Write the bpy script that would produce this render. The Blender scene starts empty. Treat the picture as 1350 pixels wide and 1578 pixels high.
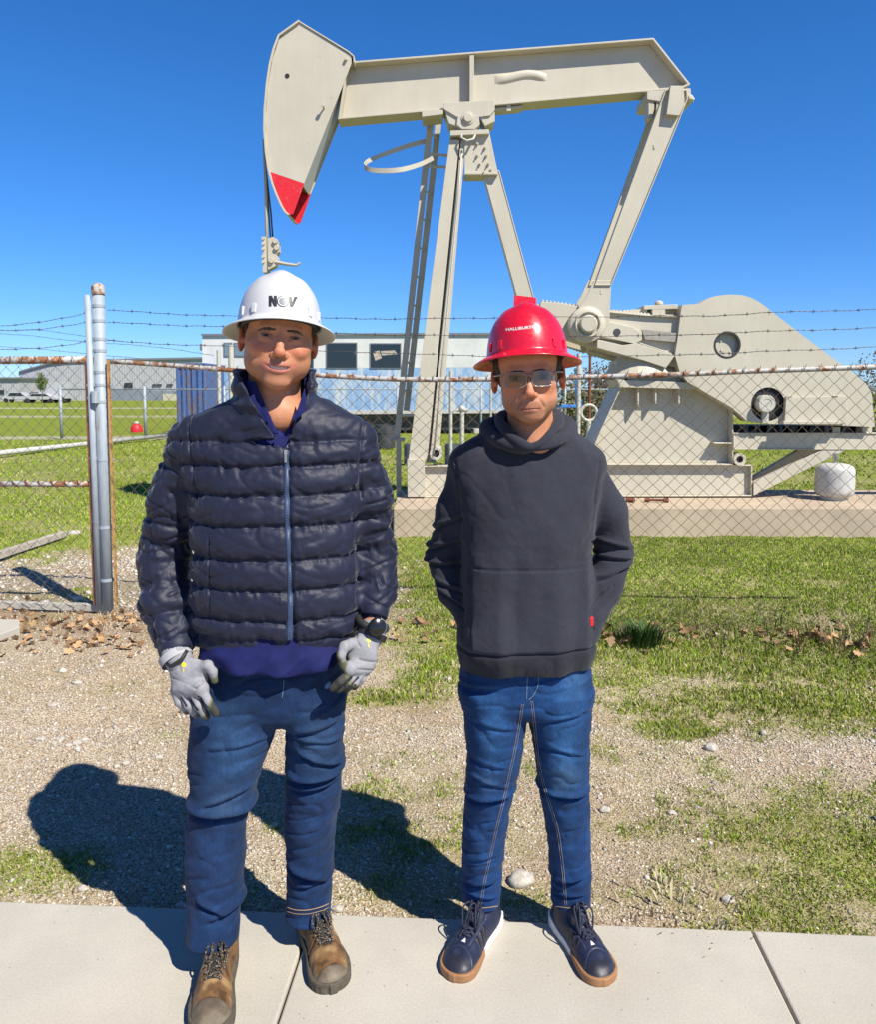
import bpy, bmesh, math, random
import numpy as np
from math import radians, sin, cos, pi, tan, atan
from mathutils import Vector, Matrix
from mathutils.bvhtree import BVHTree

random.seed(7)
RNG = np.random.default_rng(11)
SC = bpy.context.scene
COL = SC.collection

# ---------------------------------------------------------------- camera
FPX = 1250.0; PCX = 675.0; PCY = 692.0; IW = 1350.0; IH = 1578.0
PITCH = radians(4.0); CAMZ = 1.5
CP, SP = cos(PITCH), sin(PITCH)
cam_d = bpy.data.cameras.new('camera')
cam_d.sensor_fit = 'VERTICAL'; cam_d.sensor_height = 24.0
cam_d.lens = 24.0 * FPX / IH
cam_d.shift_y = -(IH / 2 - PCY) / IH
cam_d.clip_start = 0.05; cam_d.clip_end = 3000
cam = bpy.data.objects.new('camera', cam_d); COL.objects.link(cam)
cam.location = (0, 0, CAMZ); cam.rotation_euler = (pi / 2 - PITCH, 0, 0)
SC.camera = cam

# ---------------------------------------------------------------- world, sun, exposure
SUNV = Vector((0.605, -0.65, 1.0)).normalized()
SUN_EL = math.asin(SUNV.z); SUN_AZ = math.atan2(SUNV.x, SUNV.y)
world = bpy.data.worlds.new('World'); SC.world = world; world.use_nodes = True
wn = world.node_tree; wn.nodes.clear()
sky = wn.nodes.new('ShaderNodeTexSky'); sky.sky_type = 'NISHITA'; sky.sun_disc = False
sky.sun_elevation = SUN_EL; sky.sun_rotation = SUN_AZ
sky.altitude = 900; sky.air_density = 1.0; sky.dust_density = 0.05; sky.ozone_density = 3.0
wh = wn.nodes.new('ShaderNodeHueSaturation'); wh.inputs['Saturation'].default_value = 1.14
wh.inputs['Hue'].default_value = 0.50
wb = wn.nodes.new('ShaderNodeBackground'); wb.inputs['Strength'].default_value = 0.117
wo = wn.nodes.new('ShaderNodeOutputWorld')
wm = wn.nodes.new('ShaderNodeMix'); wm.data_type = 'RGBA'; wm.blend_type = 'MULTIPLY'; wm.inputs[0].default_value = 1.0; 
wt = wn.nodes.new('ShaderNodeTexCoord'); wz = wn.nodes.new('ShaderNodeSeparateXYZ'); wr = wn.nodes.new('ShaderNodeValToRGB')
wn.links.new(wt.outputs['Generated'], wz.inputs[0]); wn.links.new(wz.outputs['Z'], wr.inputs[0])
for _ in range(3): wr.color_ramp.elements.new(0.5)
for e_, (p_, c_) in zip(wr.color_ramp.elements, ((0.0, (.44, .60, .93)), (0.12, (.50, .65, .95)), (0.32, (.54, .708, .954)), (0.46, (.54, .70, .954)), (0.80, (.15, .20, .30)))): e_.position = p_; e_.color = (*c_, 1)  # sky tint by elevation; unseen zenith darkened to cut the fill light
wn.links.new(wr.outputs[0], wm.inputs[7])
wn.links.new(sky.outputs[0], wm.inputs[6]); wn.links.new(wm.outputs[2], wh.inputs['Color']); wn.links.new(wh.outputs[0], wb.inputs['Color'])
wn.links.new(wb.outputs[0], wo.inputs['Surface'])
sun_d = bpy.data.lights.new('sun', 'SUN'); sun_d.energy = 5.0; sun_d.angle = radians(0.53)
sun_d.color = (1.0, 0.94, 0.845)
sun = bpy.data.objects.new('sun', sun_d); COL.objects.link(sun)
sun.location = (10, -12, 20)
sun.rotation_euler = (-SUNV).to_track_quat('-Z', 'Y').to_euler()
SC.view_settings.view_transform = 'Standard'; SC.view_settings.look = 'None'
SC.view_settings.exposure = 0.50; SC.view_settings.gamma = 1.0
SC.render.engine = 'CYCLES'
SC.cycles.max_bounces = 6; SC.cycles.transparent_max_bounces = 12

# ---------------------------------------------------------------- measuring helpers
def W(px, py, Y):
    """a point of the place, Y metres ahead, in the direction of a photo position"""
    d = (px - PCX) / FPX; v = (PCY - py) / FPX
    t = Y / (CP + v * SP)
    return np.array([t * d, Y, CAMZ + t * (-SP + v * CP)])
def G(px, py, z=0.0):
    d = (px - PCX) / FPX; v = (PCY - py) / FPX
    t = (z - CAMZ) / (-SP + v * CP)
    return np.array([t * d, t * (CP + v * SP), z])
def RW(r, p):
    return r * (p[1] * CP + (CAMZ - p[2]) * SP) / FPX

# ---------------------------------------------------------------- object helpers
def tag(o, label=None, cat=None, group=None, kind=None):
    if label: o['label'] = label
    if cat: o['category'] = cat
    if group: o['group'] = group
    if kind: o['kind'] = kind
    return o
def empty(name, loc, label=None, cat=None, group=None):
    o = bpy.data.objects.new(name, None); COL.objects.link(o)
    o.location = Vector([float(c) for c in loc]); o.empty_display_size = 0.1
    o.matrix_world = Matrix.Translation(o.location)
    return tag(o, label, cat, group)
def parent_keep(o, par):
    o.parent = par
    o.matrix_parent_inverse = Matrix.Identity(4)
    o.location = Vector(o.location) - world_loc(par)
def world_loc(o):
    l = Vector(o.location)
    while o.parent:
        o = o.parent; l = l + Vector(o.location)
    return l
def mesh_obj(name, V, F, mat=None, par=None, smooth=True, origin=None, cols=None, angle=None):
    """link ONE mesh object; V world coordinates; F list of faces or (n,3/4) array"""
    V = np.asarray(V, dtype=np.float32)
    org = np.array(origin if origin is not None else (V.min(0) + V.max(0)) / 2, dtype=np.float32)
    if par is not None and origin is None:
        org = np.array(world_loc(par), dtype=np.float32)
    me = bpy.data.meshes.new(name)
    if isinstance(F, np.ndarray):
        k = F.shape[1]; n = len(F)
        me.vertices.add(len(V)); me.vertices.foreach_set('co', (V - org).ravel())
        me.loops.add(n * k); me.loops.foreach_set('vertex_index', F.astype(np.int32).ravel())
        me.polygons.add(n)
        me.polygons.foreach_set('loop_start', np.arange(0, n * k, k, dtype=np.int32))
        me.update(calc_edges=True)
    else:
        me.from_pydata((V - org).tolist(), [], F); me.update()
    me.validate()
    if smooth:
        me.polygons.foreach_set('use_smooth', np.ones(len(me.polygons), dtype=bool))
    if cols is not None:
        at = me.color_attributes.new('Col', 'FLOAT_COLOR', 'POINT')
        c = np.ones((len(V), 4), dtype=np.float32); c[:, :3] = cols
        at.data.foreach_set('color', c.ravel())
    if mat: me.materials.append(mat)
    if angle: me.set_sharp_from_angle(angle=radians(angle))
    o = bpy.data.objects.new(name, me); COL.objects.link(o)
    o.location = Vector([float(c) for c in org])
    if par is not None: parent_keep(o, par)
    return o

class MB:
    def __init__(s): s.v = []; s.f = []
    def add(s, V, F):
        b = len(s.v); s.v.extend([tuple(map(float, p)) for p in V]); s.f.extend([tuple(int(i) + b for i in f) for f in F]); return s
    def box(s, c, d, rot=None):
        x, y, z = [k / 2 for k in d]
        P = np.array([(-x, -y, -z), (x, -y, -z), (x, y, -z), (-x, y, -z), (-x, -y, z), (x, -y, z), (x, y, z), (-x, y, z)])
        if rot is not None: P = P @ np.array(rot).T
        return s.add(P + np.array(c), [(0, 3, 2, 1), (4, 5, 6, 7), (0, 1, 5, 4), (1, 2, 6, 5), (2, 3, 7, 6), (3, 0, 4, 7)])
    def prism(s, pts, y0, y1):
        """outline pts (x,z) pushed from y0 to y1"""
        n = len(pts); a = sum(pts[i][0] * pts[(i + 1) % n][1] - pts[(i + 1) % n][0] * pts[i][1] for i in range(n))
        if a < 0: pts = pts[::-1]
        V = [(p[0], y0, p[1]) for p in pts] + [(p[0], y1, p[1]) for p in pts]
        F = [tuple(range(n)), tuple(range(2 * n - 1, n - 1, -1))]
        F += [(i, i + n, (i + 1) % n + n, (i + 1) % n) for i in range(n)]
        return s.add(V, F)
    def plate(s, ppx, y0, y1):
        P = [W(a, b, y0) for a, b in ppx]
        return s.prism([(p[0], p[2]) for p in P], y0, y1)
    def zprism(s, pts, z0, z1):
        n = len(pts); a = sum(pts[i][0] * pts[(i + 1) % n][1] - pts[(i + 1) % n][0] * pts[i][1] for i in range(n))
        if a < 0: pts = pts[::-1]
        V = [(p[0], p[1], z0) for p in pts] + [(p[0], p[1], z1) for p in pts]
        F = [tuple(range(n - 1, -1, -1)), tuple(range(n, 2 * n))]
        F += [(i, (i + 1) % n, (i + 1) % n + n, i + n) for i in range(n)]
        return s.add(V, F)
    def framed(s, ppx, y0, y1, t=0.02, web=0.02, yw=None, closed=True):
        """a web plate with a flange strip round its outline (an I-beam seen from its side)"""
        P = [W(a, b, y0) for a, b in ppx]; P = [np.array((p[0], p[2])) for p in P]
        n = len(P); a = sum(P[i][0] * P[(i + 1) % n][1] - P[(i + 1) % n][0] * P[i][1] for i in range(n))
        if a < 0: P = P[::-1]
        yw = (y0 + y1) / 2 if yw is None else yw
        ins = []
        for i in range(n):
            p0, p1, p2 = P[i - 1], P[i], P[(i + 1) % n]
            e1 = (p1 - p0) / (np.linalg.norm(p1 - p0) + 1e-9); e2 = (p2 - p1) / (np.linalg.norm(p2 - p1) + 1e-9)
            n1 = np.array((-e1[1], e1[0])); n2 = np.array((-e2[1], e2[0]))
            m = n1 + n2; m = m / max(np.dot(m, n1), 0.3)
            ins.append(p1 + m * t)
        s.prism([tuple(p) for p in ins], yw - web / 2, yw + web / 2)
        V = []; F = []
        for (A, y) in ((P, y0), (ins, y0), (P, y1), (ins, y1)):
            V += [(p[0], y, p[1]) for p in A]
        for i in range(n):
            j = (i + 1) % n
            F += [(i, j, n + j, n + i), (n + i, n + j, 3 * n + j, 3 * n + i), (3 * n + i, 3 * n + j, 2 * n + j, 2 * n + i), (2 * n + i, 2 * n + j, j, i)]
        return s.add(V, F)
    def tube(s, pts, r, n=8, cap=True, sx=1.0):
        pts = np.array(pts, dtype=float); m = len(pts)
        rr = np.full(m, r) if np.isscalar(r) else np.array(r, dtype=float)
        T = np.gradient(pts, axis=0) if m > 2 else np.repeat((pts[1] - pts[0])[None], m, 0)
        T /= np.linalg.norm(T, axis=1)[:, None] + 1e-12
        up = np.array((0, 0, 1.0)) if abs(T[0][2]) < 0.9 else np.array((0, 1.0, 0))
        V = []; u = None
        for i in range(m):
            if u is None: u = np.cross(up, T[i])
            u = u - T[i] * np.dot(u, T[i]); u /= np.linalg.norm(u) + 1e-12
            w = np.cross(T[i], u)
            for k in range(n):
                a = 2 * pi * k / n
                V.append(pts[i] + rr[i] * (cos(a) * u * sx + sin(a) * w))
        F = []
        for i in range(m - 1):
            for k in range(n):
                k2 = (k + 1) % n
                F.append((i * n + k, i * n + k2, (i + 1) * n + k2, (i + 1) * n + k))
        if cap:
            F.append(tuple(range(n - 1, -1, -1))); F.append(tuple((m - 1) * n + k for k in range(n)))
        return s.add(V, F)
    def bar(s, a, b, w, h, up=(0, 0, 1)):
        a = np.array(a, float); b = np.array(b, float); t = b - a; L = np.linalg.norm(t); t /= L
        u = np.cross(np.array(up, float), t); u /= np.linalg.norm(u); v = np.cross(t, u)
        R = np.array([t, u, v]).T
        return s.box((a + b) / 2, (L, w, h), R)
    def lathe(s, prof, c, n=24, axis='z', ring=False):
        """prof list of (r, h)"""
        V = []; F = []; prof = list(prof) + ([prof[0]] if ring else []); m = len(prof)
        for (r, h) in prof:
            for k in range(n):
                a = 2 * pi * k / n
                if axis == 'z': V.append((c[0] + r * cos(a), c[1] + r * sin(a), c[2] + h))
                elif axis == 'y': V.append((c[0] + r * cos(a), c[1] + h, c[2] + r * sin(a)))
                else: V.append((c[0] + h, c[1] + r * cos(a), c[2] + r * sin(a)))
        for i in range(m - 1):
            for k in range(n):
                k2 = (k + 1) % n
                q = (i * n + k, i * n + k2, (i + 1) * n + k2, (i + 1) * n + k)
                F.append(q if axis != 'y' else q[::-1])
        e0 = tuple(range(n - 1, -1, -1)); e1 = tuple((m - 1) * n + k for k in range(n))
        if not ring: F += [e0, e1] if axis != 'y' else [e0[::-1], e1[::-1]]
        return s.add(V, F)
    def sphere(s, c, r, n=12, sc=(1, 1, 1)):
        prof = []
        V = []; F = []
        for i in range(n + 1):
            ph = pi * i / n
            for k in range(2 * n):
                a = pi * k / n
                V.append((c[0] + r * sc[0] * sin(ph) * cos(a), c[1] + r * sc[1] * sin(ph) * sin(a), c[2] + r * sc[2] * cos(ph)))
        m = 2 * n
        for i in range(n):
            for k in range(m):
                F.append((i * m + k, (i + 1) * m + k, (i + 1) * m + (k + 1) % m, i * m + (k + 1) % m))
        return s.add(V, F)
    def build(s, name, mat, par=None, smooth=False, bevel=0.0, origin=None, angle=None):
        V = np.array(s.v)
        o = mesh_obj(name, V, s.f, mat, par, smooth=smooth or bool(angle), origin=origin, angle=angle)
        if bevel:
            b = o.modifiers.new('bevel', 'BEVEL'); b.width = bevel; b.segments = 2; b.limit_method = 'ANGLE'; b.angle_limit = radians(35)
            b.harden_normals = False
        return o

# ---------------------------------------------------------------- numpy noise
def _hash(i, j, k, seed):
    h = (i * 374761393 + j * 668265263 + k * 2147483647 + seed * 1274126177) & 0xffffffff
    h = ((h ^ (h >> 13)) * 1274126177) & 0xffffffff
    return ((h ^ (h >> 16)) & 0xffff).astype(np.float32) / 32767.5 - 1.0
def noise(x, y, z, seed=0):
    x, y, z = np.broadcast_arrays(x, y, z)
    i = np.floor(x).astype(np.int64); j = np.floor(y).astype(np.int64); k = np.floor(z).astype(np.int64)
    fx = (x - i).astype(np.float32); fy = (y - j).astype(np.float32); fz = (z - k).astype(np.float32)
    fx = fx * fx * (3 - 2 * fx); fy = fy * fy * (3 - 2 * fy); fz = fz * fz * (3 - 2 * fz)
    r = 0
    for a in (0, 1):
        for b in (0, 1):
            for c in (0, 1):
                r = r + _hash(i + a, j + b, k + c, seed) * (fx if a else 1 - fx) * (fy if b else 1 - fy) * (fz if c else 1 - fz)
    return r
def fbm(x, y, z, octv=3, seed=0):
    r = 0; a = 1.0; t = 0
    for o in range(octv):
        r = r + a * noise(x * 2 ** o, y * 2 ** o, z * 2 ** o, seed + o * 17); t += a; a *= 0.5
    return r / t
def sstep(a, b, x):
    t = np.clip((x - a) / (b - a), 0, 1); return t * t * (3 - 2 * t)
# ---------------------------------------------------------------- materials
def lin(r, g, b):
    f = lambda c: (c / 255 / 12.92) if c / 255 <= 0.04045 else ((c / 255 + 0.055) / 1.055) ** 2.4
    return (f(r), f(g), f(b))
class NT:
    def __init__(s, name):
        s.m = bpy.data.materials.new(name); s.m.use_nodes = True; s.t = s.m.node_tree
        s.p = s.t.nodes['Principled BSDF']; s.out = s.t.nodes['Material Output']
    def n(s, typ, **kw):
        nd = s.t.nodes.new('ShaderNode' + typ)
        for k, v in kw.items():
            if k in nd.inputs: nd.inputs[k].default_value = v
            else: setattr(nd, k, v)
        return nd
    def l(s, a, b): s.t.links.new(a, b)
    def coord(s, scale=(1, 1, 1), obj=True):
        c = s.n('TexCoord') if obj else s.n('NewGeometry')
        mp = s.n('Mapping'); mp.inputs['Scale'].default_value = scale
        s.l(c.outputs['Object' if obj else 'Position'], mp.inputs['Vector']); return mp.outputs[0]
    def noise(s, vec, scale, detail=4, rough=0.6, dist=0.0):
        nd = s.n('TexNoise'); nd.inputs['Scale'].default_value = scale; nd.inputs['Detail'].default_value = detail
        nd.inputs['Roughness'].default_value = rough; nd.inputs['Distortion'].default_value = dist
        s.l(vec, nd.inputs['Vector']); return nd.outputs['Fac']
    def ramp(s, fac, stops):
        r = s.n('ValToRGB'); e = r.color_ramp.elements
        while len(e) < len(stops): e.new(0.5)
        for i, (p, c) in enumerate(stops):
            e[i].position = p; e[i].color = (*c, 1) if len(c) == 3 else c
        s.l(fac, r.inputs[0]); return r.outputs[0]
    def mix(s, fac, a, b, mode='MIX'):
        m = s.n('Mix'); m.data_type = 'RGBA'; m.blend_type = mode
        for sock, v in ((m.inputs[0], fac), (m.inputs[6], a), (m.inputs[7], b)):
            if hasattr(v, 'is_output'): s.l(v, sock)
            elif isinstance(v, (int, float)): sock.default_value = v
            else: sock.default_value = (*v, 1)
        return m.outputs[2]
    def bump(s, h, strength=0.3, dist=0.01, normal=None):
        b = s.n('Bump'); b.inputs['Strength'].default_value = strength; b.inputs['Distance'].default_value = dist
        s.l(h, b.inputs['Height'])
        if normal: s.l(normal, b.inputs['Normal'])
        s.l(b.outputs[0], s.p.inputs['Normal']); return b.outputs[0]
    def base(s, c):
        if hasattr(c, 'is_output'): s.l(c, s.p.inputs['Base Color'])
        else: s.p.inputs['Base Color'].default_value = (*c, 1)
    def set(s, **kw):
        for k, v in kw.items(): s.p.inputs[k.replace('_', ' ')].default_value = v
        return s
def simple(name, c, rough=0.5, metal=0.0, var=0.15, sc=20, bump=0.0, bd=0.002, spec=0.5):
    t = NT(name); v = t.coord(obj=False)
    n = t.noise(v, sc, 5)
    d = tuple(k * (1 - var) for k in c); e = tuple(min(1, k * (1 + var)) for k in c)
    t.base(t.ramp(n, [(0.3, d), (0.7, e)]))
    t.set(Roughness=rough, Metallic=metal); t.p.inputs['Specular IOR Level'].default_value = spec
    if bump: t.bump(t.noise(v, sc * 4, 4), bump, bd)
    return t.m
def worn(name, c, rust, lo=0.52, hi=0.62, sc=14, rough=0.5, metal=0.0, c2=None, spec=0.5, stretch=(1, 1, 1)):
    """paint or zinc with patches of rust"""
    t = NT(name); v = t.coord(scale=stretch, obj=False)
    n = t.noise(v, sc, 6, 0.65); n2 = t.noise(v, sc * 3.1, 4)
    b = t.ramp(n2, [(0.3, tuple(k * 0.88 for k in c)), (0.7, c2 or tuple(min(1, k * 1.1) for k in c))])
    f = t.ramp(n, [(lo, (0, 0, 0)), (hi, (1, 1, 1))])
    rr = t.ramp(t.noise(v, sc * 5, 3), [(0.3, tuple(k * 0.5 for k in rust)), (0.7, rust)])
    t.base(t.mix(f, b, rr)); t.set(Roughness=rough, Metallic=metal); t.p.inputs['Specular IOR Level'].default_value = spec
    t.bump(n2, 0.15, 0.002)
    return t.m
def attr_mat(name, rough=0.6, var=0.2, sc=60, bump=0.2, bd=0.001, spec=0.3, sheen=0.0, sss=0.0, stretch=(1, 1, 1), detail=5, coat=0.0):
    t = NT(name); a = t.n('Attribute'); a.attribute_name = 'Col'
    v = t.coord(scale=stretch, obj=False); n = t.noise(v, sc, detail)
    g = t.ramp(n, [(0.3, (1 - var,) * 3), (0.7, (1 + var * 0.0,) * 3)])
    t.base(t.mix(1.0, a.outputs['Color'], g, 'MULTIPLY'))
    t.set(Roughness=rough); t.p.inputs['Specular IOR Level'].default_value = spec
    if sheen: t.p.inputs['Sheen Weight'].default_value = sheen; t.p.inputs['Sheen Roughness'].default_value = 0.5
    if coat: t.p.inputs['Coat Weight'].default_value = coat
    if sss:
        t.p.inputs['Subsurface Weight'].default_value = sss; t.p.inputs['Subsurface Radius'].default_value = (1.0, 0.35, 0.2)
        t.p.inputs['Subsurface Scale'].default_value = 0.006
    if bump: t.bump(t.noise(v, sc * 2.3, 3), bump, bd)
    return t.m

M = {}
CREAM = (0.50, 0.475, 0.39)
def m_cream():
    t = NT('cream_paint'); v = t.coord(obj=False)
    n = t.noise(v, 1.6, 6, 0.6); n2 = t.noise(v, 9, 5, 0.7); v2 = t.coord(scale=(7, 7, 0.7), obj=False); st = t.noise(v2, 2.0, 4)
    b = t.ramp(n, [(0.25, (0.46, 0.425, 0.33)), (0.75, (0.55, 0.51, 0.405))])
    s_ = t.ramp(st, [(0.3, (0.965, 0.955, 0.94)), (0.6, (1, 1, 1))])
    b = t.mix(1.0, b, s_, 'MULTIPLY')
    f = t.ramp(n2, [(0.66, (0, 0, 0)), (0.76, (1, 1, 1))])
    b = t.mix(f, b, (0.36, 0.29, 0.19))
    t.base(b); t.set(Roughness=0.48); t.bump(t.noise(v, 40, 3), 0.12, 0.003); return t.m
M['cream'] = m_cream()
M['red'] = worn('red_paint', lin(214, 30, 42), lin(235, 120, 110), 0.60, 0.75, 9, 0.5)
M['dark'] = simple('gap_shade', (0.012, 0.012, 0.013), 0.7)  # near-black colour standing in for the shade inside openings
M['black_rubber'] = simple('black_rubber', (0.02, 0.02, 0.021), 0.6, bump=0.2)
M['steel'] = worn('cable_steel', (0.10, 0.10, 0.10), (0.08, 0.05, 0.03), 0.5, 0.7, 40, 0.5, 0.4)
M['zinc'] = worn('galvanised_pipe', (0.34, 0.39, 0.43), (0.36, 0.29, 0.19), 0.60, 0.72, 5, 0.6, 0.08, stretch=(4, 4, 0.7))
M['zinc_rust'] = worn('rusting_rail', (0.47, 0.46, 0.43), (0.34, 0.14, 0.05), 0.47, 0.56, 16, 0.6, 0.15)
M['mesh_wire'] = worn('fence_wire', (0.20, 0.155, 0.11), (0.20, 0.11, 0.06), 0.40, 0.6, 9, 0.65, 0.25)
M['gate_wire'] = worn('gate_wire', (0.16, 0.15, 0.135), (0.13, 0.075, 0.045), 0.45, 0.6, 9, 0.65, 0.25)
M['barb'] = worn('barbed_wire', (0.13, 0.13, 0.13), (0.14, 0.08, 0.05), 0.5, 0.6, 12, 0.6, 0.3)
M['rust'] = worn('red_rust', (0.22, 0.075, 0.045), (0.13, 0.05, 0.03), 0.45, 0.6, 20, 0.85)
M['yrust'] = worn('yellow_rust', (0.46, 0.25, 0.085), (0.24, 0.11, 0.05), 0.52, 0.66, 18, 0.8)
M['white_paint'] = worn('old_white_paint', (0.50, 0.48, 0.41), (0.30, 0.20, 0.12), 0.66, 0.74, 10, 0.5)
M['tank_white'] = worn('tank_paint', (0.50, 0.49, 0.46), (0.34, 0.25, 0.18), 0.60, 0.72, 7, 0.4)

def m_concrete(name, c, stain=0.25, sc=3.0, spk=True):
    t = NT(name); v = t.coord(obj=False)
    n = t.noise(v, sc, 8, 0.65); n2 = t.noise(v, 160, 4, 0.7); n3 = t.noise(v, 0.9, 4)
    b = t.ramp(n, [(0.25, tuple(k * (1 - stain) for k in c)), (0.7, c)])
    g = t.ramp(n2, [(0.25, (0.80, 0.79, 0.77)), (0.62, (1, 1, 1))])
    b = t.mix(1.0, b, g, 'MULTIPLY')
    g3 = t.ramp(n3, [(0.3, (0.93, 0.91, 0.87)), (0.7, (1, 1, 1))]); b = t.mix(1.0, b, g3, 'MULTIPLY')
    if spk:
        vo = t.n('TexVoronoi'); vo.inputs['Scale'].default_value = 22; t.l(v, vo.inputs['Vector'])
        f = t.ramp(vo.outputs['Distance'], [(0.035, (0.35, 0.3, 0.25)), (0.075, (1, 1, 1))]); b = t.mix(0.7, b, t.mix(1.0, b, f, 'MULTIPLY'))
    t.base(b); t.set(Roughness=0.85); t.bump(n2, 0.25, 0.002); return t.m
M['walk'] = m_concrete('sidewalk_concrete', (0.56, 0.53, 0.46), 0.24, 1.9)
M['pad'] = m_concrete('pad_concrete', (0.58, 0.475, 0.35), 0.30, 2.2, False)

def m_ground():
    t = NT('soil_and_turf'); v = t.coord(obj=False)
    a = t.n('Attribute'); a.attribute_name = 'Col'
    sx = t.n('SeparateColor'); t.l(a.outputs['Color'], sx.inputs[0])
    # gravel
    vo = t.n('TexVoronoi'); vo.inputs['Scale'].default_value = 120; t.l(v, vo.inputs['Vector'])
    hs = t.n('SeparateColor'); t.l(vo.outputs['Color'], hs.inputs[0])
    gr = t.ramp(hs.outputs[0], [(0.0, (0.29, 0.235, 0.17)), (0.4, (0.55, 0.465, 0.35)), (0.85, (0.68, 0.60, 0.48)), (1.0, (0.76, 0.71, 0.61))])
    ed = t.ramp(vo.outputs['Distance'], [(0.25, (1, 1, 1)), (0.75, (0.62, 0.58, 0.53))])
    gr = t.mix(1.0, gr, ed, 'MULTIPLY')
    n = t.noise(v, 2.2, 6, 0.6); gt = t.ramp(n, [(0.3, (0.85, 0.76, 0.64)), (0.65, (1.05, 1.02, 0.98))]); gr = t.mix(1.0, gr, gt, 'MULTIPLY')
    # soil
    n2 = t.noise(v, 45, 6, 0.7)
    so = t.ramp(n2, [(0.25, (0.12, 0.085, 0.055)), (0.5, (0.32, 0.235, 0.155)), (0.75, (0.50, 0.40, 0.28))])
    # turf as seen from afar
    n3 = t.noise(v, 3.0, 7, 0.72); n4 = t.noise(v, 60, 4, 0.7)
    tu = t.ramp(n3, [(0.25, (0.17, 0.20, 0.035)), (0.5, (0.215, 0.28, 0.03)), (0.75, (0.33, 0.34, 0.08))])
    tg = t.ramp(n4, [(0.3, (0.62, 0.64, 0.56)), (0.7, (1.2, 1.15, 1.1))]); tu = t.mix(1.0, tu, tg, 'MULTIPLY')
    b = t.mix(sx.outputs[1], gr, so); b = t.mix(sx.outputs[0], b, tu)
    # pale far tracks
    b = t.mix(sx.outputs[2], b, (0.46, 0.42, 0.33))
    t.base(b); t.set(Roughness=0.95); t.p.inputs['Specular IOR Level'].default_value = 0.1
    bh = t.n('Math', operation='ADD'); t.l(vo.outputs['Distance'], bh.inputs[0]); t.l(n2, bh.inputs[1])
    t.bump(bh.outputs[0], 0.7, 0.008); return t.m
M['ground'] = m_ground()
M['grass'] = attr_mat('grass_blade', 0.55, 0.2, 8, 0, spec=0.25)
M['pebble'] = attr_mat('pebble', 0.85, 0.35, 90, 0.4, 0.002, spec=0.2)
M['leaf'] = attr_mat('dry_leaf', 0.7, 0.35, 70, 0.4, 0.002)
M['foliage'] = attr_mat('foliage', 0.6, 0.2, 5, 0)
def m_skin():
    t = NT('skin'); a = t.n('Attribute'); a.attribute_name = 'Col'; v = t.coord(obj=False)
    n = t.noise(v, 70, 5, 0.6); g = t.ramp(n, [(0.3, (0.88, 0.83, 0.80)), (0.7, (1.04, 1.03, 1.02))])
    n2 = t.noise(v, 420, 3); g2 = t.ramp(n2, [(0.3, (0.90, 0.88, 0.86)), (0.65, (1.02, 1.02, 1.02))])
    b = t.mix(1.0, a.outputs['Color'], g, 'MULTIPLY'); b = t.mix(1.0, b, g2, 'MULTIPLY'); t.base(b)
    t.set(Roughness=0.50); t.p.inputs['Specular IOR Level'].default_value = 0.38
    t.p.inputs['Subsurface Weight'].default_value = 0.35; t.p.inputs['Subsurface Radius'].default_value = (1.0, 0.35, 0.2)
    t.p.inputs['Subsurface Scale'].default_value = 0.005
    t.bump(n2, 0.25, 0.0006); return t.m
M['skin'] = m_skin()
M['denim'] = None
def m_denim(name):
    t = NT(name); a = t.n('Attribute'); a.attribute_name = 'Col'
    v = t.coord(scale=(1, 1, 0.25), obj=False); n = t.noise(v, 420, 3, 0.7); v2 = t.coord(obj=False); n2 = t.noise(v2, 34, 6, 0.65)
    v3 = t.coord(scale=(1, 1, 0.12), obj=False); n3 = t.noise(v3, 60, 4)
    g = t.ramp(n, [(0.3, (0.62, 0.66, 0.70)), (0.7, (1.25, 1.2, 1.15))]); g2 = t.ramp(n2, [(0.3, (0.75, 0.78, 0.82)), (0.7, (1.15, 1.13, 1.10))])
    g3 = t.ramp(n3, [(0.3, (0.86, 0.88, 0.9)), (0.7, (1.08, 1.08, 1.06))])
    b = t.mix(1.0, a.outputs['Color'], g, 'MULTIPLY'); b = t.mix(1.0, b, g2, 'MULTIPLY'); b = t.mix(1.0, b, g3, 'MULTIPLY'); t.base(b)
    t.set(Roughness=0.85); t.p.inputs['Specular IOR Level'].default_value = 0.2
    t.p.inputs['Sheen Weight'].default_value = 0.04
    t.bump(n, 0.35, 0.0012); return t.m
M['denim'] = m_denim('denim')
def m_nylon():
    t = NT('quilted_nylon'); v = t.coord(obj=False); vs = t.coord(scale=(1, 1, 0.28), obj=False)
    t.base(t.ramp(t.noise(v, 12, 4), [(0.3, (0.011, 0.0135, 0.031)), (0.7, (0.016, 0.019, 0.042))]))
    t.set(Roughness=0.54); t.p.inputs['Specular IOR Level'].default_value = 0.30
    t.p.inputs['Sheen Weight'].default_value = 0.22; t.p.inputs['Sheen Roughness'].default_value = 0.35
    n = t.noise(vs, 75, 4, 0.55, 0.4); b1 = t.bump(n, 0.30, 0.0035)
    t.bump(t.noise(v, 300, 2), 0.1, 0.0008, b1); return t.m
M['nylon'] = m_nylon()
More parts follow.
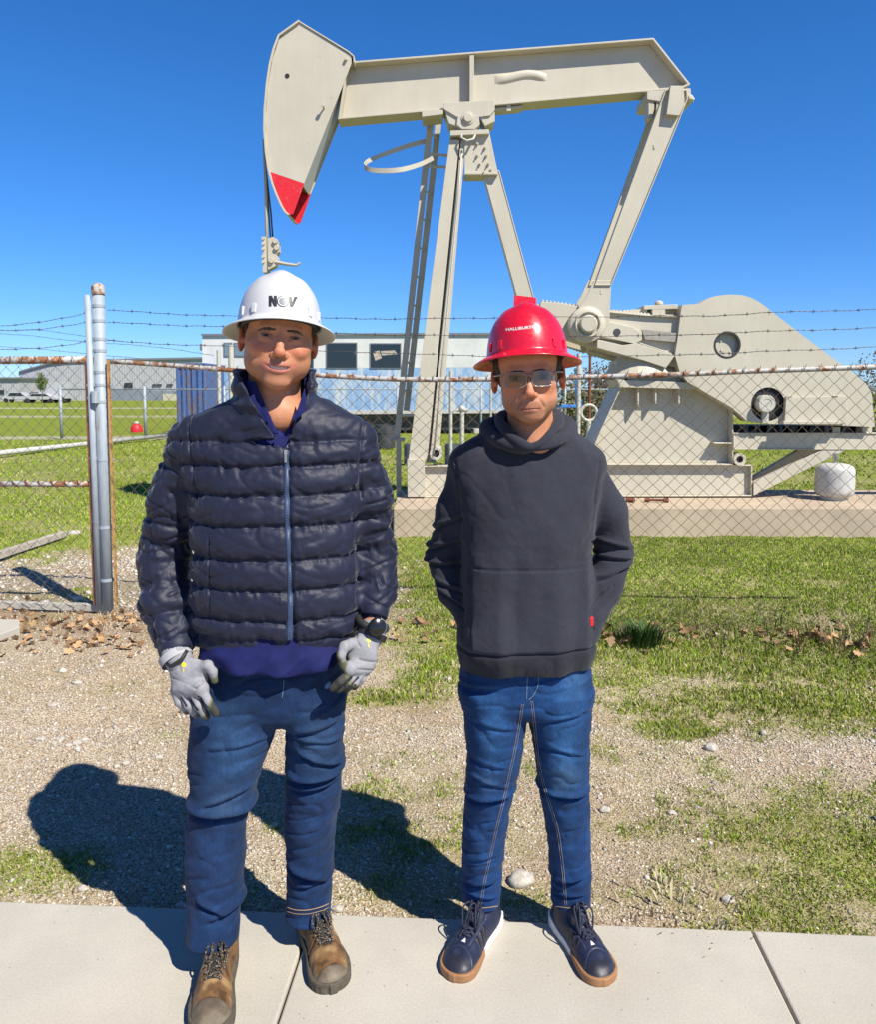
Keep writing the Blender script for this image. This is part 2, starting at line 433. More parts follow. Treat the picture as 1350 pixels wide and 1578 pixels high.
def m_fleece():
    t = NT('black_sweat_cloth'); v = t.coord(obj=False)
    a = t.n('Attribute'); a.attribute_name = 'Col'
    n = t.noise(v, 500, 3, 0.8); n2 = t.noise(v, 9, 6, 0.65); g = t.ramp(n, [(0.3, (0.7,) * 3), (0.7, (1.25,) * 3)]); g2 = t.ramp(n2, [(0.3, (0.82,) * 3), (0.7, (1.1,) * 3)])
    b = t.mix(1.0, a.outputs['Color'], g, 'MULTIPLY'); b = t.mix(1.0, b, g2, 'MULTIPLY'); t.base(b)
    t.set(Roughness=0.95); t.p.inputs['Specular IOR Level'].default_value = 0.15; t.p.inputs['Sheen Weight'].default_value = 0.10
    b1 = t.bump(t.noise(v, 26, 4, 0.6, 0.6), 0.35, 0.006); t.bump(n, 0.25, 0.001, b1); return t.m
M['fleece'] = m_fleece()
M['navy'] = simple('navy_cotton', (0.010, 0.013, 0.080), 0.8, var=0.2, sc=30, bump=0.25, bd=0.002, spec=0.2)
M['zip'] = simple('zip_tape', (0.03, 0.055, 0.12), 0.5, var=0.2, sc=200)
M['zipm'] = simple('zip_metal', (0.6, 0.6, 0.6), 0.3, 0.9)
def gloss(name, c, rough=0.25, var=0.04):
    t = NT(name); v = t.coord(obj=False); n = t.noise(v, 30, 6, 0.7)
    t.base(t.ramp(n, [(0.3, tuple(k * (1 - var * 3) for k in c)), (0.55, c)]))
    t.p.inputs['Roughness'].default_value = rough; r = t.ramp(t.noise(v, 90, 5), [(0.3, (rough * 0.8,) * 3), (0.7, (rough * 1.5,) * 3)])
    t.l(r, t.p.inputs['Roughness']); t.bump(t.noise(v, 35, 2), 0.03, 0.003); return t.m
M['hat_white'] = gloss('white_plastic', (0.56, 0.56, 0.56), 0.30, 0.02)
M['hat_red'] = gloss('red_plastic', (0.62, 0.010, 0.035), 0.25, 0.05)
M['hat_dark'] = simple('headband', (0.045, 0.045, 0.04), 0.7)
M['ink_black'] = simple('ink_black', (0.02, 0.022, 0.028), 0.45)
M['ink_grey'] = simple('ink_grey', (0.18, 0.19, 0.21), 0.4)
M['ink_white'] = simple('ink_white', (0.8, 0.78, 0.75), 0.5)
M['hair'] = simple('black_hair', (0.026, 0.018, 0.013), 0.5, var=0.4, sc=300, bump=0.6, bd=0.002)
M['eye'] = attr_mat('eyeball', 0.25, 0.02, 50, 0, spec=0.3)
M['teeth'] = simple('teeth', (0.70, 0.63, 0.54), 0.3, var=0.08, sc=120)
M['glove'] = attr_mat('work_glove', 0.8, 0.22, 120, 0.3, 0.001, spec=0.25)
M['boot'] = attr_mat('scuffed_leather', 0.6, 0.45, 38, 0.5, 0.003, spec=0.35)
M['shoe'] = attr_mat('sneaker_leather', 0.45, 0.25, 70, 0.25, 0.001, spec=0.4)
M['gum'] = simple('gum_rubber', (0.30, 0.15, 0.065), 0.6)
M['midsole'] = simple('white_foam', (0.66, 0.64, 0.62), 0.6)
M['bootsole'] = simple('boot_sole', (0.085, 0.07, 0.05), 0.8, var=0.3, sc=60, bump=0.3)
def m_lace():
    t = NT('speckled_lace'); v = t.coord(obj=False); n = t.noise(v, 330, 1)
    t.base(t.ramp(n, [(0.56, (0.02, 0.017, 0.015)), (0.63, (0.25, 0.21, 0.15))])); t.set(Roughness=0.9); return t.m
M['lace'] = m_lace()
M['lace_navy'] = simple('navy_lace', (0.022, 0.026, 0.05), 0.85, var=0.3, sc=300)
M['thread'] = simple('tan_thread', (0.34, 0.22, 0.13), 0.9)
M['thread2'] = simple('pale_thread', (0.20, 0.24, 0.32), 0.9)
def m_glass():
    t = NT('clear_lens'); tr = t.n('BsdfTransparent'); gl = t.n('BsdfGlossy'); gl.inputs['Roughness'].default_value = 0.05
    tr.inputs['Color'].default_value = (0.80, 0.86, 0.80, 1); fr = t.n('Fresnel'); fr.inputs['IOR'].default_value = 1.75
    mx = t.n('MixShader'); t.l(fr.outputs[0], mx.inputs[0]); t.l(tr.outputs[0], mx.inputs[1]); t.l(gl.outputs[0], mx.inputs[2])
    t.l(mx.outputs[0], t.out.inputs['Surface']); return t.m
M['lens'] = m_glass()
t_ = NT('clear_frame'); t_.base((0.50, 0.46, 0.43)); t_.set(Roughness=0.15); t_.p.inputs['Transmission Weight'].default_value = 0.6; M['frame'] = t_.m
M['watch'] = simple('black_watch', (0.012, 0.012, 0.013), 0.2)
M['silver'] = simple('silver_ring', (0.5, 0.5, 0.5), 0.25, 0.9)
def m_siding(name, c, sc, axis, rust=None, lo=0.6, hi=0.7):
    t = NT(name); v = t.coord(obj=False); n = t.noise(v, 1.3, 7, 0.7)
    b = t.ramp(n, [(0.3, tuple(k * 0.82 for k in c)), (0.6, c)])
    if rust:
        vs = t.coord(scale=(2.2, 2.2, 0.5), obj=False)
        f = t.ramp(t.noise(vs, 1.6, 7, 0.75), [(lo, (0, 0, 0)), (hi, (1, 1, 1))]); b = t.mix(f, b, rust)
    if sc:
        w = t.n('TexWave'); w.wave_type = 'BANDS'; w.bands_direction = axis; w.inputs['Scale'].default_value = sc; t.l(v, w.inputs['Vector'])
        t.bump(w.outputs['Fac'], 0.6, 0.05)
    t.base(b); t.set(Roughness=0.6); return t.m
M['ware'] = m_siding('warehouse_siding', (0.42, 0.42, 0.44), 0.7, 'X')
M['ware2'] = m_siding('warehouse_base', (0.22, 0.25, 0.30), 0, 'X')
M['bwhite'] = m_siding('white_wall_paint', (0.66, 0.66, 0.63), 0, 'X', (0.34, 0.32, 0.29), 0.72, 0.78)
M['bblue'] = m_siding('pale_blue_paint', (0.24, 0.40, 0.64), 0, 'X', (0.52, 0.56, 0.58), 0.46, 0.60)
M['cblue'] = m_siding('container_blue', (0.045, 0.12, 0.33), 1.3, 'X', (0.13, 0.10, 0.12), 0.47, 0.60)
M['pane'] = simple('dark_window', (0.020, 0.028, 0.035), 0.12)
M['pane_pale'] = simple('pale_window', (0.16, 0.23, 0.28), 0.2)
M['trim'] = simple('grey_trim', (0.16, 0.17, 0.19), 0.6)
M['junk'] = simple('dark_steel', (0.04, 0.045, 0.05), 0.6, var=0.5, sc=6)
M['drum'] = simple('slate_drum', (0.075, 0.095, 0.12), 0.5)
M['gpaint'] = simple('blue_paint', (0.05, 0.22, 0.60), 0.5)
M['bark'] = simple('grey_bark', (0.13, 0.105, 0.085), 0.9)
M['car_w'] = simple('white_car_paint', (0.45, 0.45, 0.47), 0.3)
M['car_d'] = simple('dark_car_paint', (0.03, 0.035, 0.045), 0.3)
M['rock'] = simple('pale_limestone', (0.46, 0.42, 0.36), 0.9, var=0.35, sc=60, bump=0.6, bd=0.004)
M['rock_r'] = simple('clay_stone', (0.42, 0.15, 0.08), 0.9, var=0.2, sc=60, bump=0.5, bd=0.003)
M['wood'] = simple('weathered_board', (0.42, 0.37, 0.30), 0.85, var=0.3, sc=14, bump=0.3)
# ---------------------------------------------------------------- ground, sidewalk, turf
WA = np.array((-1.295, 2.30)); WB = np.array((1.213, 2.148))        # far edge of the sidewalk
WU = (WB - WA) / np.linalg.norm(WB - WA); WN = np.array((-WU[1], WU[0]))  # along / away from camera
def walk_dist(x, y): return (x - WA[0]) * WN[0] + (y - WA[1]) * WN[1]
def fence_y(x): return 5.6 - 0.131 * (np.asarray(x) + 2.3)
def grass_density(x, y):
    """1 turf, 0 bare gravel; patches as the place has them"""
    n = fbm(x * 1.1, y * 1.1, x * 0, 3, 3); n2 = fbm(x * 5, y * 5, x * 0, 2, 9)
    g = np.zeros_like(x)
    def blob(cx, cy, rx, ry, a, rot=0.0):
        dx = x - cx; dy = y - cy; u = dx * cos(rot) + dy * sin(rot); w = -dx * sin(rot) + dy * cos(rot)
        return a * np.exp(-((u / rx) ** 2 + (w / ry) ** 2))
    far = sstep(3.6, 4.9, y + 0.25 * (x - 0.5))                    # turf toward the fence on the right
    g = far * sstep(-0.7, 0.1, x) * 1.0
    g = np.maximum(g, 0.62 * sstep(0.3, 0.9, x) * sstep(2.9, 2.3, y) + blob(1.6, 2.72, 1.1, 0.50, .95, -0.25))      # front right
    g = np.maximum(g, blob(1.9, 3.9, 1.1, 0.50, 1.0, -0.2)); g = np.maximum(g, blob(1.1, 3.6, 0.35, 0.14, .7)); g = np.maximum(g, blob(2.3, 3.3, 0.45, 0.22, .8))
    g = np.maximum(g, blob(0.95, 4.2, 0.55, 0.16, 0.85))
    g = np.maximum(g, blob(1.0, 2.35, 1.4, 0.13, 0.75))
    g = np.maximum(g, blob(0.05, 4.2, 0.42, 0.26, 0.80, 0.1))
    g = np.maximum(g, blob(-0.28, 3.95, 0.35, 0.15, 0.85))
    g = np.maximum(g, blob(0.0, 2.8, 0.55, 0.45, 0.55)); g = np.maximum(g, blob(0.5, 3.3, 0.35, 0.2, 0.4))
    g = np.maximum(g, blob(-0.25, 2.38, 0.45, 0.13, 0.6))
    g = np.maximum(g, blob(-1.35, 2.45, 0.4, 0.18, 0.7))
    g = np.maximum(g, blob(-1.9, 4.0, 0.7, 0.2, 0.30, 0.3))
    g = np.maximum(g, blob(-1.1, 4.7, 0.6, 0.3, 0.4))
    g = np.maximum(g, blob(-1.2, 3.55, 0.25, 0.12, 0.4))
    beyond = sstep(5.9, 6.9, y + 0.13 * x + 0.3 * n)
    left_gravel = np.exp(-(((x + 2.5) / 1.5) ** 2 + ((y - 7.3) / 1.25) ** 2))
    g = np.maximum(g, beyond * (1 - 0.95 * left_gravel))
    g = np.maximum(g, sstep(5.4, 5.7, y + 0.13 * x) * 0.5 * (1 - left_gravel))
    return np.clip(g + 0.34 * n + 0.22 * n2 * sstep(0.02, 0.3, g) - 0.10, 0, 1)
def soil_amount(x, y):
    d = y - fence_y(x)
    s = np.exp(-((d + 0.25) / 0.42) ** 2) * sstep(-0.6, -1.3, x) + 0.55 * np.exp(-((d + 0.25) / 0.16) ** 2) * sstep(-0.6, 0.2, x)
    s = s + 0.5 * np.exp(-((x - 0.9) / 0.6) ** 2 - ((y - 2.75) / 0.28) ** 2) + 0.28 * sstep(2.5, 2.25, y)
    s = s + .55 * np.exp(-((x - .35) / .5) ** 2 - ((y - 2.55) / .25) ** 2) + .5 * np.exp(-((x + .9) / .6) ** 2 - ((y - 3.9) / .3) ** 2) * (y < 5)
    return np.clip(s + 0.55 * fbm(x * 2.6, y * 2.6, x * 0, 3, 5) + .3 * fbm(x * 13, y * 13, x * 0, 2, 6), 0, 1)
def ground_z(x, y):
    h = 0.035 * fbm(x * 0.8, y * 0.8, x * 0, 3, 21) + 0.010 * fbm(x * 6, y * 6, x * 0, 2, 4)
    near = sstep(0.0, 0.5, walk_dist(x, y)); fade = 1 - sstep(30, 60, y)
    return -0.022 + h * near * fade - 0.02 * sstep(3, 8, y) * fade
def axis(segs):
    out = []
    for a, b, n in segs: out += list(np.linspace(a, b, n, endpoint=False))
    return np.array(out + [segs[-1][1]])
gx = axis([(-900, -60, 20), (-60, -8, 50), (-8, -4, 60), (-4, 4.5, 380), (4.5, 9, 60), (9, 60, 50), (60, 900, 20)])
gy = axis([(-60, 0.5, 20), (0.5, 2.0, 20), (2.0, 7.5, 250), (7.5, 13, 110), (13, 40, 90), (40, 200, 60), (200, 2200, 30)])
XX, YY = np.meshgrid(gx, gy, indexing='ij')
ZZ = ground_z(XX, YY)
ZZ = np.where(walk_dist(XX, YY) < -0.02, -0.10, ZZ)
nx, ny = XX.shape
idx = np.arange(nx * ny).reshape(nx, ny)
F_ = np.stack([idx[:-1, :-1], idx[1:, :-1], idx[1:, 1:], idx[:-1, 1:]], -1).reshape(-1, 4)
gd = grass_density(XX, YY); gs = soil_amount(XX, YY)
gcol = np.zeros((nx, ny, 3)); gcol[..., 0] = np.clip((gd + .35 * fbm(XX * 7, YY * 7, XX * 0, 3, 77)) * (.62 + .33 * sstep(5, 9, YY)), 0, 0.93); gcol[..., 1] = gs
trk = np.exp(-((YY - 52 - 0.02 * XX) / 1.3) ** 2) + np.exp(-((YY - 78) / 2.2) ** 2) + 0.9 * np.exp(-((YY - 27.5) / 0.8) ** 2) * sstep(0, -4, XX)
gcol[..., 2] = np.clip(trk * sstep(14, 20, YY), 0, 1)
gcol[..., 0] = np.where(YY > 20, np.clip(gcol[..., 0] + 0.4, 0, 1), gcol[..., 0])
ground = mesh_obj('ground', np.stack([XX, YY, ZZ], -1).reshape(-1, 3), F_, M['ground'], cols=gcol.reshape(-1, 3), origin=(0, 0, 0))
tag(ground, 'bare gravelly soil with patchy green turf around and beyond the chain link fence', 'ground', kind='structure')

# sidewalk: real slabs with open joints between them
mb = MB(); cuts = [-9.0]
s0 = np.dot(np.array((-0.372, 2.05)) - WA, WU); s1 = np.dot(np.array((0.872, 2.05)) - WA, WU); step = s1 - s0
k = -6
edges = [s0 + step * i for i in range(-5, 8)]
for a, b in zip(edges[:-1], edges[1:]):
    a += 0.003; b -= 0.003; c = 0.006
    def ring(e, z): return [tuple(WA + WU * (a + e) + WN * (-e)) + (z,), tuple(WA + WU * (b - e) + WN * (-e)) + (z,), tuple(WA + WU * (b - e) + WN * (-1.5 + e)) + (z,), tuple(WA + WU * (a + e) + WN * (-1.5 + e)) + (z,)]
    R_ = [ring(0, -0.09), ring(0, -c), ring(c * 0.4, -c * 0.25), ring(c, 0.0)]
    V = [p for r in R_ for p in r]; F = []
    for q in range(3):
        for i in range(4):
            F.append((q * 4 + i, q * 4 + (i + 1) % 4, q * 4 + 4 + (i + 1) % 4, q * 4 + 4 + i)[::-1])
    F.append((15, 14, 13, 12)[::-1]); F.append((0, 1, 2, 3)[::-1])
    F = [f[::-1] for f in F]
    mb.add(V, F)
walk = mb.build('sidewalk', M['walk']); tag(walk, 'pale concrete sidewalk slabs with tooled joints', 'sidewalk', kind='structure')
def dz_fix(o):
    bm = bmesh.new(); bm.from_mesh(o.data); bmesh.ops.recalc_face_normals(bm, faces=bm.faces[:]); bm.to_mesh(o.data); bm.free()
dz_fix(walk)

def blades(n, xr, yr, h, w, dens, cols, seed, thr=0.25, lean=0.6, keep_out=None):
    r = np.random.default_rng(seed)
    x = r.uniform(*xr, n); y = r.uniform(*yr, n)
    # tuft clumping
    cx = r.uniform(*xr, max(1, n // 14)); cy = r.uniform(*yr, max(1, n // 14)); q = r.integers(0, len(cx), n)
    m = r.random(n) < 0.6
    x = np.where(m, cx[q] + r.normal(0, 0.017, n), x); y = np.where(m, cy[q] + r.normal(0, 0.017, n), y)
    vis = np.abs(x) < 0.80 * y + 0.5
    ok = vis & (walk_dist(x, y) > 0.005) & (r.random(n) < dens(x, y))
    if keep_out is not None: ok &= ~keep_out(x, y)
    x = x[ok]; y = y[ok]; n = len(x)
    z = ground_z(x, y) - 0.003
    hh = h * r.uniform(0.4, 1.25, n) * (0.7 + 0.6 * (fbm(x * 2.3, y * 2.3, x * 0, 2, 33) + 0.5)); a = r.uniform(0, 2 * pi, n); ww = w * r.uniform(0.6, 1.4, n)
    la = r.uniform(0, 2 * pi, n); ll = r.uniform(0.1, 1.0, n) * lean * hh
    dx = np.cos(a) * ww / 2; dy = np.sin(a) * ww / 2
    V = np.empty((n, 5, 3), dtype=np.float32)
    V[:, 0] = np.stack([x - dx, y - dy, z], 1); V[:, 1] = np.stack([x + dx, y + dy, z], 1)
    mx = x + np.cos(la) * ll * 0.35; my = y + np.sin(la) * ll * 0.35; mz = z + hh * 0.6
    V[:, 2] = np.stack([mx + dx * 0.8, my + dy * 0.8, mz], 1); V[:, 3] = np.stack([mx - dx * 0.8, my - dy * 0.8, mz], 1)
    V[:, 4] = np.stack([x + np.cos(la) * ll, y + np.sin(la) * ll, z + hh], 1)
    b = np.arange(n)[:, None] * 5
    T = np.concatenate([b + np.array((0, 1, 2)), b + np.array((0, 2, 3)), b + np.array((3, 2, 4))], 0)
    pc = r.random(n); C = np.zeros((n, 3)); cols_ = np.array([c for _, c in cols]); ws = np.cumsum([w_ for w_, _ in cols])
    C = cols_[np.searchsorted(ws, pc * ws[-1])]
    C = C * r.uniform(0.7, 1.25, (n, 1)) * (1 + 0.25 * fbm(x * 1.7, y * 1.7, x * 0, 2, 41))[:, None]
    return V.reshape(-1, 3), T, np.repeat(C, 5, 0)
def stack(parts):
    V = []; T = []; C = []; b = 0
    for v, t, c in parts: V.append(v); T.append(t + b); C.append(c); b += len(v)
    return np.concatenate(V), np.concatenate(T), np.concatenate(C)
GRN = [(6, (0.22, 0.32, 0.02)), (4, (0.13, 0.22, 0.015)), (4, (0.32, 0.37, 0.03)), (3.0, (0.54, 0.46, 0.27)), (1.6, (0.30, 0.23, 0.13))]
GRF = [(7, (0.24, 0.37, 0.02)), (3, (0.16, 0.27, 0.015)), (4, (0.35, 0.40, 0.05)), (3.6, (0.52, 0.46, 0.23))]
STR = [(4, (0.54, 0.45, 0.30)), (2, (0.36, 0.27, 0.17)), (2, (0.62, 0.56, 0.42)), (1, (0.18, 0.13, 0.09))]
pad_out = lambda x, y: (x > -0.62) & (y > 8.5) & (y < 10.2)
def dn(x, y):
    g = grass_density(x, y) + 0.42 * fbm(x * 7, y * 7, x * 0, 3, 77) + 0.18 * fbm(x * 28, y * 28, x * 0, 2, 78)
    return sstep(0.26, 0.85, g - .22 * sstep(5.4, 6, y) * (fbm(x * 1.6, y * 1.6, x * 0, 2, 91) > .12)) * (0.75 + .15 * sstep(4.5, 6, y))
P_ = [blades(400000, (-2.8, 3.2), (2.1, 3.7), 0.017, 0.0040, dn, GRN, 1, lean=1.2),
      blades(260000, (-3.6, 4.2), (3.7, 5.4), 0.024, 0.0055, dn, GRN, 2, lean=1.0),
      blades(420000, (-5.6, 6.2), (5.4, 8.6), 0.024, 0.0065, dn, GRF, 3, keep_out=pad_out),
      blades(120000, (-7, 8), (8.5, 13.5), 0.032, 0.012, dn, GRF, 4, keep_out=pad_out),
      blades(60000, (-14, 12), (13.5, 26), 0.045, 0.022, dn, GRF, 5)]
V, T, C = stack(P_); o = mesh_obj('grass', V, T, M['grass'], cols=C, origin=(0, 0, 0), smooth=False)
tag(o, 'short green grass growing in patches through the gravel', 'grass', kind='stuff')
sd = lambda x, y: np.clip(soil_amount(x, y) * 0.8 + 0.16, 0, 1)
P_ = [blades(90000, (-2.4, 2.8), (2.1, 5.6), 0.007, 0.0035, sd, STR, 6, lean=5.0),
      blades(16000, (-3, 4), (4.9, 5.9), 0.03, 0.004, lambda x, y: 0.8 * np.exp(-((y - fence_y(x) + 0.05) / 0.25) ** 2), STR, 8, lean=1.6)]
V, T, C = stack(P_); o = mesh_obj('straw', V, T, M['grass'], cols=C, origin=(0, 0, 0), smooth=False)
tag(o, 'dry straw and dead stalks littering the soil', 'straw', kind='stuff')
# taller dark tuft by the fence, right of the man in the hoodie
def tuft(cx, cy, n, h, rad, seed, cols):
    r = np.random.default_rng(seed); x = cx + r.normal(0, rad, n); y = cy + r.normal(0, rad, n); z = ground_z(x, y)
    a = np.arctan2(y - cy, x - cx) + r.normal(0, 0.5, n); ln = r.uniform(0.2, 0.7, n) * h; hh = h * r.uniform(0.5, 1, n); w = 0.0035
    dx = -np.sin(a) * w; dy = np.cos(a) * w; V = np.empty((n, 5, 3))
    V[:, 0] = np.stack([x - dx, y - dy, z], 1); V[:, 1] = np.stack([x + dx, y + dy, z], 1)
    mx = x + np.cos(a) * ln * .35; my = y + np.sin(a) * ln * .35
    V[:, 2] = np.stack([mx + dx, my + dy, z + hh * .65], 1); V[:, 3] = np.stack([mx - dx, my - dy, z + hh * .65], 1)
    V[:, 4] = np.stack([x + np.cos(a) * ln, y + np.sin(a) * ln, z + hh], 1)
    b = np.arange(n)[:, None] * 5; T = np.concatenate([b + np.array((0, 1, 2)), b + np.array((0, 2, 3)), b + np.array((3, 2, 4))], 0)
    C = np.array(cols)[r.integers(0, len(cols), n)] * r.uniform(.7, 1.2, (n, 1)); return V.reshape(-1, 3), T, np.repeat(C, 5, 0)
g_ = G(990, 985)
V, T, C = tuft(g_[0], g_[1], 420, 0.15, 0.055, 3, [(0.05, 0.11, 0.02), (0.08, 0.16, 0.03), (0.04, 0.08, 0.02)])
o = mesh_obj('grass_tuft', V, T, M['grass'], cols=C, smooth=False)
tag(o, 'dark green grass tuft among dead leaves at the fence foot', 'grass tuft')
V, T, C = stack([tuft(*G(1290, 990)[:2], 60, 0.20, 0.16, 4, [(0.30, 0.22, 0.12)]), tuft(*G(1180, 960)[:2], 40, 0.16, 0.3, 5, [(0.30, 0.24, 0.13), (0.12, 0.16, 0.04)]), tuft(*G(1040, 1390)[:2], 60, 0.05, 0.09, 6, [(0.45, 0.38, 0.25)])])
o = mesh_obj('weed_stalks', V, T, M['grass'], cols=C, smooth=False); tag(o, 'thin dead weed stalks standing along the right part of the fence', 'weeds', kind='stuff')

# gravel
def pebbles(n, xr, yr, s, dens, seed, cols):
    r = np.random.default_rng(seed); x = r.uniform(*xr, n); y = r.uniform(*yr, n)
    ok = (np.abs(x) < 0.80 * y + 0.5) & (walk_dist(x, y) > (0.01 if s > .0023 else -.06 * r.random(n) ** 2)) & (r.random(n) < dens(x, y)); x = x[ok]; y = y[ok]; n = len(x)
    base = np.array([(1, 0, 0), (0.3, 0.9, 0), (-0.8, 0.6, 0), (-0.9, -0.5, 0), (0.2, -1, 0), (0.1, 0, 0.75), (-0.1, 0.1, -0.6)])
    T0 = np.array([(0, 1, 5), (1, 2, 5), (2, 3, 5), (3, 4, 5), (4, 0, 5), (1, 0, 6), (2, 1, 6), (3, 2, 6), (4, 3, 6), (0, 4, 6)])
    V = base[None] * r.uniform(0.7, 1.3, (n, 7, 1)); sz = s * np.exp(r.normal(0, 0.42, n)); V *= sz[:, None, None]
    V[..., 2] *= r.uniform(0.5, 1.0, (n, 1)); a = r.uniform(0, 2 * pi, n); c = np.cos(a)[:, None]; s_ = np.sin(a)[:, None]
    X = V[..., 0] * c - V[..., 1] * s_; Y = V[..., 0] * s_ + V[..., 1] * c; t = r.uniform(-.5, .5, (n, 1)); Z = V[..., 2] + X * t
    V = np.stack([X + x[:, None], Y + y[:, None], Z + (np.where(walk_dist(x, y) < 0, 0.0, ground_z(x, y)) + sz * 0.15)[:, None]], -1)
    T = (np.arange(n)[:, None, None] * 7 + T0[None]).reshape(-1, 3); cc = np.array(cols)
    C = cc[r.integers(0, len(cc), n)] * r.uniform(0.75, 1.2, (n, 1))
    return V.reshape(-1, 3), T, np.repeat(C, 7, 0)
PC = [(0.62, 0.53, 0.41), (0.68, 0.62, 0.51), (0.50, 0.41, 0.30), (0.36, 0.28, 0.20), (0.62, 0.49, 0.34), (0.72, 0.68, 0.59), (0.56, 0.52, 0.46)]
pd = lambda x, y: np.clip(1.05 - 1.1 * grass_density(x, y) - 0.5 * soil_amount(x, y), 0.05, 1)
V, T, C = stack([pebbles(700, (-1.4, 1.5), (1.9, 2.4), 0.0022, lambda x, y: 0 * x + 1, 9, PC), pebbles(185000, (-2.6, 2.6), (2.1, 3.6), 0.0028, pd, 1, PC), pebbles(95000, (-3.5, 3.2), (3.4, 5.5), 0.0036, pd, 2, PC), pebbles(650, (-2.6, 2.6), (2.2, 5.5), 0.010, pd, 3, PC[:2] + PC[5:]),
                 pebbles(9000, (-4.2, 0.6), (5.6, 8.0), 0.011, lambda x, y: pd(x, y) ** 2, 4, PC[:2] + PC[5:])])
o = mesh_obj('gravel', V, T, M['pebble'], cols=C, origin=(0, 0, 0), smooth=False); tag(o, 'loose pale gravel spread over the bare soil', 'gravel', kind='stuff')

# dead oak leaves
def leaves(spots, seed):
    r = np.random.default_rng(seed); Vs = []; Ts = []; Cs = []; b = 0
    for (cx, cy, sx, sy, n) in spots:
        for i in range(int(n * (1.05 if cx < -.8 else .7))):
            x = cx + r.normal(0, sx); y = cy + r.normal(0, sy); L = r.uniform(0.035, 0.075)
            # lobed outline
            m = 7; P = []
            for k in range(m):
                u = k / (m - 1); wdt = L * 0.34 * sin(pi * min(1, u * 1.05) ** 0.8) * (1.15 if k % 2 else 0.55) + 0.0008
                P.append((u * L, wdt, u))
            a = r.uniform(0, 2 * pi); tl = r.normal(0, 0.55); rl = r.normal(0, 0.6); curl = r.uniform(-10, 26)
            pts = [(p[0] - L / 2, 0, 0) for p in P] + [(p[0] - L / 2, p[1], curl * p[1] ** 2) for p in P] + [(p[0] - L / 2, -p[1], curl * p[1] ** 2) for p in P]
            pts = np.array(pts); pts[:, 2] += r.uniform(-4, 9) * pts[:, 0] ** 2
            R = np.array(Matrix.Rotation(a, 3, 'Z') @ Matrix.Rotation(tl, 3, 'Y') @ Matrix.Rotation(rl, 3, 'X'))
            pts = pts @ R.T; pts[:, 2] -= pts[:, 2].min() * 0.7
            z = float(ground_z(np.array([x]), np.array([y]))[0]); pts += (x, y, z + r.uniform(0.0, 0.012) + (.018 if x > -.8 else 0))
            T = []
            for k in range(m - 1):
                T += [(k, k + 1, m + k + 1), (k, m + k + 1, m + k), (k + 1, k, 2 * m + k), (k + 1, 2 * m + k, 2 * m + k + 1)]
            Vs.append(pts); Ts.append(np.array(T) + b); b += len(pts)
            c = np.array([(0.44, 0.25, 0.12), (0.54, 0.34, 0.17), (0.32, 0.18, 0.09), (0.20, 0.12, 0.07)][r.integers(0, 4)]) * r.uniform(0.8, 1.15)
            Cs.append(np.repeat(c[None], len(pts), 0))
    return np.concatenate(Vs), np.concatenate(Ts), np.concatenate(Cs)
sp = []
for (px, py, sx, sy, n) in [(90, 965, .20, .13, 65), (120, 985, .22, .08, 60), (60, 950, .2, .05, 30), (180, 950, .07, .06, 30), (35, 925, .04, .04, 10), (15, 955, .1, .06, 14), (655, 975, .12, .05, 26), (640, 958, .05, .03, 8),
                            (940, 975, .10, .05, 60), (965, 985, .06, .04, 30), (1047, 968, .03, .03, 7), (1105, 980, .10, .02, 14), (1225, 985, .10, .04, 42), (1300, 985, .10, .05, 42), (1335, 1000, .05, .03, 15), (1290, 965, .02, .03, 6)]:
    g_ = G(px, py); sp.append((g_[0], g_[1], sx * 1.5, sy * 2.0, n))
V, T, C = leaves(sp, 5)
o = mesh_obj('dead_leaves', V, T, M['leaf'], cols=C, origin=(0, 0, 0), smooth=False); tag(o, 'curled brown oak leaves gathered along the foot of the fence', 'dead leaves', kind='stuff')

# single stones one can point to
def rock(px, py, rpx, label, mat='rock', group=None, flat=0.6, seed=0, name='stone'):
    c = G(px, py); c[2] = float(ground_z(c[:1], c[1:2])[0]); r = RW(rpx, c); b = bmesh.new(); bmesh.ops.create_icosphere(b, subdivisions=3, radius=1)
    V = np.array([v.co[:] for v in b.verts]); F = [tuple(v.index for v in f.verts) for f in b.faces]; b.free()
    V = V * (1 + 0.30 * fbm(V[:, 0] * 1.3 + seed, V[:, 1] * 1.3, V[:, 2] * 1.3, 3, seed))[:, None]
    V = V * (1 + 0.06 * noise(V[:, 0] * 6 + seed, V[:, 1] * 6, V[:, 2] * 6, seed))[:, None]
    V *= (r, r * 0.8, r * flat); V = V + c + (0, 0, r * flat * 0.45)
    o = mesh_obj(name, V, F, M[mat]); tag(o, label, 'stone', group); return o
rock(803, 1353, 20, 'knobbly pale grey rock on the soil between the shoes of the hooded man', seed=1)
rock(1097, 1142, 11, 'pale rounded stone alone in the gravel on the right, below the turf', seed=2, flat=.7)
rock(1122, 1378, 10, 'whitish stone in the grass near the sidewalk edge on the right', seed=3)
rock(932, 1245, 9, 'tan stone just right of the knees of the man in jeans and hoodie', seed=4)
rock(1036, 1247, 8, 'thin flat pale stone chip in the gravel right of the hooded man', seed=5, flat=.35)
rock(118, 1049, 8, 'flat pale stone alone in the gravel on the left, below the dead leaves', seed=6, flat=.4)
rock(80, 1082, 8, 'tan stone in the gravel at the far left, left of the flat pale stone', seed=7, flat=.4)
rock(690, 1044, 6, 'small pale stone left of the hoodie hem', seed=8)
rock(712, 1073, 5, 'small clay red stone beside the hip of the man in the hoodie', 'rock_r', seed=9)
rock(807, 1152, 6, 'small pale stone seen between the thighs of the man in the hoodie', seed=10)
rock(244, 1157, 6, 'round pale stone left of the white helmeted man, under his glove', seed=11)
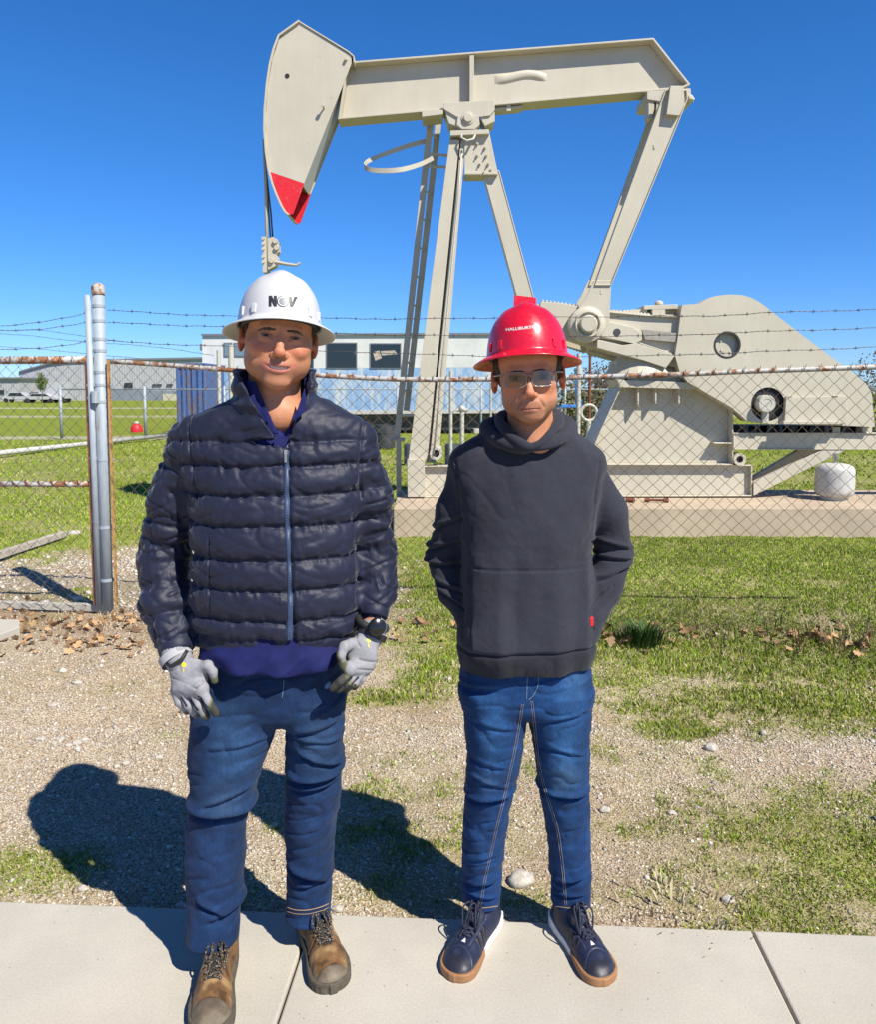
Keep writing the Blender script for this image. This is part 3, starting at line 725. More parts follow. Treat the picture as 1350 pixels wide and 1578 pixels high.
rock(62, 1135, 8, 'tan stone left of the cluster of pale stones', seed=12, flat=.4)
for i, (x, y, r_) in enumerate([(92, 1133, 8), (105, 1142, 6), (118, 1138, 8), (118, 1146, 7), (130, 1132, 6)]):
    rock(x, y, r_, ['leftmost stone of the small pale cluster on the gravel at the left', 'upper middle stone of the small pale cluster on the gravel', 'large middle stone of the small pale cluster on the gravel', 'lowest stone of the small pale cluster on the gravel', 'rightmost stone of the small pale cluster on the gravel'][i], group='clustered pale stones', seed=20 + i, flat=.45)
rock(193, 1165, 6, 'pale stone in the gravel above the shadow of the helmet', seed=30, flat=.5)
rock(140, 1180, 5, 'small white stone at the top edge of the helmet shadow', seed=31, flat=.5)
rock(127, 1361, 8, 'sunlit stone in a gap of the shadow near the sidewalk, far left', seed=32)
rock(277, 1388, 9, 'pale stone against the sidewalk edge by the left boot of the helmeted man', seed=33)
rock(520, 1392, 9, 'pale stone at the sidewalk edge right of the jeans cuff', seed=34)
rock(322, 822, 14, 'whitish rubble stone beyond the fence, behind the quilted jacket', seed=35)
rock(112, 819, 10, 'white rubble stone at the end of the grey board behind the gate', seed=36)
# slab corner at the far left
mb = MB(); a, b, c, d = G(-60, 955, .0), G(28, 957, .0), G(30, 968, .0), G(-60, 1003, .0)
mb.zprism([tuple(a[:2]), tuple(b[:2]), tuple(c[:2]), tuple(d[:2])], -0.09, 0.012)
o = mb.build('concrete_slab', M['walk'], bevel=0.006); tag(o, 'corner of a pale concrete slab at the far left below the gate', 'slab')
mb = MB(); mb.bar((-4.6, 5.86, -0.012), (-2.36, 5.62, -0.012), 0.05, 0.05); o = mb.build('concrete_edging', M['walk'], bevel=.004); tag(o, 'low concrete edging strip under the gate', 'kerb')
mb = MB(); p0, p1 = G(-30, 866), G(98, 824); mb.bar((p0[0], p0[1], .01), (p1[0], p1[1], .01), 0.07, 0.06); o = mb.build('board', M['wood'], bevel=.003); tag(o, 'weathered pale board lying in the gravel behind the gate', 'board')
mb = MB(); p0, p1 = G(-40, 707), G(262, 673.5); mb.tube([(p0[0], p0[1], .07), (p1[0], p1[1], .07)], 0.065, 12); o = mb.build('pipe', M['tank_white'], smooth=True); tag(o, 'long white pipe lying across the grass behind the gate', 'pipe')
# ---------------------------------------------------------------- concrete pad and pump jack
YN, YF = 9.35, 9.95                 # near and far side of the skid
PZ = 0.277
a = W(606, 770, 8.55)
mb = MB(); mb.zprism([(a[0], 8.53), (7.5, 8.53), (7.5, 10.15), (a[0] - .02, 10.15)], -0.15, PZ)
o = mb.build('concrete_pad', M['pad'], bevel=0.012); tag(o, 'long stained concrete pad carrying the pump jack', 'pad')

pj = empty('pump_jack', (W(900, 765, 9.65)[0], 9.65, PZ), 'large cream pump jack with a red tipped horsehead on a concrete pad', 'pump jack')
cm = M['cream']
def part(mb, name, mat=None, par=None, bevel=0.004, **k): return mb.build(name, mat or cm, par or pj, bevel=bevel, **k)

# skid
mb = MB()
for y in (YN, YF - 0.14):
    mb.framed([(630, 718), (1160, 716.5), (1160, 765), (630, 767)], y, y + 0.14, t=0.014, web=0.016)
for px in (700, 880, 1080, 1140):
    q = W(px, 741, YN); mb.box((q[0], 9.65, q[2]), (0.10, 0.40, 0.20))
part(mb, 'skid')
mb = MB(); mb.plate([(627, 708), (654, 708), (655, 766), (628, 766)], YN - .06, YN + .16); part(mb, 'foot')
mb = MB(); mb.plate([(627, 708), (654, 708), (655, 766), (628, 766)], YF - .2, YF); part(mb, 'foot')
# samson post: near leg (channel), far leg, rear leg
def leg_channel(t0, t1, b0, b1, yt, yb, dep, inner=None):
    """tapered H leg: two flanges and a web, leaning inwards from yb at the foot to yt at the top"""
    m = MB()
    A0, A1 = W(t0[0], t0[1], yt), W(t1[0], t1[1], yt); B0, B1 = W(b0[0], b0[1], yb), W(b1[0], b1[1], yb)
    def quadbar(u0, u1, y0, y1):
        V = []
        for (P, Q, yy) in ((A0, A1, yt), (B0, B1, yb)):
            for (u, y) in ((u0, y0), (u1, y0), (u1, y1), (u0, y1)):
                p = P + (Q - P) * u; V.append((p[0], yy + y, p[2]))
        m.add(V, [(0, 1, 2, 3), (7, 6, 5, 4), (0, 4, 5, 1), (1, 5, 6, 2), (2, 6, 7, 3), (3, 7, 4, 0)])
    quadbar(0.0, 0.62, 0.0, 0.012); quadbar(0.0, 0.08, 0.012, dep); quadbar(0.70, 1.0, 0.03, 0.045); quadbar(0.93, 1.0, 0.045, dep); quadbar(0.0, 1.0, dep - .012, dep)
    return m
m = leg_channel((693, 215), (718, 215), (629, 708), (676, 708), 9.52, YN, 0.16); part(m, 'front_leg', bevel=.003)
m = MB(); m.bar(W(706, 215, 9.75), W(664, 712, YF - .1), 0.12, 0.16, up=(0, 1, 0)); part(m, 'front_leg', bevel=.003)
m = MB(); m.tube([W(712, 232, 9.50), W(707, 300, 9.48), W(690, 480, 9.40), W(668, 700, 9.30)], 0.011, 6); m.tube([W(735, 203, 9.50), W(730, 214, 9.44), W(720, 217, 9.42), W(711, 212, 9.45), W(713, 200, 9.5)], 0.014, 6); part(m, 'grease_line', M['white_paint'], bevel=0, smooth=True)
m = MB(); m.framed([(744, 262), (770, 262), (862, 600), (836, 600)], 9.56, 9.74, t=0.012, web=0.175, yw=9.655); part(m, 'rear_leg')
m = MB(); m.plate([(716, 206), (754, 201), (768, 268), (716, 268)], 9.53, 9.545); m.plate([(716, 206), (754, 201), (768, 268), (716, 268)], 9.74, 9.755)
m.plate([(716, 265), (768, 265), (768, 269), (716, 269)], 9.50, 9.80); m.plate([(694, 201), (754, 199), (755, 206), (694, 209)], 9.46, 9.82)
g = part(m, 'gusset_plate')
m = MB()
for (x, y) in [(736, 222), (748, 228), (736, 240), (750, 240), (740, 253), (753, 253), (746, 266), (757, 262)]:
    m = MB(); q = W(x, y, 9.53); m.lathe([(0.009, -.045), (0.009, -0.022), (0.017, -0.022), (0.017, 0.0)], q, 6, 'y'); part(m, 'bolt', par=g, bevel=0)
# centre bearing under the beam
m = MB(); m.plate([(683, 158), (763, 154), (763, 170), (756, 178), (740, 180), (704, 180), (684, 168)], 9.47, 9.49)
m.plate([(684, 158.5), (762, 154.5), (762, 160), (684, 164)], 9.495, 9.83)
m.plate([(685, 168), (705, 180), (708, 196), (692, 190)], 9.49, 9.80); m.plate([(740, 180), (763, 172), (763, 187), (748, 194)], 9.49, 9.80)
m.plate([(706, 178), (738, 178), (740, 192), (732, 199), (712, 199), (704, 192)], 9.46, 9.82)
q = W(721.5, 182, 9.46); m.lathe([(0.0, -0.035), (0.045, -0.035), (0.052, -0.03), (0.052, 0)], q, 20, 'y'); m.lathe([(0.075, -0.012), (0.075, 0.0)], q, 20, 'y')
part(m, 'centre_bearing')
# walking beam
m = MB(); m.framed([(520, 184), (534, 95), (1008, 58), (1065, 130), (1052, 136)], 9.51, 9.79, t=0.022, web=0.016)
m.plate([(724, 84), (731, 83.5), (731, 158), (724, 159)], 9.52, 9.78)
m.plate([(763, 166), (806, 162), (806, 166), (763, 170)], 9.56, 9.74); m.plate([(781, 160), (788, 160), (788, 171), (781, 171)], 9.54, 9.6)
m.plate([(650, 172), (683, 169), (683, 176), (650, 180)], 9.48, 9.82)
beam = part(m, 'walking_beam')
m = MB(); n = 24; V = []; F = []
for i in range(n + 1):
    for j in range(7):
        u = i / n; v = j / 6; q = W(762 + 82 * u, 113 - 4 * sin(pi * u) + (v) * (17 - 3 * u) - 2 * u + 2 * sin(u * 7), 9.63)
        V.append((q[0], 9.645 - 0.028 * (sin(pi * v) ** .5) * (min(1, 6 * u) * min(1, 6 * (1 - u))) ** .5, q[2]))
for i in range(n):
    for j in range(6): F.append((i * 7 + j, (i + 1) * 7 + j, (i + 1) * 7 + j + 1, i * 7 + j + 1)[::-1])
m.add(V, F); part(m, 'name_plate', par=beam, bevel=0, smooth=True)
# horsehead: two side cheeks, curved face, back plates
HH = [(460, 32), (427, 56), (417, 90), (410, 130), (405.5, 180), (406, 220), (413, 262), (424, 296), (437, 326), (444, 332), (451, 332), (462, 318), (544, 96), (545, 86), (537, 79)]
YH0, YH1 = 9.42, 9.92
m = MB()
sid = [(460, 34), (430, 58), (419, 92), (412.5, 130), (408.5, 180), (409, 220), (415.5, 265)]
sid_l = sid + [(468, 283), (541, 98), (541, 86), (536, 82)]
red = [(415.5, 265), (426, 296), (438, 325), (444, 331), (451, 330), (468, 283)]
m.plate(sid_l, YH0, YH0 + .014)
P0 = [W(a, b, YH0) for a, b in sid_l]
m.prism([(p[0], p[2]) for p in P0], YH1 - .014, YH1)
face = [(460, 32), (446, 42), (428, 55), (420, 76), (414, 100), (409.5, 130), (406, 170), (405.5, 200), (408, 235), (412, 262), (418, 284), (424, 300), (432, 318), (438, 328), (444, 333)]
V = []; F = []
P0 = [W(a, b, YH0) for a, b in face]; k = len(P0)
for i, p in enumerate(P0):
    t_ = P0[min(i + 1, k - 1)] - P0[max(i - 1, 0)]; nn = np.array((-t_[2], 0, t_[0])); nn /= np.linalg.norm(nn)
    for (off, y) in ((0, YH0 - .03), (0, YH1 + .03), (-0.022, YH1 + .03), (-0.022, YH0 - .03)): V.append((p[0] + nn[0] * -off, y, p[2] + nn[2] * -off))
for i in range(k - 1):
    for j in range(4): F.append((i * 4 + j, (i + 1) * 4 + j, (i + 1) * 4 + (j + 1) % 4, i * 4 + (j + 1) % 4))
F += [(0, 1, 2, 3), (k * 4 - 1, k * 4 - 2, k * 4 - 3, k * 4 - 4)]
m.add(V, F)
P1 = [W(a, b, YH0) for a, b in [(460, 32), (537, 79), (545, 86), (545, 95)]]
for a_, b_ in zip(P1[:-1], P1[1:]):
    m.bar((a_[0], (YH0 + YH1) / 2, a_[2] - .01), (b_[0], (YH0 + YH1) / 2, b_[2] - .01), YH1 - YH0 + .03, 0.014)
a_, b_ = W(541, 100, YH0), W(470, 285, YH0)
m.bar((a_[0] - .05, (YH0 + YH1) / 2, a_[2]), (b_[0] - .04, (YH0 + YH1) / 2, b_[2]), YH1 - YH0 - .03, 0.012)
q = W(533, 92, YH0); m.lathe([(0.018, -.035), (0.018, 0)], q, 8, 'y')
q = W(499, 167, YH0); m.tube([q, q + np.array((-.005, -.07, .01))], .011, 8); m.tube([q + np.array((-.005, -.06, .01)), q + np.array((-.005, -.085, .01))], .022, 8)
q = W(441, 41, YH0); m.box((q[0], 9.65, q[2] + .01), (0.05, 0.14, 0.05))
head = part(m, 'horsehead', bevel=.003); dz_fix(head)
P0 = [W(a, b, YH0) for a, b in red]
for y in (YH0, YH1 - .014): m = MB(); m.prism([(p[0], p[2]) for p in P0], y, y + .014); part(m, 'horsehead_tip', M['red'], par=head, bevel=.002)
m = MB(); q = W(442, 117, YH0 - .001); m.lathe([(0.026, 0), (0.026, 0.010)], q + np.array((0, -.004, 0)), 18, 'y'); part(m, 'lifting_hole_shade', M['dark'], par=head, bevel=0)  # black disc on the cheek: a hole's shade put into colour
# bridle: two cables and the carrier bar with the polished rod clamp
for dy, x0, x1 in ((0.0, 408, 416.5), (0.12, 408, 420)):
    m = MB(); m.tube([W(x0 - 1, 205, 9.58 + dy), W(x0, 250, 9.58 + dy), W(x1 - 3, 330, 9.58 + dy), W(x1, 372, 9.58 + dy)], 0.010, 6); part(m, 'bridle_cable', M['steel'], bevel=0, smooth=True)
m = MB(); m.tube([W(406, 215, 9.5), W(409, 300, 9.52), W(411, 420, 9.55)], 0.017, 8); part(m, 'polished_rod', bevel=0, smooth=True)
m = MB(); m.plate([(404, 365), (409, 365), (410, 420), (404, 420)], 9.5, 9.72); m.plate([(411, 368), (420, 365), (428, 372), (429, 388), (425, 392), (428, 400), (424, 410), (412, 416)], 9.54, 9.68)
for y in (368, 376, 384, 396, 404): q = W(405, y, 9.5); m.lathe([(0.02, -.03), (0.02, 0)], q, 6, 'y')
for (x, y) in ((424, 372), (426, 382), (418, 402)): q = W(x, y, 9.54); m.lathe([(0.03, -.03), (0.03, 0)], q, 10, 'y')
m.tube([W(424, 404, 9.55), W(440, 407, 9.52), W(456, 409, 9.5), W(462, 405, 9.5)], [0.022, 0.02, 0.016, 0.014], 8)
m.tube([W(412, 415, 9.6), W(414, 700, 9.6), W(414, 780, 9.6)], 0.02, 8)
part(m, 'rod_clamp', bevel=.002)
# ladder with its safety hoop
YL = 9.88
m = MB(); lr = [(664, 178), (643, 380), (611, 676)]; rr = [(677, 178), (658, 350), (626, 633)]
for poly, yo in ((lr, YL), (rr, YL + .36)):
    for a_, b_ in zip(poly[:-1], poly[1:]): m.bar(W(*a_, yo), W(*b_, yo), 0.018, 0.065, up=(0, 1, 0)) if 0 else m.bar(W(*a_, yo), W(*b_, yo), 0.075, 0.015, up=(0, 1, 0))
def on(poly, py, y):
    for a_, b_ in zip(poly[:-1], poly[1:]):
        if a_[1] <= py <= b_[1]: u = (py - a_[1]) / (b_[1] - a_[1]); return W(a_[0] + u * (b_[0] - a_[0]), py, y)
for py in (205, 248, 292, 335, 379, 423, 467, 511, 555, 598):
    a_, b_ = on(lr, py, YL), on(rr, py + 8, YL + .36); m.tube([a_, b_], 0.013, 8)
for y0, y1 in ((237, 240), (256, 258)): m.bar(W(660, y0, YL), W(692, y1, 9.75), 0.03, 0.03)
m.bar(W(612, 640, YL), W(640, 640, 9.85), 0.07, 0.03); m.box(W(614, 678, YL) + np.array((0, .1, 0)), (.14, .3, .03))
m.bar(W(614, 678, YL), (W(614, 678, YL)[0], YL, PZ - .3), 0.06, 0.06, up=(0, 1, 0))
lad = part(m, 'ladder', bevel=.002)
m = MB(); K = 26; V = []; F = []
ctrl = [W(657, 217, 9.97), W(630, 224, 9.92), W(590, 238, 9.86), W(566, 249, 9.75), W(563, 258, 9.6), W(580, 263, 9.5), W(615, 262, 9.45), W(645, 254, 9.55), W(668, 243, 9.72)]
def cat(P, n):
    P = [2 * P[0] - P[1]] + list(P) + [2 * P[-1] - P[-2]]; out = []
    for i in range(1, len(P) - 2):
        for j in range(n):
            t = j / n; out.append(0.5 * ((2 * P[i]) + (-P[i - 1] + P[i + 1]) * t + (2 * P[i - 1] - 5 * P[i] + 4 * P[i + 1] - P[i + 2]) * t * t + (-P[i - 1] + 3 * P[i] - 3 * P[i + 1] + P[i + 2]) * t ** 3))
    out.append(P[-2]); return np.array(out)
C_ = cat(ctrl, 6); k = len(C_)
for i, p in enumerate(C_):
    t_ = C_[min(i + 1, k - 1)] - C_[max(i - 1, 0)]; n_ = np.cross(t_, (0, 0, 1)); n_ /= np.linalg.norm(n_)
    for (s_, z) in ((0, .028), (0, -.028), (.01, -.028), (.01, .028)): V.append(p + n_ * s_ + np.array((0, 0, z)))
for i in range(k - 1):
    for j in range(4): F.append((i * 4 + j, (i + 1) * 4 + j, (i + 1) * 4 + (j + 1) % 4, i * 4 + (j + 1) % 4))
m.add(V, F); o = part(m, 'safety_hoop', par=lad, bevel=0, smooth=True, angle=40); dz_fix(o)
# equaliser bar and pitman arms
m = MB(); m.plate([(998, 141), (1065, 136), (1066, 152), (1040, 160), (998, 153)], 9.40, 9.9)
for x in (1000, 1012): m.plate([(x, 150), (x + 9, 150), (x + 9, 168), (x + 5, 182), (x, 182)], 9.42, 9.60)
q = W(1062, 154, 9.4); m.lathe([(0.02, -.08), (0.045, -.05), (0.045, 0.4)], q, 10, 'y'); m.tube([W(1055, 150, 9.38), W(1070, 155, 9.36)], .03, 8)
eq = part(m, 'equaliser')
def pitman(y, dx):
    m = MB()
    m.framed([(1026 + dx, 138), (1060 + dx, 138), (1061 + dx, 152), (1046 + dx, 190), (943 + dx, 440), (917 + dx, 440)], y, y + .10, t=.012, web=.012, yw=y + .03)
    m.plate([(1034 + dx, 132), (1054 + dx, 132), (1056 + dx, 160), (1048 + dx, 178), (1028 + dx, 176)], y - .05, y + .06)
    m.plate([(916 + dx, 432), (943 + dx, 432), (941 + dx, 470), (940 + dx, 498), (930 + dx, 512), (900 + dx, 514), (884 + dx, 500), (886 + dx, 484), (904 + dx, 458)], y + .02, y + .045)
    for (a, b) in ((1009, 226), (927, 450)): q = W(a + dx, b, y + .02); m.box(q, (.02, .01, .05))
    for i in range(5):
        an = 0.2 + i * .75; q = W(908 + dx + 22 * cos(an) * 1.0, 497 - 22 * sin(an), y + .02); m.lathe([(0.012, -.015), (0.012, 0)], q, 6, 'y')
    return part(m, 'pitman_arm')
pitman(9.20, 0); pitman(9.96, -9)
# cranks and counterweights
def crank(y, dx, dyp):
    f = lambda L: [(a + dx, b + dyp) for a, b in L]
    m = MB()
    body = f([(834, 465), (866, 467), (895, 473), (941, 478), (1005, 484), (1062, 486), (1078, 505), (1064, 545), (1041, 566), (994, 556), (950, 547), (920, 537), (875, 524), (842, 512), (830, 490)])
    m.plate(body, y + .02, y + .16)
    # rack of gear teeth on the top and bottom edges
    for (x0, y0, x1, y1, n) in ((836, 464, 895, 472, 10), (945, 479, 1004, 485, 11), (880, 524, 918, 537, 8), (922, 538, 994, 558, 14)):
        for i in range(n):
            u0 = i / n; u1 = (i + .5) / n; s_ = 1 if y0 > 500 else -1
            m.plate([(x0 + (x1 - x0) * u0 + dx, y0 + (y1 - y0) * u0 + dyp - 2 * s_), (x0 + (x1 - x0) * u1 + dx, y0 + (y1 - y0) * u1 + dyp - 2 * s_), (x0 + (x1 - x0) * u1 + dx, y0 + (y1 - y0) * u1 + dyp + 2.4 * s_), (x0 + (x1 - x0) * u0 + dx, y0 + (y1 - y0) * u0 + dyp + 2.4 * s_)], y + .04, y + .14)
    c = part(m, 'crank')
    m = MB()
    m.framed(f([(918, 478), (1003, 486), (1060, 488), (1041, 548), (983, 528), (921, 521)]), y - .06, y + .02, t=.012, web=.015, yw=y - .01)
    m.plate(f([(921, 523), (960, 532), (983, 529), (1041, 548), (1027, 567), (994, 556), (921, 536)]), y - .11, y + .02)
    m.plate(f([(937, 495), (976, 504), (990, 514), (990, 524), (979, 530), (927, 519)]), y - .09, y + .01)
    part(m, 'counterweight', par=c)
    return c
c1 = crank(9.34, 0, 0); crank(9.86, -14, 6)
m = MB(); q = W(951.5, 512, 9.245); m.lathe([(0.042, 0.0), (0.042, 0.012)], q, 18, 'y'); part(m, 'pin_hole_shade', M['junk'], par=c1, bevel=0)  # dark disc on the plate stands for a shaded hole
m = MB(); m.plate([(990, 508), (1051, 514), (1040, 527), (995, 523)], 9.262, 9.30); part(m, 'slot_shade_plate', simple('slot_shade', (.30, .285, .24)), par=c1, bevel=0)  # solid plate; the recess shade is put into a darker cream
m = MB(); q = W(908, 499, 9.12)
m.lathe([(0.0, -.02), (0.085, -.02), (0.10, -.005), (0.10, .05), (0.165, .06), (0.20, .075), (0.205, .24)], q, 28, 'y'); m.lathe([(0.12, .045), (0.13, .02), (0.145, .02), (0.15, .06)], q, 28, 'y', ring=True)
part(m, 'crank_pin_bearing')
# gear reducer on its pedestal
m = MB()
m.plate([(1005, 484), (1016, 472), (1042, 470), (1044, 474), (1088, 470), (1120, 470), (1120, 596), (1010, 596), (948, 577), (950, 556), (1010, 556)], 9.46, 9.86)
m.plate([(962, 478), (998, 476), (998, 489), (962, 489)], 9.40, 9.7)
m.plate([(993, 471), (1045, 469), (1045, 476), (993, 477)], 9.36, 9.8); q = W(1016, 470, 9.6); m.lathe([(0.05, 0), (0.05, .03), (0.02, .05)], q, 14)
m.plate([(1006, 477), (1026, 477), (1026, 486), (1006, 486)], 9.34, 9.5)
part(m, 'gear_reducer')
m = MB(); q = W(985, 577, 9.6); m.lathe([(0.40, 0), (0.30, .14), (0.26, .22)], q, 24); m.plate([(952, 585), (1078, 590), (1076, 600), (956, 597)], 9.30, 9.9); part(m, 'reducer_base')
m = MB(); m.framed([(957, 596), (1075, 596), (1131, 628), (1131, 717), (903, 717), (925, 665)], YN - .02, YF + .02, t=.014, web=.02, yw=YN + .13)
for x in (983, 1010, 1046): m.plate([(x, 598), (x + 2.5, 598), (x + 2.5, 628 if x < 1000 else 622), (x, 622)], YN - .014, YN + .13)
m.plate([(1101, 682), (1129, 682), (1129, 684), (1101, 684)], YN - .014, YN + .13)
m.framed([(957, 596), (1075, 596), (1131, 628), (1131, 717), (903, 717), (925, 665)], YF - .12, YF + .02, t=.014, web=.02, yw=YF - .02)
part(m, 'pedestal')
# belt guard with its openings, pulley and motor
GO = [(1050, 480), (1052, 470), (1079, 468), (1088, 462), (1097, 458), (1105, 456), (1125, 454), (1145, 455), (1158, 459), (1168, 464), (1180, 472), (1192, 482), (1240, 519), (1297, 562), (1308, 569), (1321, 579), (1331, 587), (1337, 594), (1343, 603), (1345, 612), (1349, 658), (1297, 656), (1240, 655), (1181, 653), (1152, 649), (1140, 638), (1128, 628), (1090, 606), (1061, 589), (1048, 572), (1041, 548), (1046, 515)]
YG0, YG1 = 9.24, 9.44
def holed_plate(m, outer, holes, y0, y1):
    """a plate with round holes: bridge every hole to the outline through triangulation"""
    b = bmesh.new(); edges = []
    def loop(P):
        vs = [b.verts.new(p) for p in P]
        for i in range(len(vs)): edges.append(b.edges.new((vs[i], vs[(i + 1) % len(vs)])))
    loop([W(a_, c_, y0) for a_, c_ in outer])
    for (hx, hy, hr) in holes:
        q = W(hx, hy, y0); r = RW(hr, q); loop([(q[0] + r * cos(2 * pi * i / 32), y0, q[2] + r * sin(2 * pi * i / 32)) for i in range(32)])
    bmesh.ops.triangle_fill(b, use_beauty=True, use_dissolve=False, edges=edges)
    r = bmesh.ops.extrude_face_region(b, geom=b.faces[:]); vs = [e for e in r['geom'] if isinstance(e, bmesh.types.BMVert)]
    for v in vs: v.co.y = y1
    bmesh.ops.recalc_face_normals(b, faces=b.faces[:]); b.verts.index_update()
    m.add([v.co[:] for v in b.verts], [tuple(v.index for v in f.verts) for f in b.faces]); b.free()
m = MB(); holed_plate(m, GO, [(1121.5, 531.5, 18), (1184, 623, 26)], YG0, YG0 + .006)
P0 = [W(a_, b_, YG0) for a_, b_ in GO]; k = len(P0); V = []; F = []
for p in P0: V += [(p[0], YG0 + .004, p[2]), (p[0], YG1, p[2])]
for i in range(k): j = (i + 1) % k; F.append((2 * i, 2 * j, 2 * j + 1, 2 * i + 1))
m.add(V, F)
m.prism([(p[0], p[2]) for p in P0], YG1, YG1 + .01)
gd_ = part(m, 'belt_guard', bevel=0, smooth=True, angle=40)
m = MB()
q = W(1121.5, 531.5, YG0); r = RW(18, q); m.lathe([(r + .001, .03), (r + .001, -.005), (r + .020, -.005), (r + .020, .03)], q, 32, 'y', ring=True)
part(m, 'porthole_ring', M['black_rubber'], par=gd_, bevel=0, smooth=True, angle=40)
m = MB(); q = W(1121.5, 531.5, YG0 + .06); m.lathe([(0.0, .0), (0.155, .0), (0.155, .05)], q, 28, 'y')
for an, rr_ in ((.3, .09), (1.5, .095), (2.6, .09), (3.9, .09), (5.1, .09)): m.lathe([(0.014, -.01), (.014, 0)], q + np.array((rr_ * cos(an), 0, rr_ * sin(an))), 8, 'y')
part(m, 'gear_pulley', par=gd_, bevel=0, smooth=True, angle=40)
m = MB(); q = W(1184, 623, YG0 + .03); m.lathe([(0.20, 0.0), (0.20, .10)], q, 32, 'y')
for i in range(10): an = i * 2 * pi / 10; m.lathe([(0.010, -.012), (.010, 0)], q + np.array((.165 * cos(an), 0, .165 * sin(an))), 6, 'y')
part(m, 'pulley_well', M['dark'], par=gd_, bevel=0)  # dark disc behind the opening, its shade painted as near-black
m = MB(); q = W(1180, 622, YG0 - .05); m.lathe([(0.05, -.05), (0.055, -.055), (0.092, -.055), (0.098, -.045), (0.098, .08)], q, 28, 'y'); m.lathe([(0.0, -.035), (.03, -.04), (.05, -.035)], q, 20, 'y'); m.box(q + np.array((.02, .05, -.14)), (.07, .05, .16))
part(m, 'motor_pulley', M['white_paint'], bevel=0, smooth=True, angle=40)
m = MB(); m.plate([(1212, 612), (1305, 610), (1305, 653), (1210, 653)], YG0 - .06, YG0 - .002); m.plate([(1208, 649), (1296, 649), (1296, 654), (1208, 654)], YG0 - .14, YG0 - .06)
for x in (1214, 1284): m.plate([(x, 609), (x + 9, 609), (x + 9, 611), (x, 611)], YG0 - .07, YG0 - .05)
part(m, 'motor_cover')
# motor rail frame behind the pedestal
m = MB()
for y in (YN - .03, YF - .1): m.framed([(1131, 667), (1480, 667), (1480, 693), (1131, 693)], y, y + .12, t=.012, web=.09)
m.plate([(1284, 658), (1296, 658), (1296, 668), (1284, 668)], YN, YN + .3); m.plate([(1330, 645), (1345, 645), (1345, 668), (1330, 668)], YN, YF)
rf = part(m, 'motor_rail')
m = MB(); m.plate([(1131, 655), (1330, 656), (1330, 667), (1131, 667)], YN + .2, YN + .5)
r_ = np.random.default_rng(4)
for i in range(26):
    x = r_.uniform(1140, 1320); m.plate([(x, 657), (x + r_.uniform(4, 14), 656), (x + 8, 667), (x, 667)], YN + .02, YN + .06 + r_.uniform(0, .1))
part(m, 'slide_base', M['junk'], par=rf, bevel=0)
m = MB(); m.plate([(1162, 743), (1269, 693), (1306, 693), (1162, 764)], YN - .02, YN + .05); part(m, 'diagonal_brace')
m = MB(); m.plate([(1162, 735), (1232, 693), (1275, 693), (1162, 752)], YF - .12, YF - .04); part(m, 'diagonal_brace')
# cross pipes with open ends
for (x, y, r) in ((672, 699, 10), (1141, 708, 9.5)):
    m = MB(); q = W(x, y, YN - .04); R_ = RW(r, q); m.lathe([(R_ * .58, .10), (R_ * .58, 0.0), (R_, 0.0), (R_, .62)], q, 22, 'y')
    p_ = part(m, 'cross_pipe', M['white_paint'] if x < 900 else cm, bevel=0, smooth=True, angle=40)
    m = MB(); m.lathe([(0, 0), (R_ * .57, 0.0), (R_ * .57, .02)], q + np.array((0, .03, 0)), 18, 'y'); part(m, 'bore_shade', M['dark'], par=p_, bevel=0)  # dark disc inside the pipe end stands for the shaded bore

# gas bottle standing on the pad
q = W(1286, 769, 9.2); q[2] = PZ; R_ = RW(28.5, q)
tk = empty('gas_cylinder', q, 'squat white gas cylinder standing on the concrete pad under the brace', 'gas cylinder')
m = MB(); m.lathe([(0.0, .035), (R_ * .65, .035), (R_ * .90, .055), (R_ * .99, .09), (R_, .11), (R_, .315), (R_ * .985, .35), (R_ * .90, .385), (R_ * .70, .408), (R_ * .4, .42), (0, .425)], q, 40); m.build('tank', M['tank_white'], tk, smooth=True)
m = MB(); m.lathe([(R_ * .66, 0), (R_ * .70, 0), (R_ * .70, .045), (R_ * .66, .045)], q, 30, ring=True); m.build('foot_ring', M['white_paint'], tk, smooth=True, angle=40)
m = MB(); m.lathe([(.022, .43), (.022, .50), (.03, .50), (.03, .53)], q, 12); m.tube([q + (0, 0, .48), q + (0, -.06, .48)], .014, 8); m.build('valve', M['silver'], tk, smooth=True, angle=40)
# rusty bolts lying on the pad
for (x0, x1, lb) in ((994, 1031, 'rusty long bolt with nuts lying on the pad, right one of the two'), (966, 978, 'rusty bolt lying on the pad, half hidden by the hooded sleeve')):
    m = MB(); a_, b_ = W(x0, 760, 9.0), W(x1, 764, 8.95); a_[2] = b_[2] = PZ + .026
    m.tube([a_, b_], .014, 8); d_ = (b_ - a_) / np.linalg.norm(b_ - a_)
    m.tube([a_, a_ + d_ * .055], .028, 6); m.tube([b_ - d_ * .05, b_], .03, 6)
    o = m.build('rusty_bolt', M['rust']); tag(o, lb, 'bolt')
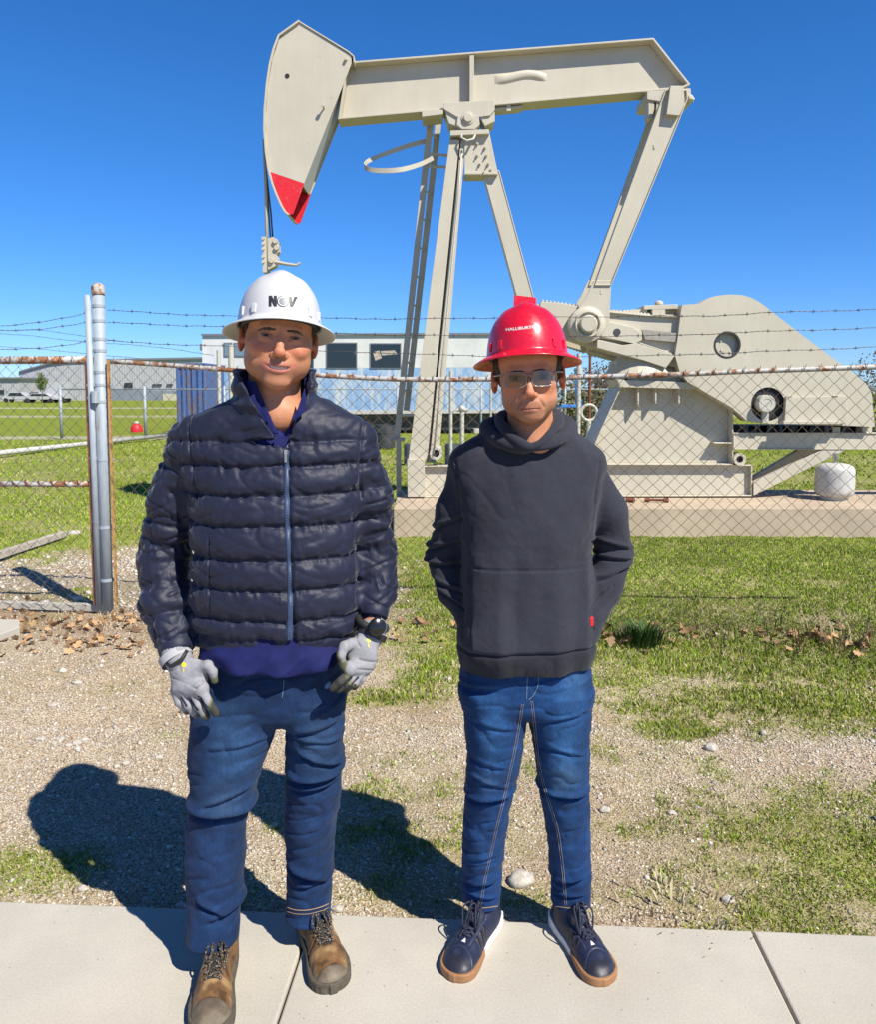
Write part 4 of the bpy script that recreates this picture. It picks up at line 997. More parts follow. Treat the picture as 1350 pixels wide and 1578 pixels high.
# ---------------------------------------------------------------- far buildings, vehicles, trees, far fence
def bld(name, label, cat, Yb, group=None, x=0): return empty(name, (W(x, 640, Yb)[0], Yb, 0), label, cat, group)
wh_ = bld('warehouse', 'long grey metal warehouse far beyond the field at the left', 'warehouse', 150, x=180)
m = MB(); m.plate([(28, 622), (28, 572), (40, 568), (75, 559), (105, 556), (330, 552), (330, 622)], 150, 190); m.build('wall', M['ware'], wh_)
m = MB(); m.plate([(28, 572), (75, 558.5), (105, 554.5), (330, 550), (330, 553), (105, 557.5), (75, 561), (28, 574)], 149.6, 190.4); m.build('roof', M['trim'], wh_)
m = MB(); m.plate([(168, 601), (330, 603), (330, 622), (168, 622)], 149.4, 150); m.build('base_wall', M['ware2'], wh_)
for (a_, b_, c_, d_) in ((191, 590, 203, 598), (234, 592, 248, 594), (256, 592, 265, 594)):
    m = MB(); m.plate([(a_, b_), (c_, b_), (c_, d_), (a_, d_)], 149.7, 150); m.build('window', M['pane'], wh_)
m = MB(); m.plate([(250, 607), (275, 607), (275, 622), (250, 622)], 149.2, 149.6); m.build('door', simple('tan_door', (.5, .47, .36)), wh_)
o = bld('shed', 'low pale flat roofed shed at the far left edge of the field', 'shed', 140, x=0)
m = MB(); m.plate([(-120, 620), (-120, 584), (28, 584), (28, 620)], 140, 160); m.build('wall', M['ware'], o)
m = MB(); m.plate([(-122, 584), (-122, 581.5), (29, 581.5), (29, 584)], 139.5, 160.5); m.build('roof', M['trim'], o)
m = MB(); m.plate([(-4, 601), (5, 601), (5, 607), (-4, 607)], 139.8, 140); m.build('window', M['pane'], o)
def car(px, py, Y, L, mat, label, h=1.45):
    q = W(px, py, Y); q[2] = 0.0; r = empty('parked_car', q, label, 'car', 'cars parked in front of the warehouse')
    x0 = -L / 2; P = [(x0, .45), (x0 + .05, .75), (x0 + .9, .9), (x0 + 1.4, h), (x0 + L * .68, h), (x0 + L * .84, .95), (-x0 - .05, .85), (-x0, .45)]
    m = MB(); m.prism([(q[0] + a_, b_) for a_, b_ in P], Y - .85, Y + .85); m.build('body', mat, r, bevel=.05)
    m = MB(); m.prism([(q[0] + x0 + 1.15, .95), (q[0] + x0 + 1.5, h - .08), (q[0] + x0 + L * .66, h - .08), (q[0] + x0 + L * .78, .95)], Y - .87, Y + .87); m.build('window', M['pane'], r)
    for dx in (x0 + .85, -x0 - .85):
        for y in (Y - .9, Y + .7): m = MB(); m.lathe([(0, 0), (.33, 0), (.33, .2), (0, .2)], (q[0] + dx, y, .33), 14, 'y'); m.build('wheel', M['black_rubber'], r)
    return r
car(28, 615, 120, 4.6, M['car_w'], 'white car parked at the far left before the shed', 1.5)
car(60, 614, 122, 4.6, M['car_d'], 'dark car parked left of the small green tree', 1.5)
car(64, 617, 117, 5.0, M['car_w'], 'pale car parked below the small green tree', 1.35)
q = W(86, 612, 118); q[2] = 0
vn = empty('box_van', q, 'white box van parked right of the small green tree', 'van')
m = MB(); m.box((q[0] + .6, q[1], 1.75), (3.0, 2, 2.3)); m.build('cargo_box', M['car_w'], vn, bevel=.03)
m = MB(); m.box((q[0] - 1.5, q[1], 1.2), (1.3, 1.9, 1.3)); m.build('cab', M['car_w'], vn, bevel=.08)
for dx in (-1.4, 1.3):
    m = MB(); m.lathe([(0, 0), (.42, 0), (.42, 2.0), (0, 2.0)], (q[0] + dx, q[1] - 1, .42), 14, 'y'); m.build('wheel', M['black_rubber'], vn)

def leafball(c, rad, n, seed, cols, size, squash=1.0):
    r = np.random.default_rng(seed); d = r.normal(0, 1, (n, 3)); d /= np.linalg.norm(d, axis=1)[:, None]
    rr = r.random(n) ** (1 / 2.4); P = d * rr[:, None]
    k = fbm(P[:, 0] * 2.2 + seed, P[:, 1] * 2.2, P[:, 2] * 2.2, 2, seed); P = P[k > -0.12]; n = len(P)
    P = P * np.array(rad) * (1 + .25 * noise(P[:, 0] * 3, P[:, 1] * 3, P[:, 2] * 3, seed + 3))[:, None] + np.array(c)
    A = r.normal(0, 1, (n, 3)); A /= np.linalg.norm(A, axis=1)[:, None]; B = np.cross(A, r.normal(0, 1, (n, 3))); B /= np.linalg.norm(B, axis=1)[:, None] + 1e-9
    s = size * r.uniform(.5, 1.3, (n, 1)); V = np.stack([P - A * s, P + B * s * .5, P + A * s, P - B * s * .5], 1)
    C = np.array(cols)[r.integers(0, len(cols), n)] * r.uniform(.7, 1.25, (n, 1))
    return V.reshape(-1, 3), np.arange(n * 4).reshape(-1, 4), np.repeat(C, 4, 0)
q = W(64, 600, 112); q[2] = 0
tr = empty('young_tree', q, 'small bright green young tree standing before the warehouse', 'tree')
V, F, C = leafball((q[0], q[1], 2.9), (.75, .75, 1.3), 1400, 3, [(.14, .22, .04), (.09, .15, .03), (.2, .28, .07)], .14); mesh_obj('crown', V, F, M['foliage'], tr, cols=C, smooth=False)
m = MB(); m.tube([q, q + (0, 0, 2.6)], [.07, .04], 8); m.build('trunk', M['bark'], tr)
# bushes and bare trees seen right of the hooded man
GS = [(.13, .14, .05), (.19, .18, .09), (.09, .10, .035), (.24, .19, .12)]
BS = [(.16, .12, .09), (.11, .085, .065), (.22, .17, .13)]
def bush(px, py, Y, rx, rz, n, cols, label, seed, size=.09, zc=None):
    q = W(px, py, Y); b_ = q.copy(); b_[2] = 0; r = empty('bush', b_, label, 'bush')
    z = q[2] if zc is None else zc
    V, F, C = leafball((q[0], q[1], z), (rx, rx * .7, rz), n, seed, cols, size); mesh_obj('foliage', V, F, M['foliage'], r, cols=C, smooth=False)
    m = MB(); rr_ = np.random.default_rng(seed)
    for i in range(7): e = rr_.normal(0, .35, 3) * (rx, rx, rz); m.tube([b_ + (e[0] * .1, e[1] * .1, 0), np.array((q[0] + e[0], q[1] + e[1], z + e[2]))], [.03, .012], 5)
    m.build('stem', M['bark'], r)
bush(925, 648, 24, 1.3, .85, 4200, GS, 'dusty green bush behind the ring topped post', 5, .07, .75)
bush(885, 640, 30, 1.6, 1.0, 3000, GS, 'olive green bush left of the ring topped post', 6, .08, .85)
bush(1350, 625, 30, 1.6, 1.5, 3000, BS, 'brown leafless shrub behind the belt guard at the right edge', 7, .06, 1.3)
bush(930, 600, 45, 3.0, 1.7, 4200, BS, 'grey brown scrub behind the gear side of the pump jack', 8, .09, 1.5)
def bare_tree(px, pyt, Y, h, seed, label):
    q = W(px, 600, Y); q[2] = 0; r = empty('bare_tree', q, label, 'tree'); rr_ = np.random.default_rng(seed); m = MB(); tw = MB()
    def grow(p, d, L, rad, dep, mb_):
        p1 = p + d * L; mb_.tube([p, (p + p1) / 2 + rr_.normal(0, .03 * L, 3), p1], [rad, rad * .85, rad * .65], 5, cap=False)
        if dep == 0: return
        for i in range(4 if dep > 1 else 5):
            a_ = d + rr_.normal(0, .5, 3); a_[2] += .15; a_ /= np.linalg.norm(a_); grow(p + d * L * rr_.uniform(.5, 1), a_, L * rr_.uniform(.5, .75), rad * .55, dep - 1, tw)
    grow(q, np.array((0, 0, 1.0)), h * .4, .10, 4, m); m.build('trunk', M['bark'], r); tw.build('crown', M['bark'], r)
bare_tree(945, 555, 42, 3.4, 5, 'leafless grey tree against the sky beside the gear reducer')
bare_tree(925, 565, 46, 3.0, 6, 'lower leafless tree just left of the grey tree beside the gear reducer')
bare_tree(1346, 575, 36, 2.6, 7, 'leafless tree at the right edge behind the belt guard')

# office trailer: white above, pale blue below, dark underframe
YT = 30.0
tb = bld('site_building', 'long old building, white above and pale blue below, with dark square windows', 'building', YT, x=530)
m = MB(); m.plate([(311, 568), (311, 517), (868, 515), (868, 566)], YT, YT + 3.2); m.build('upper_wall', M['bwhite'], tb)
m = MB(); m.plate([(311, 636), (311, 568), (868, 566), (868, 633)], YT + .004, YT + 3.2); m.build('lower_wall', M['bblue'], tb)
m = MB(); m.plate([(309, 517.5), (309, 514.5), (870, 512.5), (870, 516)], YT - .08, YT + 3.3); m.build('roof_edge', M['trim'], tb)
m = MB(); m.plate([(330, 640), (330, 633), (868, 631), (868, 636)], YT - .05, YT + 3.2); m.build('sill_beam', M['tank_white'], tb)
m = MB(); m.plate([(400, 664), (400, 640), (868, 636), (868, 660)], YT + .3, YT + 3); 
m.build('underframe', M['junk'], tb)
for i, (a_, b_, c_, d_, mt) in enumerate(((503, 529, 549, 567, 'pane'), (570.5, 530, 617, 567, 'pane'), (345, 529, 356, 549, 'pane_pale'), (360, 529, 385, 549, 'pane_pale'), (470, 540, 482, 567, 'pane'))):
    m = MB(); m.plate([(a_ - 1, b_ - 1), (c_ + 1, b_ - 1), (c_ + 1, d_ + 1), (a_ - 1, d_ + 1)], YT - .03, YT + .03); w_ = m.build('window', M['trim'], tb)
    m = MB(); m.plate([(a_ + .6, b_ + .6), (c_ - .6, b_ + .6), (c_ - .6, d_ - .6), (a_ + .6, d_ - .6)], YT - .04, YT - .02); m.build('pane', M[mt], w_)
    if i == 1:
        m = MB(); m.plate([(574, 543), (584, 540), (588, 552), (578, 556)], YT - .046, YT - .041); m.plate([(586, 541), (608, 540), (612, 546), (588, 548)], YT - .046, YT - .041); m.build('torn_blind', M['wood'], w_)
m = MB(); m.plate([(307, 530), (311, 530), (311, 540), (307, 540)], YT, YT + .4); m.build('wall_lamp', M['trim'], tb)
sc_ = bld('shipping_container', 'rust streaked blue steel container left of the white and blue building', 'container', 27.5, x=293)
m = MB(); P0 = W(272, 640, 27.5); P1 = W(317, 640, 27.5); zt = W(272, 563, 27.5)[2]; n = 22; out = []
for i in range(n + 1):
    x = P0[0] + (P1[0] - P0[0]) * i / n; out.append((x, 27.5 + (0.05 if (i // 2) % 2 else 0)))
m.zprism(out + [(P1[0], 29.9), (P0[0], 29.9)], .15, zt); m.build('wall', M['cblue'], sc_)
m = MB(); m.box(((P0[0] + P1[0]) / 2, 28.7, zt + .03), (P1[0] - P0[0] + .05, 2.5, .08)); m.build('roof', M['cblue'], sc_)
for x_ in (P0[0] + .1, P1[0] - .1):
    m = MB(); m.box((x_, 28.7, .05), (.2, 2.4, .22)); m.build('skid_foot', M['junk'], sc_)
# oddments behind the samson post
q = W(592, 657, 22); q[2] = 0; dr = empty('steel_drum', q, 'dark steel drum standing left of the samson post foot', 'drum')
m = MB(); h_ = .62; m.lathe([(0, 0), (.30, 0), (.30, h_), (.28, h_), (.28, h_ - .03), (0, h_ - .03)], q, 24); m.build('drum_body', M['junk'], dr, smooth=True, angle=40)
m = MB(); [m.lathe([(.30, z), (.312, z + .01), (.30, z + .02)], q, 24) for z in (.2, .4)]; m.build('rib', M['junk'], dr, smooth=True)
for (x, lb) in ((633, 'slate blue drum just left of the samson post leg'), (697, 'slate blue drum right of the samson post leg'), (718, 'slate blue drum beside the thin white post')):
    q = W(x, 664, 17); q[2] = 0; r_ = RW(11, q); dr = empty('steel_drum', q, lb, 'drum'); m = MB(); m.lathe([(0, 0), (r_, 0), (r_, .42), (r_ * .93, .42), (r_ * .93, .40), (0, .40)], q, 20); m.build('drum_body', M['drum'], dr, smooth=True, angle=40)
m = MB(); m.tube([(W(545, 650, 24)[0], 24, .35), (W(600, 650, 24)[0], 24.2, .45)], .12, 10); m.tube([(W(550, 650, 24)[0], 24, .0), (W(550, 650, 24)[0], 24, .4)], .05, 6); o = m.build('scrap_pipe', M['junk'], smooth=True); tag(o, 'dark scrap pipe propped behind the right shoulder of the quilted jacket', 'pipe')
m = MB(); m.box((W(765, 650, 20)[0], 20, .55), (1.1, .6, .10)); m.box((W(765, 650, 20)[0], 20, .28), (.9, .4, .45)); o = m.build('bench', M['white_paint'], bevel=.01); tag(o, 'low cream bench shaped frame behind the left shoulder of the hooded man', 'bench')
# red capped valve cover on the grass by the far fence
q = G(210, 666, 0.0); vc = empty('valve_cover', q, 'red dome cover with a pale cap on the grass by the far fence', 'valve cover')
m = MB(); m.lathe([(0, 0), (.22, 0), (.22, .16), (.16, .27), (.08, .33), (0, .34)], q, 20); m.build('dome', M['red'], vc, smooth=True, angle=40)
m = MB(); m.lathe([(0, .31), (.10, .31), (.08, .40), (0, .41)], q, 14); m.build('cap', M['tank_white'], vc, smooth=True)

# thin cream posts standing behind the fences
def post(px, pt, pb, Y, r, label, mat='white_paint', cat='post', extra=None, z0=True):
    a_ = W(px, pt, Y); b_ = a_.copy(); b_[2] = 0 if z0 else W(px, pb, Y)[2]
    m = MB(); m.tube([b_, a_], r, 10); 
    if extra: extra(m, a_)
    o = m.build('pipe_post', M[mat], smooth=True, angle=40); return tag(o, label, cat)
post(336, 540, 660, 20, .05, 'cream post left of the white helmeted man, the shorter of two')
post(355, 532, 660, 20, .07, 'cream post close to the collar of the quilted jacket, the thicker of two')
post(695, 572, 690, 13.5, .030, 'thin tall cream pipe post right of the samson leg')
post(712.5, 632, 690, 15, .04, 'short cream post with a valve head right of the samson leg', extra=lambda m, a_: (m.sphere(a_ + (0, 0, .02), .065, 8), m.tube([a_ + (-.1, 0, 0), a_ + (.1, 0, 0)], .03, 8)))
post(757, 590, 650, 22, .03, 'thin pale post near the hood of the man in the red helmet')
post(893, 545, 690, 14, .04, 'cream pipe post just right of the red helmet', extra=lambda m, a_: m.tube([a_ + (0, 0, -.35), a_ + (0, 0, -.25)], .06, 10))
post(911, 478, 660, 20, .035, 'rusty brown pole under the crank of the pump jack', 'rust')
def ringtop(m, a_):
    P = [a_ + (.135 * sin(t), 0, .135 - .135 * cos(t)) for t in np.linspace(0, 2 * pi, 25)]; m.tube(P, .028, 8, cap=False)
post(908, 648, 690, 14, .045, 'cream post topped with a ring beside the hooded shoulder', extra=ringtop)
m = MB(); c_ = W(893, 630, 15); m.box(c_, (.09, .1, .35)); m.box(c_ + (-.18, 0, .05), (.3, .08, .06)); m.tube([c_ + (-.05, 0, .1), c_ + (-.08, 0, .75)], .02, 6); m.tube([(c_[0], 15, 0), c_], .03, 8); o = m.build('hand_pump', M['gpaint'], bevel=.01); tag(o, 'small blue painted hand pump right of the hooded shoulder', 'pump')

# far chain link fence
def chain(mb, xs, zt, zb, yfun, w, hstep, r=.0016, sag=None, nside=3, bottom=None):
    """zig-zag wires, one per half diamond, hooked into their neighbours"""
    nz = int(round((zt - zb) / hstep)); x0, x1 = xs; n = int((x1 - x0) / w); V = []; F = []; b = 0
    for i in range(n):
        k = np.arange(nz + 1); ph = (k + i) % 2
        x = x0 + (i + ph) * w; u = k / nz
        topz = zt + (sag(x) if sag is not None else 0)
        z = topz - u * (topz - zb); y = yfun(x) + np.where(ph == 1, .003, -.003)
        P = np.stack([x, y, z], 1)
        if True:
            P = np.concatenate([[P[0] + (w * .35 * (1 if ph[0] == 0 else -1) * -1, 0, hstep * .75)], P], 0)
        m_ = len(P); ang = np.arange(nside) * 2 * pi / nside
        ring = np.stack([np.cos(ang) * r, np.sin(ang) * r, np.cos(ang) * 0], 1)
        V.append((P[:, None] + ring[None]).reshape(-1, 3)); id_ = np.arange(m_ - 1)[:, None] * nside + np.arange(nside)[None]; i2 = np.arange(m_ - 1)[:, None] * nside + ((np.arange(nside) + 1) % nside)[None]
        F.append((np.stack([id_, i2, i2 + nside, id_ + nside], -1).reshape(-1, 4)) + b); b += m_ * nside
    return np.concatenate(V), np.concatenate(F)
YB = 26.5
ff = empty('chain_link_fence', (W(300, 650, YB)[0], YB, 0), 'far grey chain link fence crossing the field in front of the buildings', 'fence')
zt = W(100, 600, YB)[2]; x0, x1 = W(-40, 600, YB)[0], W(1000, 600, YB)[0]
V, F = chain(None, (W(92, 600, YB)[0], x1), zt, .03, lambda x: YB + 0 * x, .085, .085, .0028); mesh_obj('mesh', V, F, M['gate_wire'], ff, smooth=False)
m = MB(); m.tube([(W(92, 600, YB)[0], YB, zt), (x1, YB, zt)], .022, 8); m.build('top_rail', M['zinc'], ff, smooth=True)
for px in (92, 222, 345, 480, 612, 742, 872): p_ = W(px, 600, YB); m = MB(); m.tube([(p_[0], YB, 0), (p_[0], YB, zt + .1)], .05 if px < 230 else .035, 10); m.build('post', M['zinc'], ff, smooth=True)
# ---------------------------------------------------------------- chain link fence and gate in front of the pump jack
def FY(x): return fence_y(x)
def railpt(px, py):
    """point of the near fence plane seen at a photo position"""
    Y = 5.4
    for _ in range(6): Y = float(fence_y(W(px, py, Y)[0]))
    return W(px, py, Y)
cf = empty('chain_link_fence', (0.3, float(fence_y(.3)), 0), 'near chain link fence with rusty top rail and three barbed wires behind the two men', 'fence')
rail_px = [(172, 557), (260, 563), (350, 570), (430, 575), (500, 579), (570, 583), (640, 585), (760, 584.5), (860, 582.5), (950, 580), (1050, 577), (1150, 572.5), (1250, 569), (1350, 565.5), (1440, 562), (1640, 556)]
RP = np.array([railpt(*p) for p in rail_px])
RC = cat(list(RP), 5)
m = MB(); m.tube(RC, .017, 10); m.build('top_rail', M['zinc_rust'], cf, smooth=True)
rail_z = lambda x: np.interp(x, RC[:, 0], RC[:, 2])
w_ = .0438; xs0 = RP[0][0] + .01
zb = 0.0; nz = 38
V = []; F = []; b = 0; n = int((RP[-1][0] - xs0) / w_); r_ = .0021
rg = np.random.default_rng(3)
for i in range(n):
    k = np.arange(nz + 1); ph = (k + i) % 2; x = xs0 + (i + ph) * w_; zt = rail_z(x) - .004
    zbot = ground_z(x, fence_y(x)) + .01
    z = zt - (zt - zbot) * (k / nz)
    bulge = .012 * fbm(x * 1.1, z * 1.3, x * 0, 2, 8); x = x + .006 * fbm(x * 2.2, z * 2.2, x * 0, 2, 18)
    P = np.stack([x, fence_y(x) + np.where(ph == 1, .004, -.004) - .02 + bulge, z], 1)
    tip = P[0] + np.array((.012 * (-1 if i % 2 else 1), 0, .035)); 
    if ph[0] == 0: P = np.concatenate([[tip], P], 0)
    else: P = np.concatenate([[P[0] + (.0, 0, .026)], P], 0)
    ang = np.arange(4) * pi / 2; ring = np.stack([np.cos(ang) * r_, np.sin(ang) * r_, 0 * ang], 1); m_ = len(P)
    V.append((P[:, None] + ring[None]).reshape(-1, 3)); i1 = np.arange(m_ - 1)[:, None] * 4 + np.arange(4)[None]; i2 = np.arange(m_ - 1)[:, None] * 4 + ((np.arange(4) + 1) % 4)[None]
    F.append(np.stack([i1, i2, i2 + 4, i1 + 4], -1).reshape(-1, 4) + b); b += m_ * 4
mesh_obj('mesh', np.concatenate(V), np.concatenate(F), M['mesh_wire'], cf, smooth=False)
def barbed(pts, name='barbed_wire', par=cf, r=.0016, step=.13, seed=0):
    C_ = cat([np.array(p) for p in pts], 24); d = np.concatenate([[0], np.cumsum(np.linalg.norm(np.diff(C_, axis=0), axis=1))]); L = d[-1]
    s = np.arange(0, L, .012); P = np.stack([np.interp(s, d, C_[:, k]) for k in range(3)], 1); rr_ = np.random.default_rng(seed)
    P[:, 2] += .002 * np.sin(s * 9) + .0015 * np.sin(s * 31)
    m = MB()
    for ph in (0, pi):
        Q = P + np.stack([0 * s, np.cos(s * 95 + ph) * .0019, np.sin(s * 95 + ph) * .0019], 1); m.tube(Q, r * .8, 4, cap=False)
    for t in np.arange(.05, L, step):
        p = np.array([np.interp(t, s, P[:, k]) for k in range(3)]); dirn = np.array([np.interp(t + .01, s, P[:, k]) for k in range(3)]) - p; dirn /= np.linalg.norm(dirn) + 1e-9
        a0 = rr_.uniform(0, 3)
        for q in range(2):
            v = np.cross(dirn, (cos(a0 + q * 1.5), sin(a0 + q * 1.5), .4)); v /= np.linalg.norm(v); m.tube([p - v * .014 + dirn * (.004 * q), p + v * .014 + dirn * (.004 * q)], [.0006, .0016], 3)
        for q in np.linspace(-.006, .006, 3): m.tube([p + dirn * q, p + dirn * (q + .003)], .0045, 5)
    return m.build(name, M['barb'], par)
for i, L in enumerate(([(164, 478), (290, 485), (420, 489), (600, 491.5), (760, 490), (950, 488), (1100, 486.5), (1200, 481.5), (1350, 477), (1440, 474), (1640, 468)],
                       [(164, 497), (260, 501), (345, 504), (520, 514), (760, 518), (950, 518), (1060, 516), (1150, 512), (1350, 505.5), (1440, 502), (1640, 497)],
                       [(164, 525), (240, 530), (330, 533), (450, 540), (560, 543), (760, 549), (950, 549), (1060, 546.5), (1200, 541), (1350, 535), (1440, 530), (1640, 524)])):
    barbed([railpt(*p) for p in L], seed=i)
# terminal post, shared by fence and gate
PB = railpt(165, 936); zb_ = float(ground_z(PB[:1], PB[1:2])[0]); PT = railpt(150.5, 444); PY = PB[1]
tp = empty('terminal_post', (PB[0], PY, zb_), 'thick galvanised steel corner post with a domed cap between gate and fence', 'fence post')
m = MB(); m.tube([(PB[0], PY, zb_ - .1), (W(150.5, 444, PY))], .041, 24); m.build('tube', M['zinc'], tp, smooth=True)
c = W(150.5, 444, PY); m = MB(); m.lathe([(.046, -.045), (.046, 0), (.040, .018), (.022, .032), (0, .036)], c, 24); m.build('cap', M['zinc_rust'], tp, smooth=True, angle=50)
def at_post(py): u = (py - 444) / (936 - 444); return W(150.5, 444, PY) * (1 - u) + np.array((PB[0], PY, zb_)) * u
for py in (471, 493, 520, 537, 569, 588, 613, 700, 803, 884):
    p = at_post(py); m = MB(); m.lathe([(.0405, -.010), (.0435, -.010), (.0435, .010), (.0405, .010)], p, 20, ring=True)
    if py in (588, 700, 803, 884): m.box(p + (.055, -.0, 0), (.045, .012, .018)); m.tube([p + (.07, -.02, 0), p + (.07, .02, 0)], .006, 6)
    if py in (588, 700, 803): m.box(p + (-.07, -.0, -.02), (.07, .012, .018))
    m.build('tie_band', M['zinc'], tp, smooth=False)
# fence side tension bar, rusty yellow
a_, b_ = W(166, 555, PY - .02), W(179, 934, PY - .03)
m = MB(); m.bar(a_, b_, .012, .030, up=(0, 1, 0)); o = m.build('tension_bar', M['yrust'], cf, bevel=.001)
m = MB()
for u in np.linspace(.03, .98, 26): p = a_ + (b_ - a_) * u; m.tube([p + (-.018, -.004, .012), p + (0, -.012, 0), p + (.02, -.004, -.014)], .0022, 4)
m.build('tie_wires', M['rust'], cf)
# gate
gt = empty('gate', (-3.4, 5.62, 0), 'grey tube gate leaf filled with chain link at the left edge', 'gate')
YGt = 5.60
gp_t, gp_b = W(134, 455, YGt - .01), W(152, 932, YGt - .03)
m = MB(); m.tube([gp_b, gp_t], .022, 14); m.build('end_post', M['zinc'], gt, smooth=True)
for (pa, pb, mt, r) in (((-60, 556), (138, 554.5), 'zinc_rust', .026), ((-60, 745.5), (143, 746), 'zinc_rust', .021)):
    m = MB(); m.tube([W(*pa, YGt), W(*pb, YGt)], r, 12); m.build('rail', M[mt], gt, smooth=True)
m = MB(); m.lathe([(.0, -.02), (.028, -.02), (.034, 0), (.028, .02), (0, .02)], W(137, 554, YGt), 14, 'y'); m.build('corner_fitting', M['rust'], gt, smooth=True); m = MB(); m.lathe([(.0, -.02), (.024, -.02), (.028, 0), (.024, .02), (0, .02)], W(143, 746, YGt), 14, 'y'); m.build('corner_fitting', M['rust'], gt, smooth=True)
a_, b_ = W(131, 558, YGt - .02), W(145, 932, YGt - .02)
m = MB(); m.bar(a_, b_, .010, .018, up=(0, 1, 0)); m.build('tension_bar', M['rust'], gt)
for py in (594, 613, 706, 804, 907):
    p = W(134 + (py - 594) * .04, py, YGt - .02); m = MB(); m.box(p + (.03, 0, 0), (.09, .012, .017)); m.build('tie_band', M['zinc'], gt)
m = MB(); c = W(146, 612, YGt - .04); m.tube([c + (0, 0, -.04), c + (0, 0, .04)], .028, 12); m.build('hinge', M['zinc'], gt, smooth=True, angle=40)
zt = W(60, 556, YGt)[2]; zbm = 0.0
xL, xR = W(-50, 700, YGt)[0], W(133, 700, YGt)[0]
V, F = chain(None, (xL, xR), zt, zbm, lambda x: YGt - .022 + 0 * x, .0425, .0425, .0021, nside=4); mesh_obj('mesh', V, F, M['gate_wire'], gt, smooth=False)
m = MB()
for (px, pa) in [(x, 745.5) for x in range(4, 140, 20)]:
    p = W(px, pa, YGt); P = [p + (-.022, -.012, .028), p + (-.006, -.028, .008), p + (.012, -.026, -.014), p + (.024, -.008, -.028)]; m.tube(P, .003, 4)
for (px, pa) in [(x, 556) for x in range(17, 130, 19)]:
    p = W(px, pa, YGt); P = [p + (-.004, -.006, .032), p + (0, -.030, .008), p + (.004, -.028, -.016)]; m.tube(P, .003, 4)
m.build('tie_wires', M['rust'], gt)
for i, L in enumerate(([(-60, 507), (0, 503), (60, 496), (110, 488), (134, 483)], [(-60, 506), (0, 509.5), (60, 507), (110, 501), (134, 497)], [(-60, 542), (0, 539), (60, 536), (110, 531), (136, 526)])):
    barbed([W(*p, YGt - .02) for p in L], par=gt, seed=10 + i, step=.16)
# the further barbed strands seen between
fb = empty('barbed_wire_strand', (-2.5, 12, 1.9), 'thin barbed wire strands sagging far behind the gate post', 'barbed wire')
for i, L in enumerate(([(-40, 510), (56, 509), (100, 514), (134, 519), (200, 528)], [(-40, 512), (40, 517), (100, 524), (134, 527), (240, 535), (330, 548)], [(-40, 532), (60, 538), (130, 545), (220, 553)])):
    barbed([W(*p, 12.0) for p in L], par=fb, seed=20 + i, step=.3, r=.003)
# ---------------------------------------------------------------- implicit surfaces for bodies, clothes and shoes
f32 = np.float32
def smin(a, b, k):
    if k <= 0: return np.minimum(a, b)
    h = np.clip(0.5 + 0.5 * (b - a) / k, 0, 1); return b + (a - b) * h - k * h * (1 - h)
def smax(a, b, k): return -smin(-a, -b, k)
class Grid:
    def __init__(s, xs, ys, zs):
        s.xs, s.ys, s.zs = [np.asarray(a, dtype=f32) for a in (xs, ys, zs)]
        s.X = s.xs[:, None, None]; s.Y = s.ys[None, :, None]; s.Z = s.zs[None, None, :]
def gridbox(lo, hi, h): return Grid(*[np.arange(a, b + h, h) for a, b in zip(lo, hi)])
def ell(P, c, r, R=None):
    x, y, z = P[0] - f32(c[0]), P[1] - f32(c[1]), P[2] - f32(c[2])
    if R is not None: x, y, z = [R[0][i] * x + R[1][i] * y + R[2][i] * z for i in range(3)]
    r = [f32(a) for a in r]
    k0 = np.sqrt((x / r[0]) ** 2 + (y / r[1]) ** 2 + (z / r[2]) ** 2)
    k1 = np.sqrt((x / r[0] ** 2) ** 2 + (y / r[1] ** 2) ** 2 + (z / r[2] ** 2) ** 2)
    return k0 * (k0 - 1) / (k1 + f32(1e-6))
def seg(P, a, b):
    """distance to the axis a-b and position along it, 0..1"""
    a = np.asarray(a, f32); b = np.asarray(b, f32); d = b - a; L2 = float(d @ d)
    x, y, z = P[0] - a[0], P[1] - a[1], P[2] - a[2]
    t = np.clip((x * d[0] + y * d[1] + z * d[2]) / f32(L2), 0, 1)
    return np.sqrt((x - t * d[0]) ** 2 + (y - t * d[1]) ** 2 + (z - t * d[2]) ** 2), t
def cap(P, a, b, ra, rb):
    d, t = seg(P, a, b); return d - (f32(ra) + f32(rb - ra) * t)
def limb(P, pts, rad, k=0.01, extra=None):
    """chain of tapered pieces; rad per point; extra(s) is added to the radius, s = length along the chain"""
    out = None; s0 = 0.0
    for i in range(len(pts) - 1):
        a, b = np.asarray(pts[i], float), np.asarray(pts[i + 1], float); L = np.linalg.norm(b - a)
        d, t = seg(P, a, b); r = rad[i] + (rad[i + 1] - rad[i]) * t
        if extra is not None: r = r + extra(s0 + t * L)
        d = d - r; out = d if out is None else smin(out, d, k); s0 += L
    return out
def loft(P, secs, n=2.4, capk=0.01, rnd=0.0, extra=None):
    """elliptic sections (z, cx, cy, rx, ry) stacked in z"""
    S = np.array(secs, float); S = S[np.argsort(S[:, 0])]; z = P[2]
    cx, cy, rx, ry = [np.interp(z, S[:, 0], S[:, k]).astype(f32) for k in (1, 2, 3, 4)]
    if extra is not None: e = extra(P); rx = rx + e; ry = ry + e
    x = np.abs(P[0] - cx) / rx; y = np.abs(P[1] - cy) / ry
    rho = (x ** n + y ** n) ** (1 / n)
    d = (rho - 1) * np.minimum(rx, ry)
    dz = np.maximum(S[0, 0] - z, z - S[-1, 0])
    return smax(d, dz, capk)
def smoothS(secs, n=6):
    S = np.array(secs, float); S = S[np.argsort(S[:, 0])]; return cat(list(S), n)
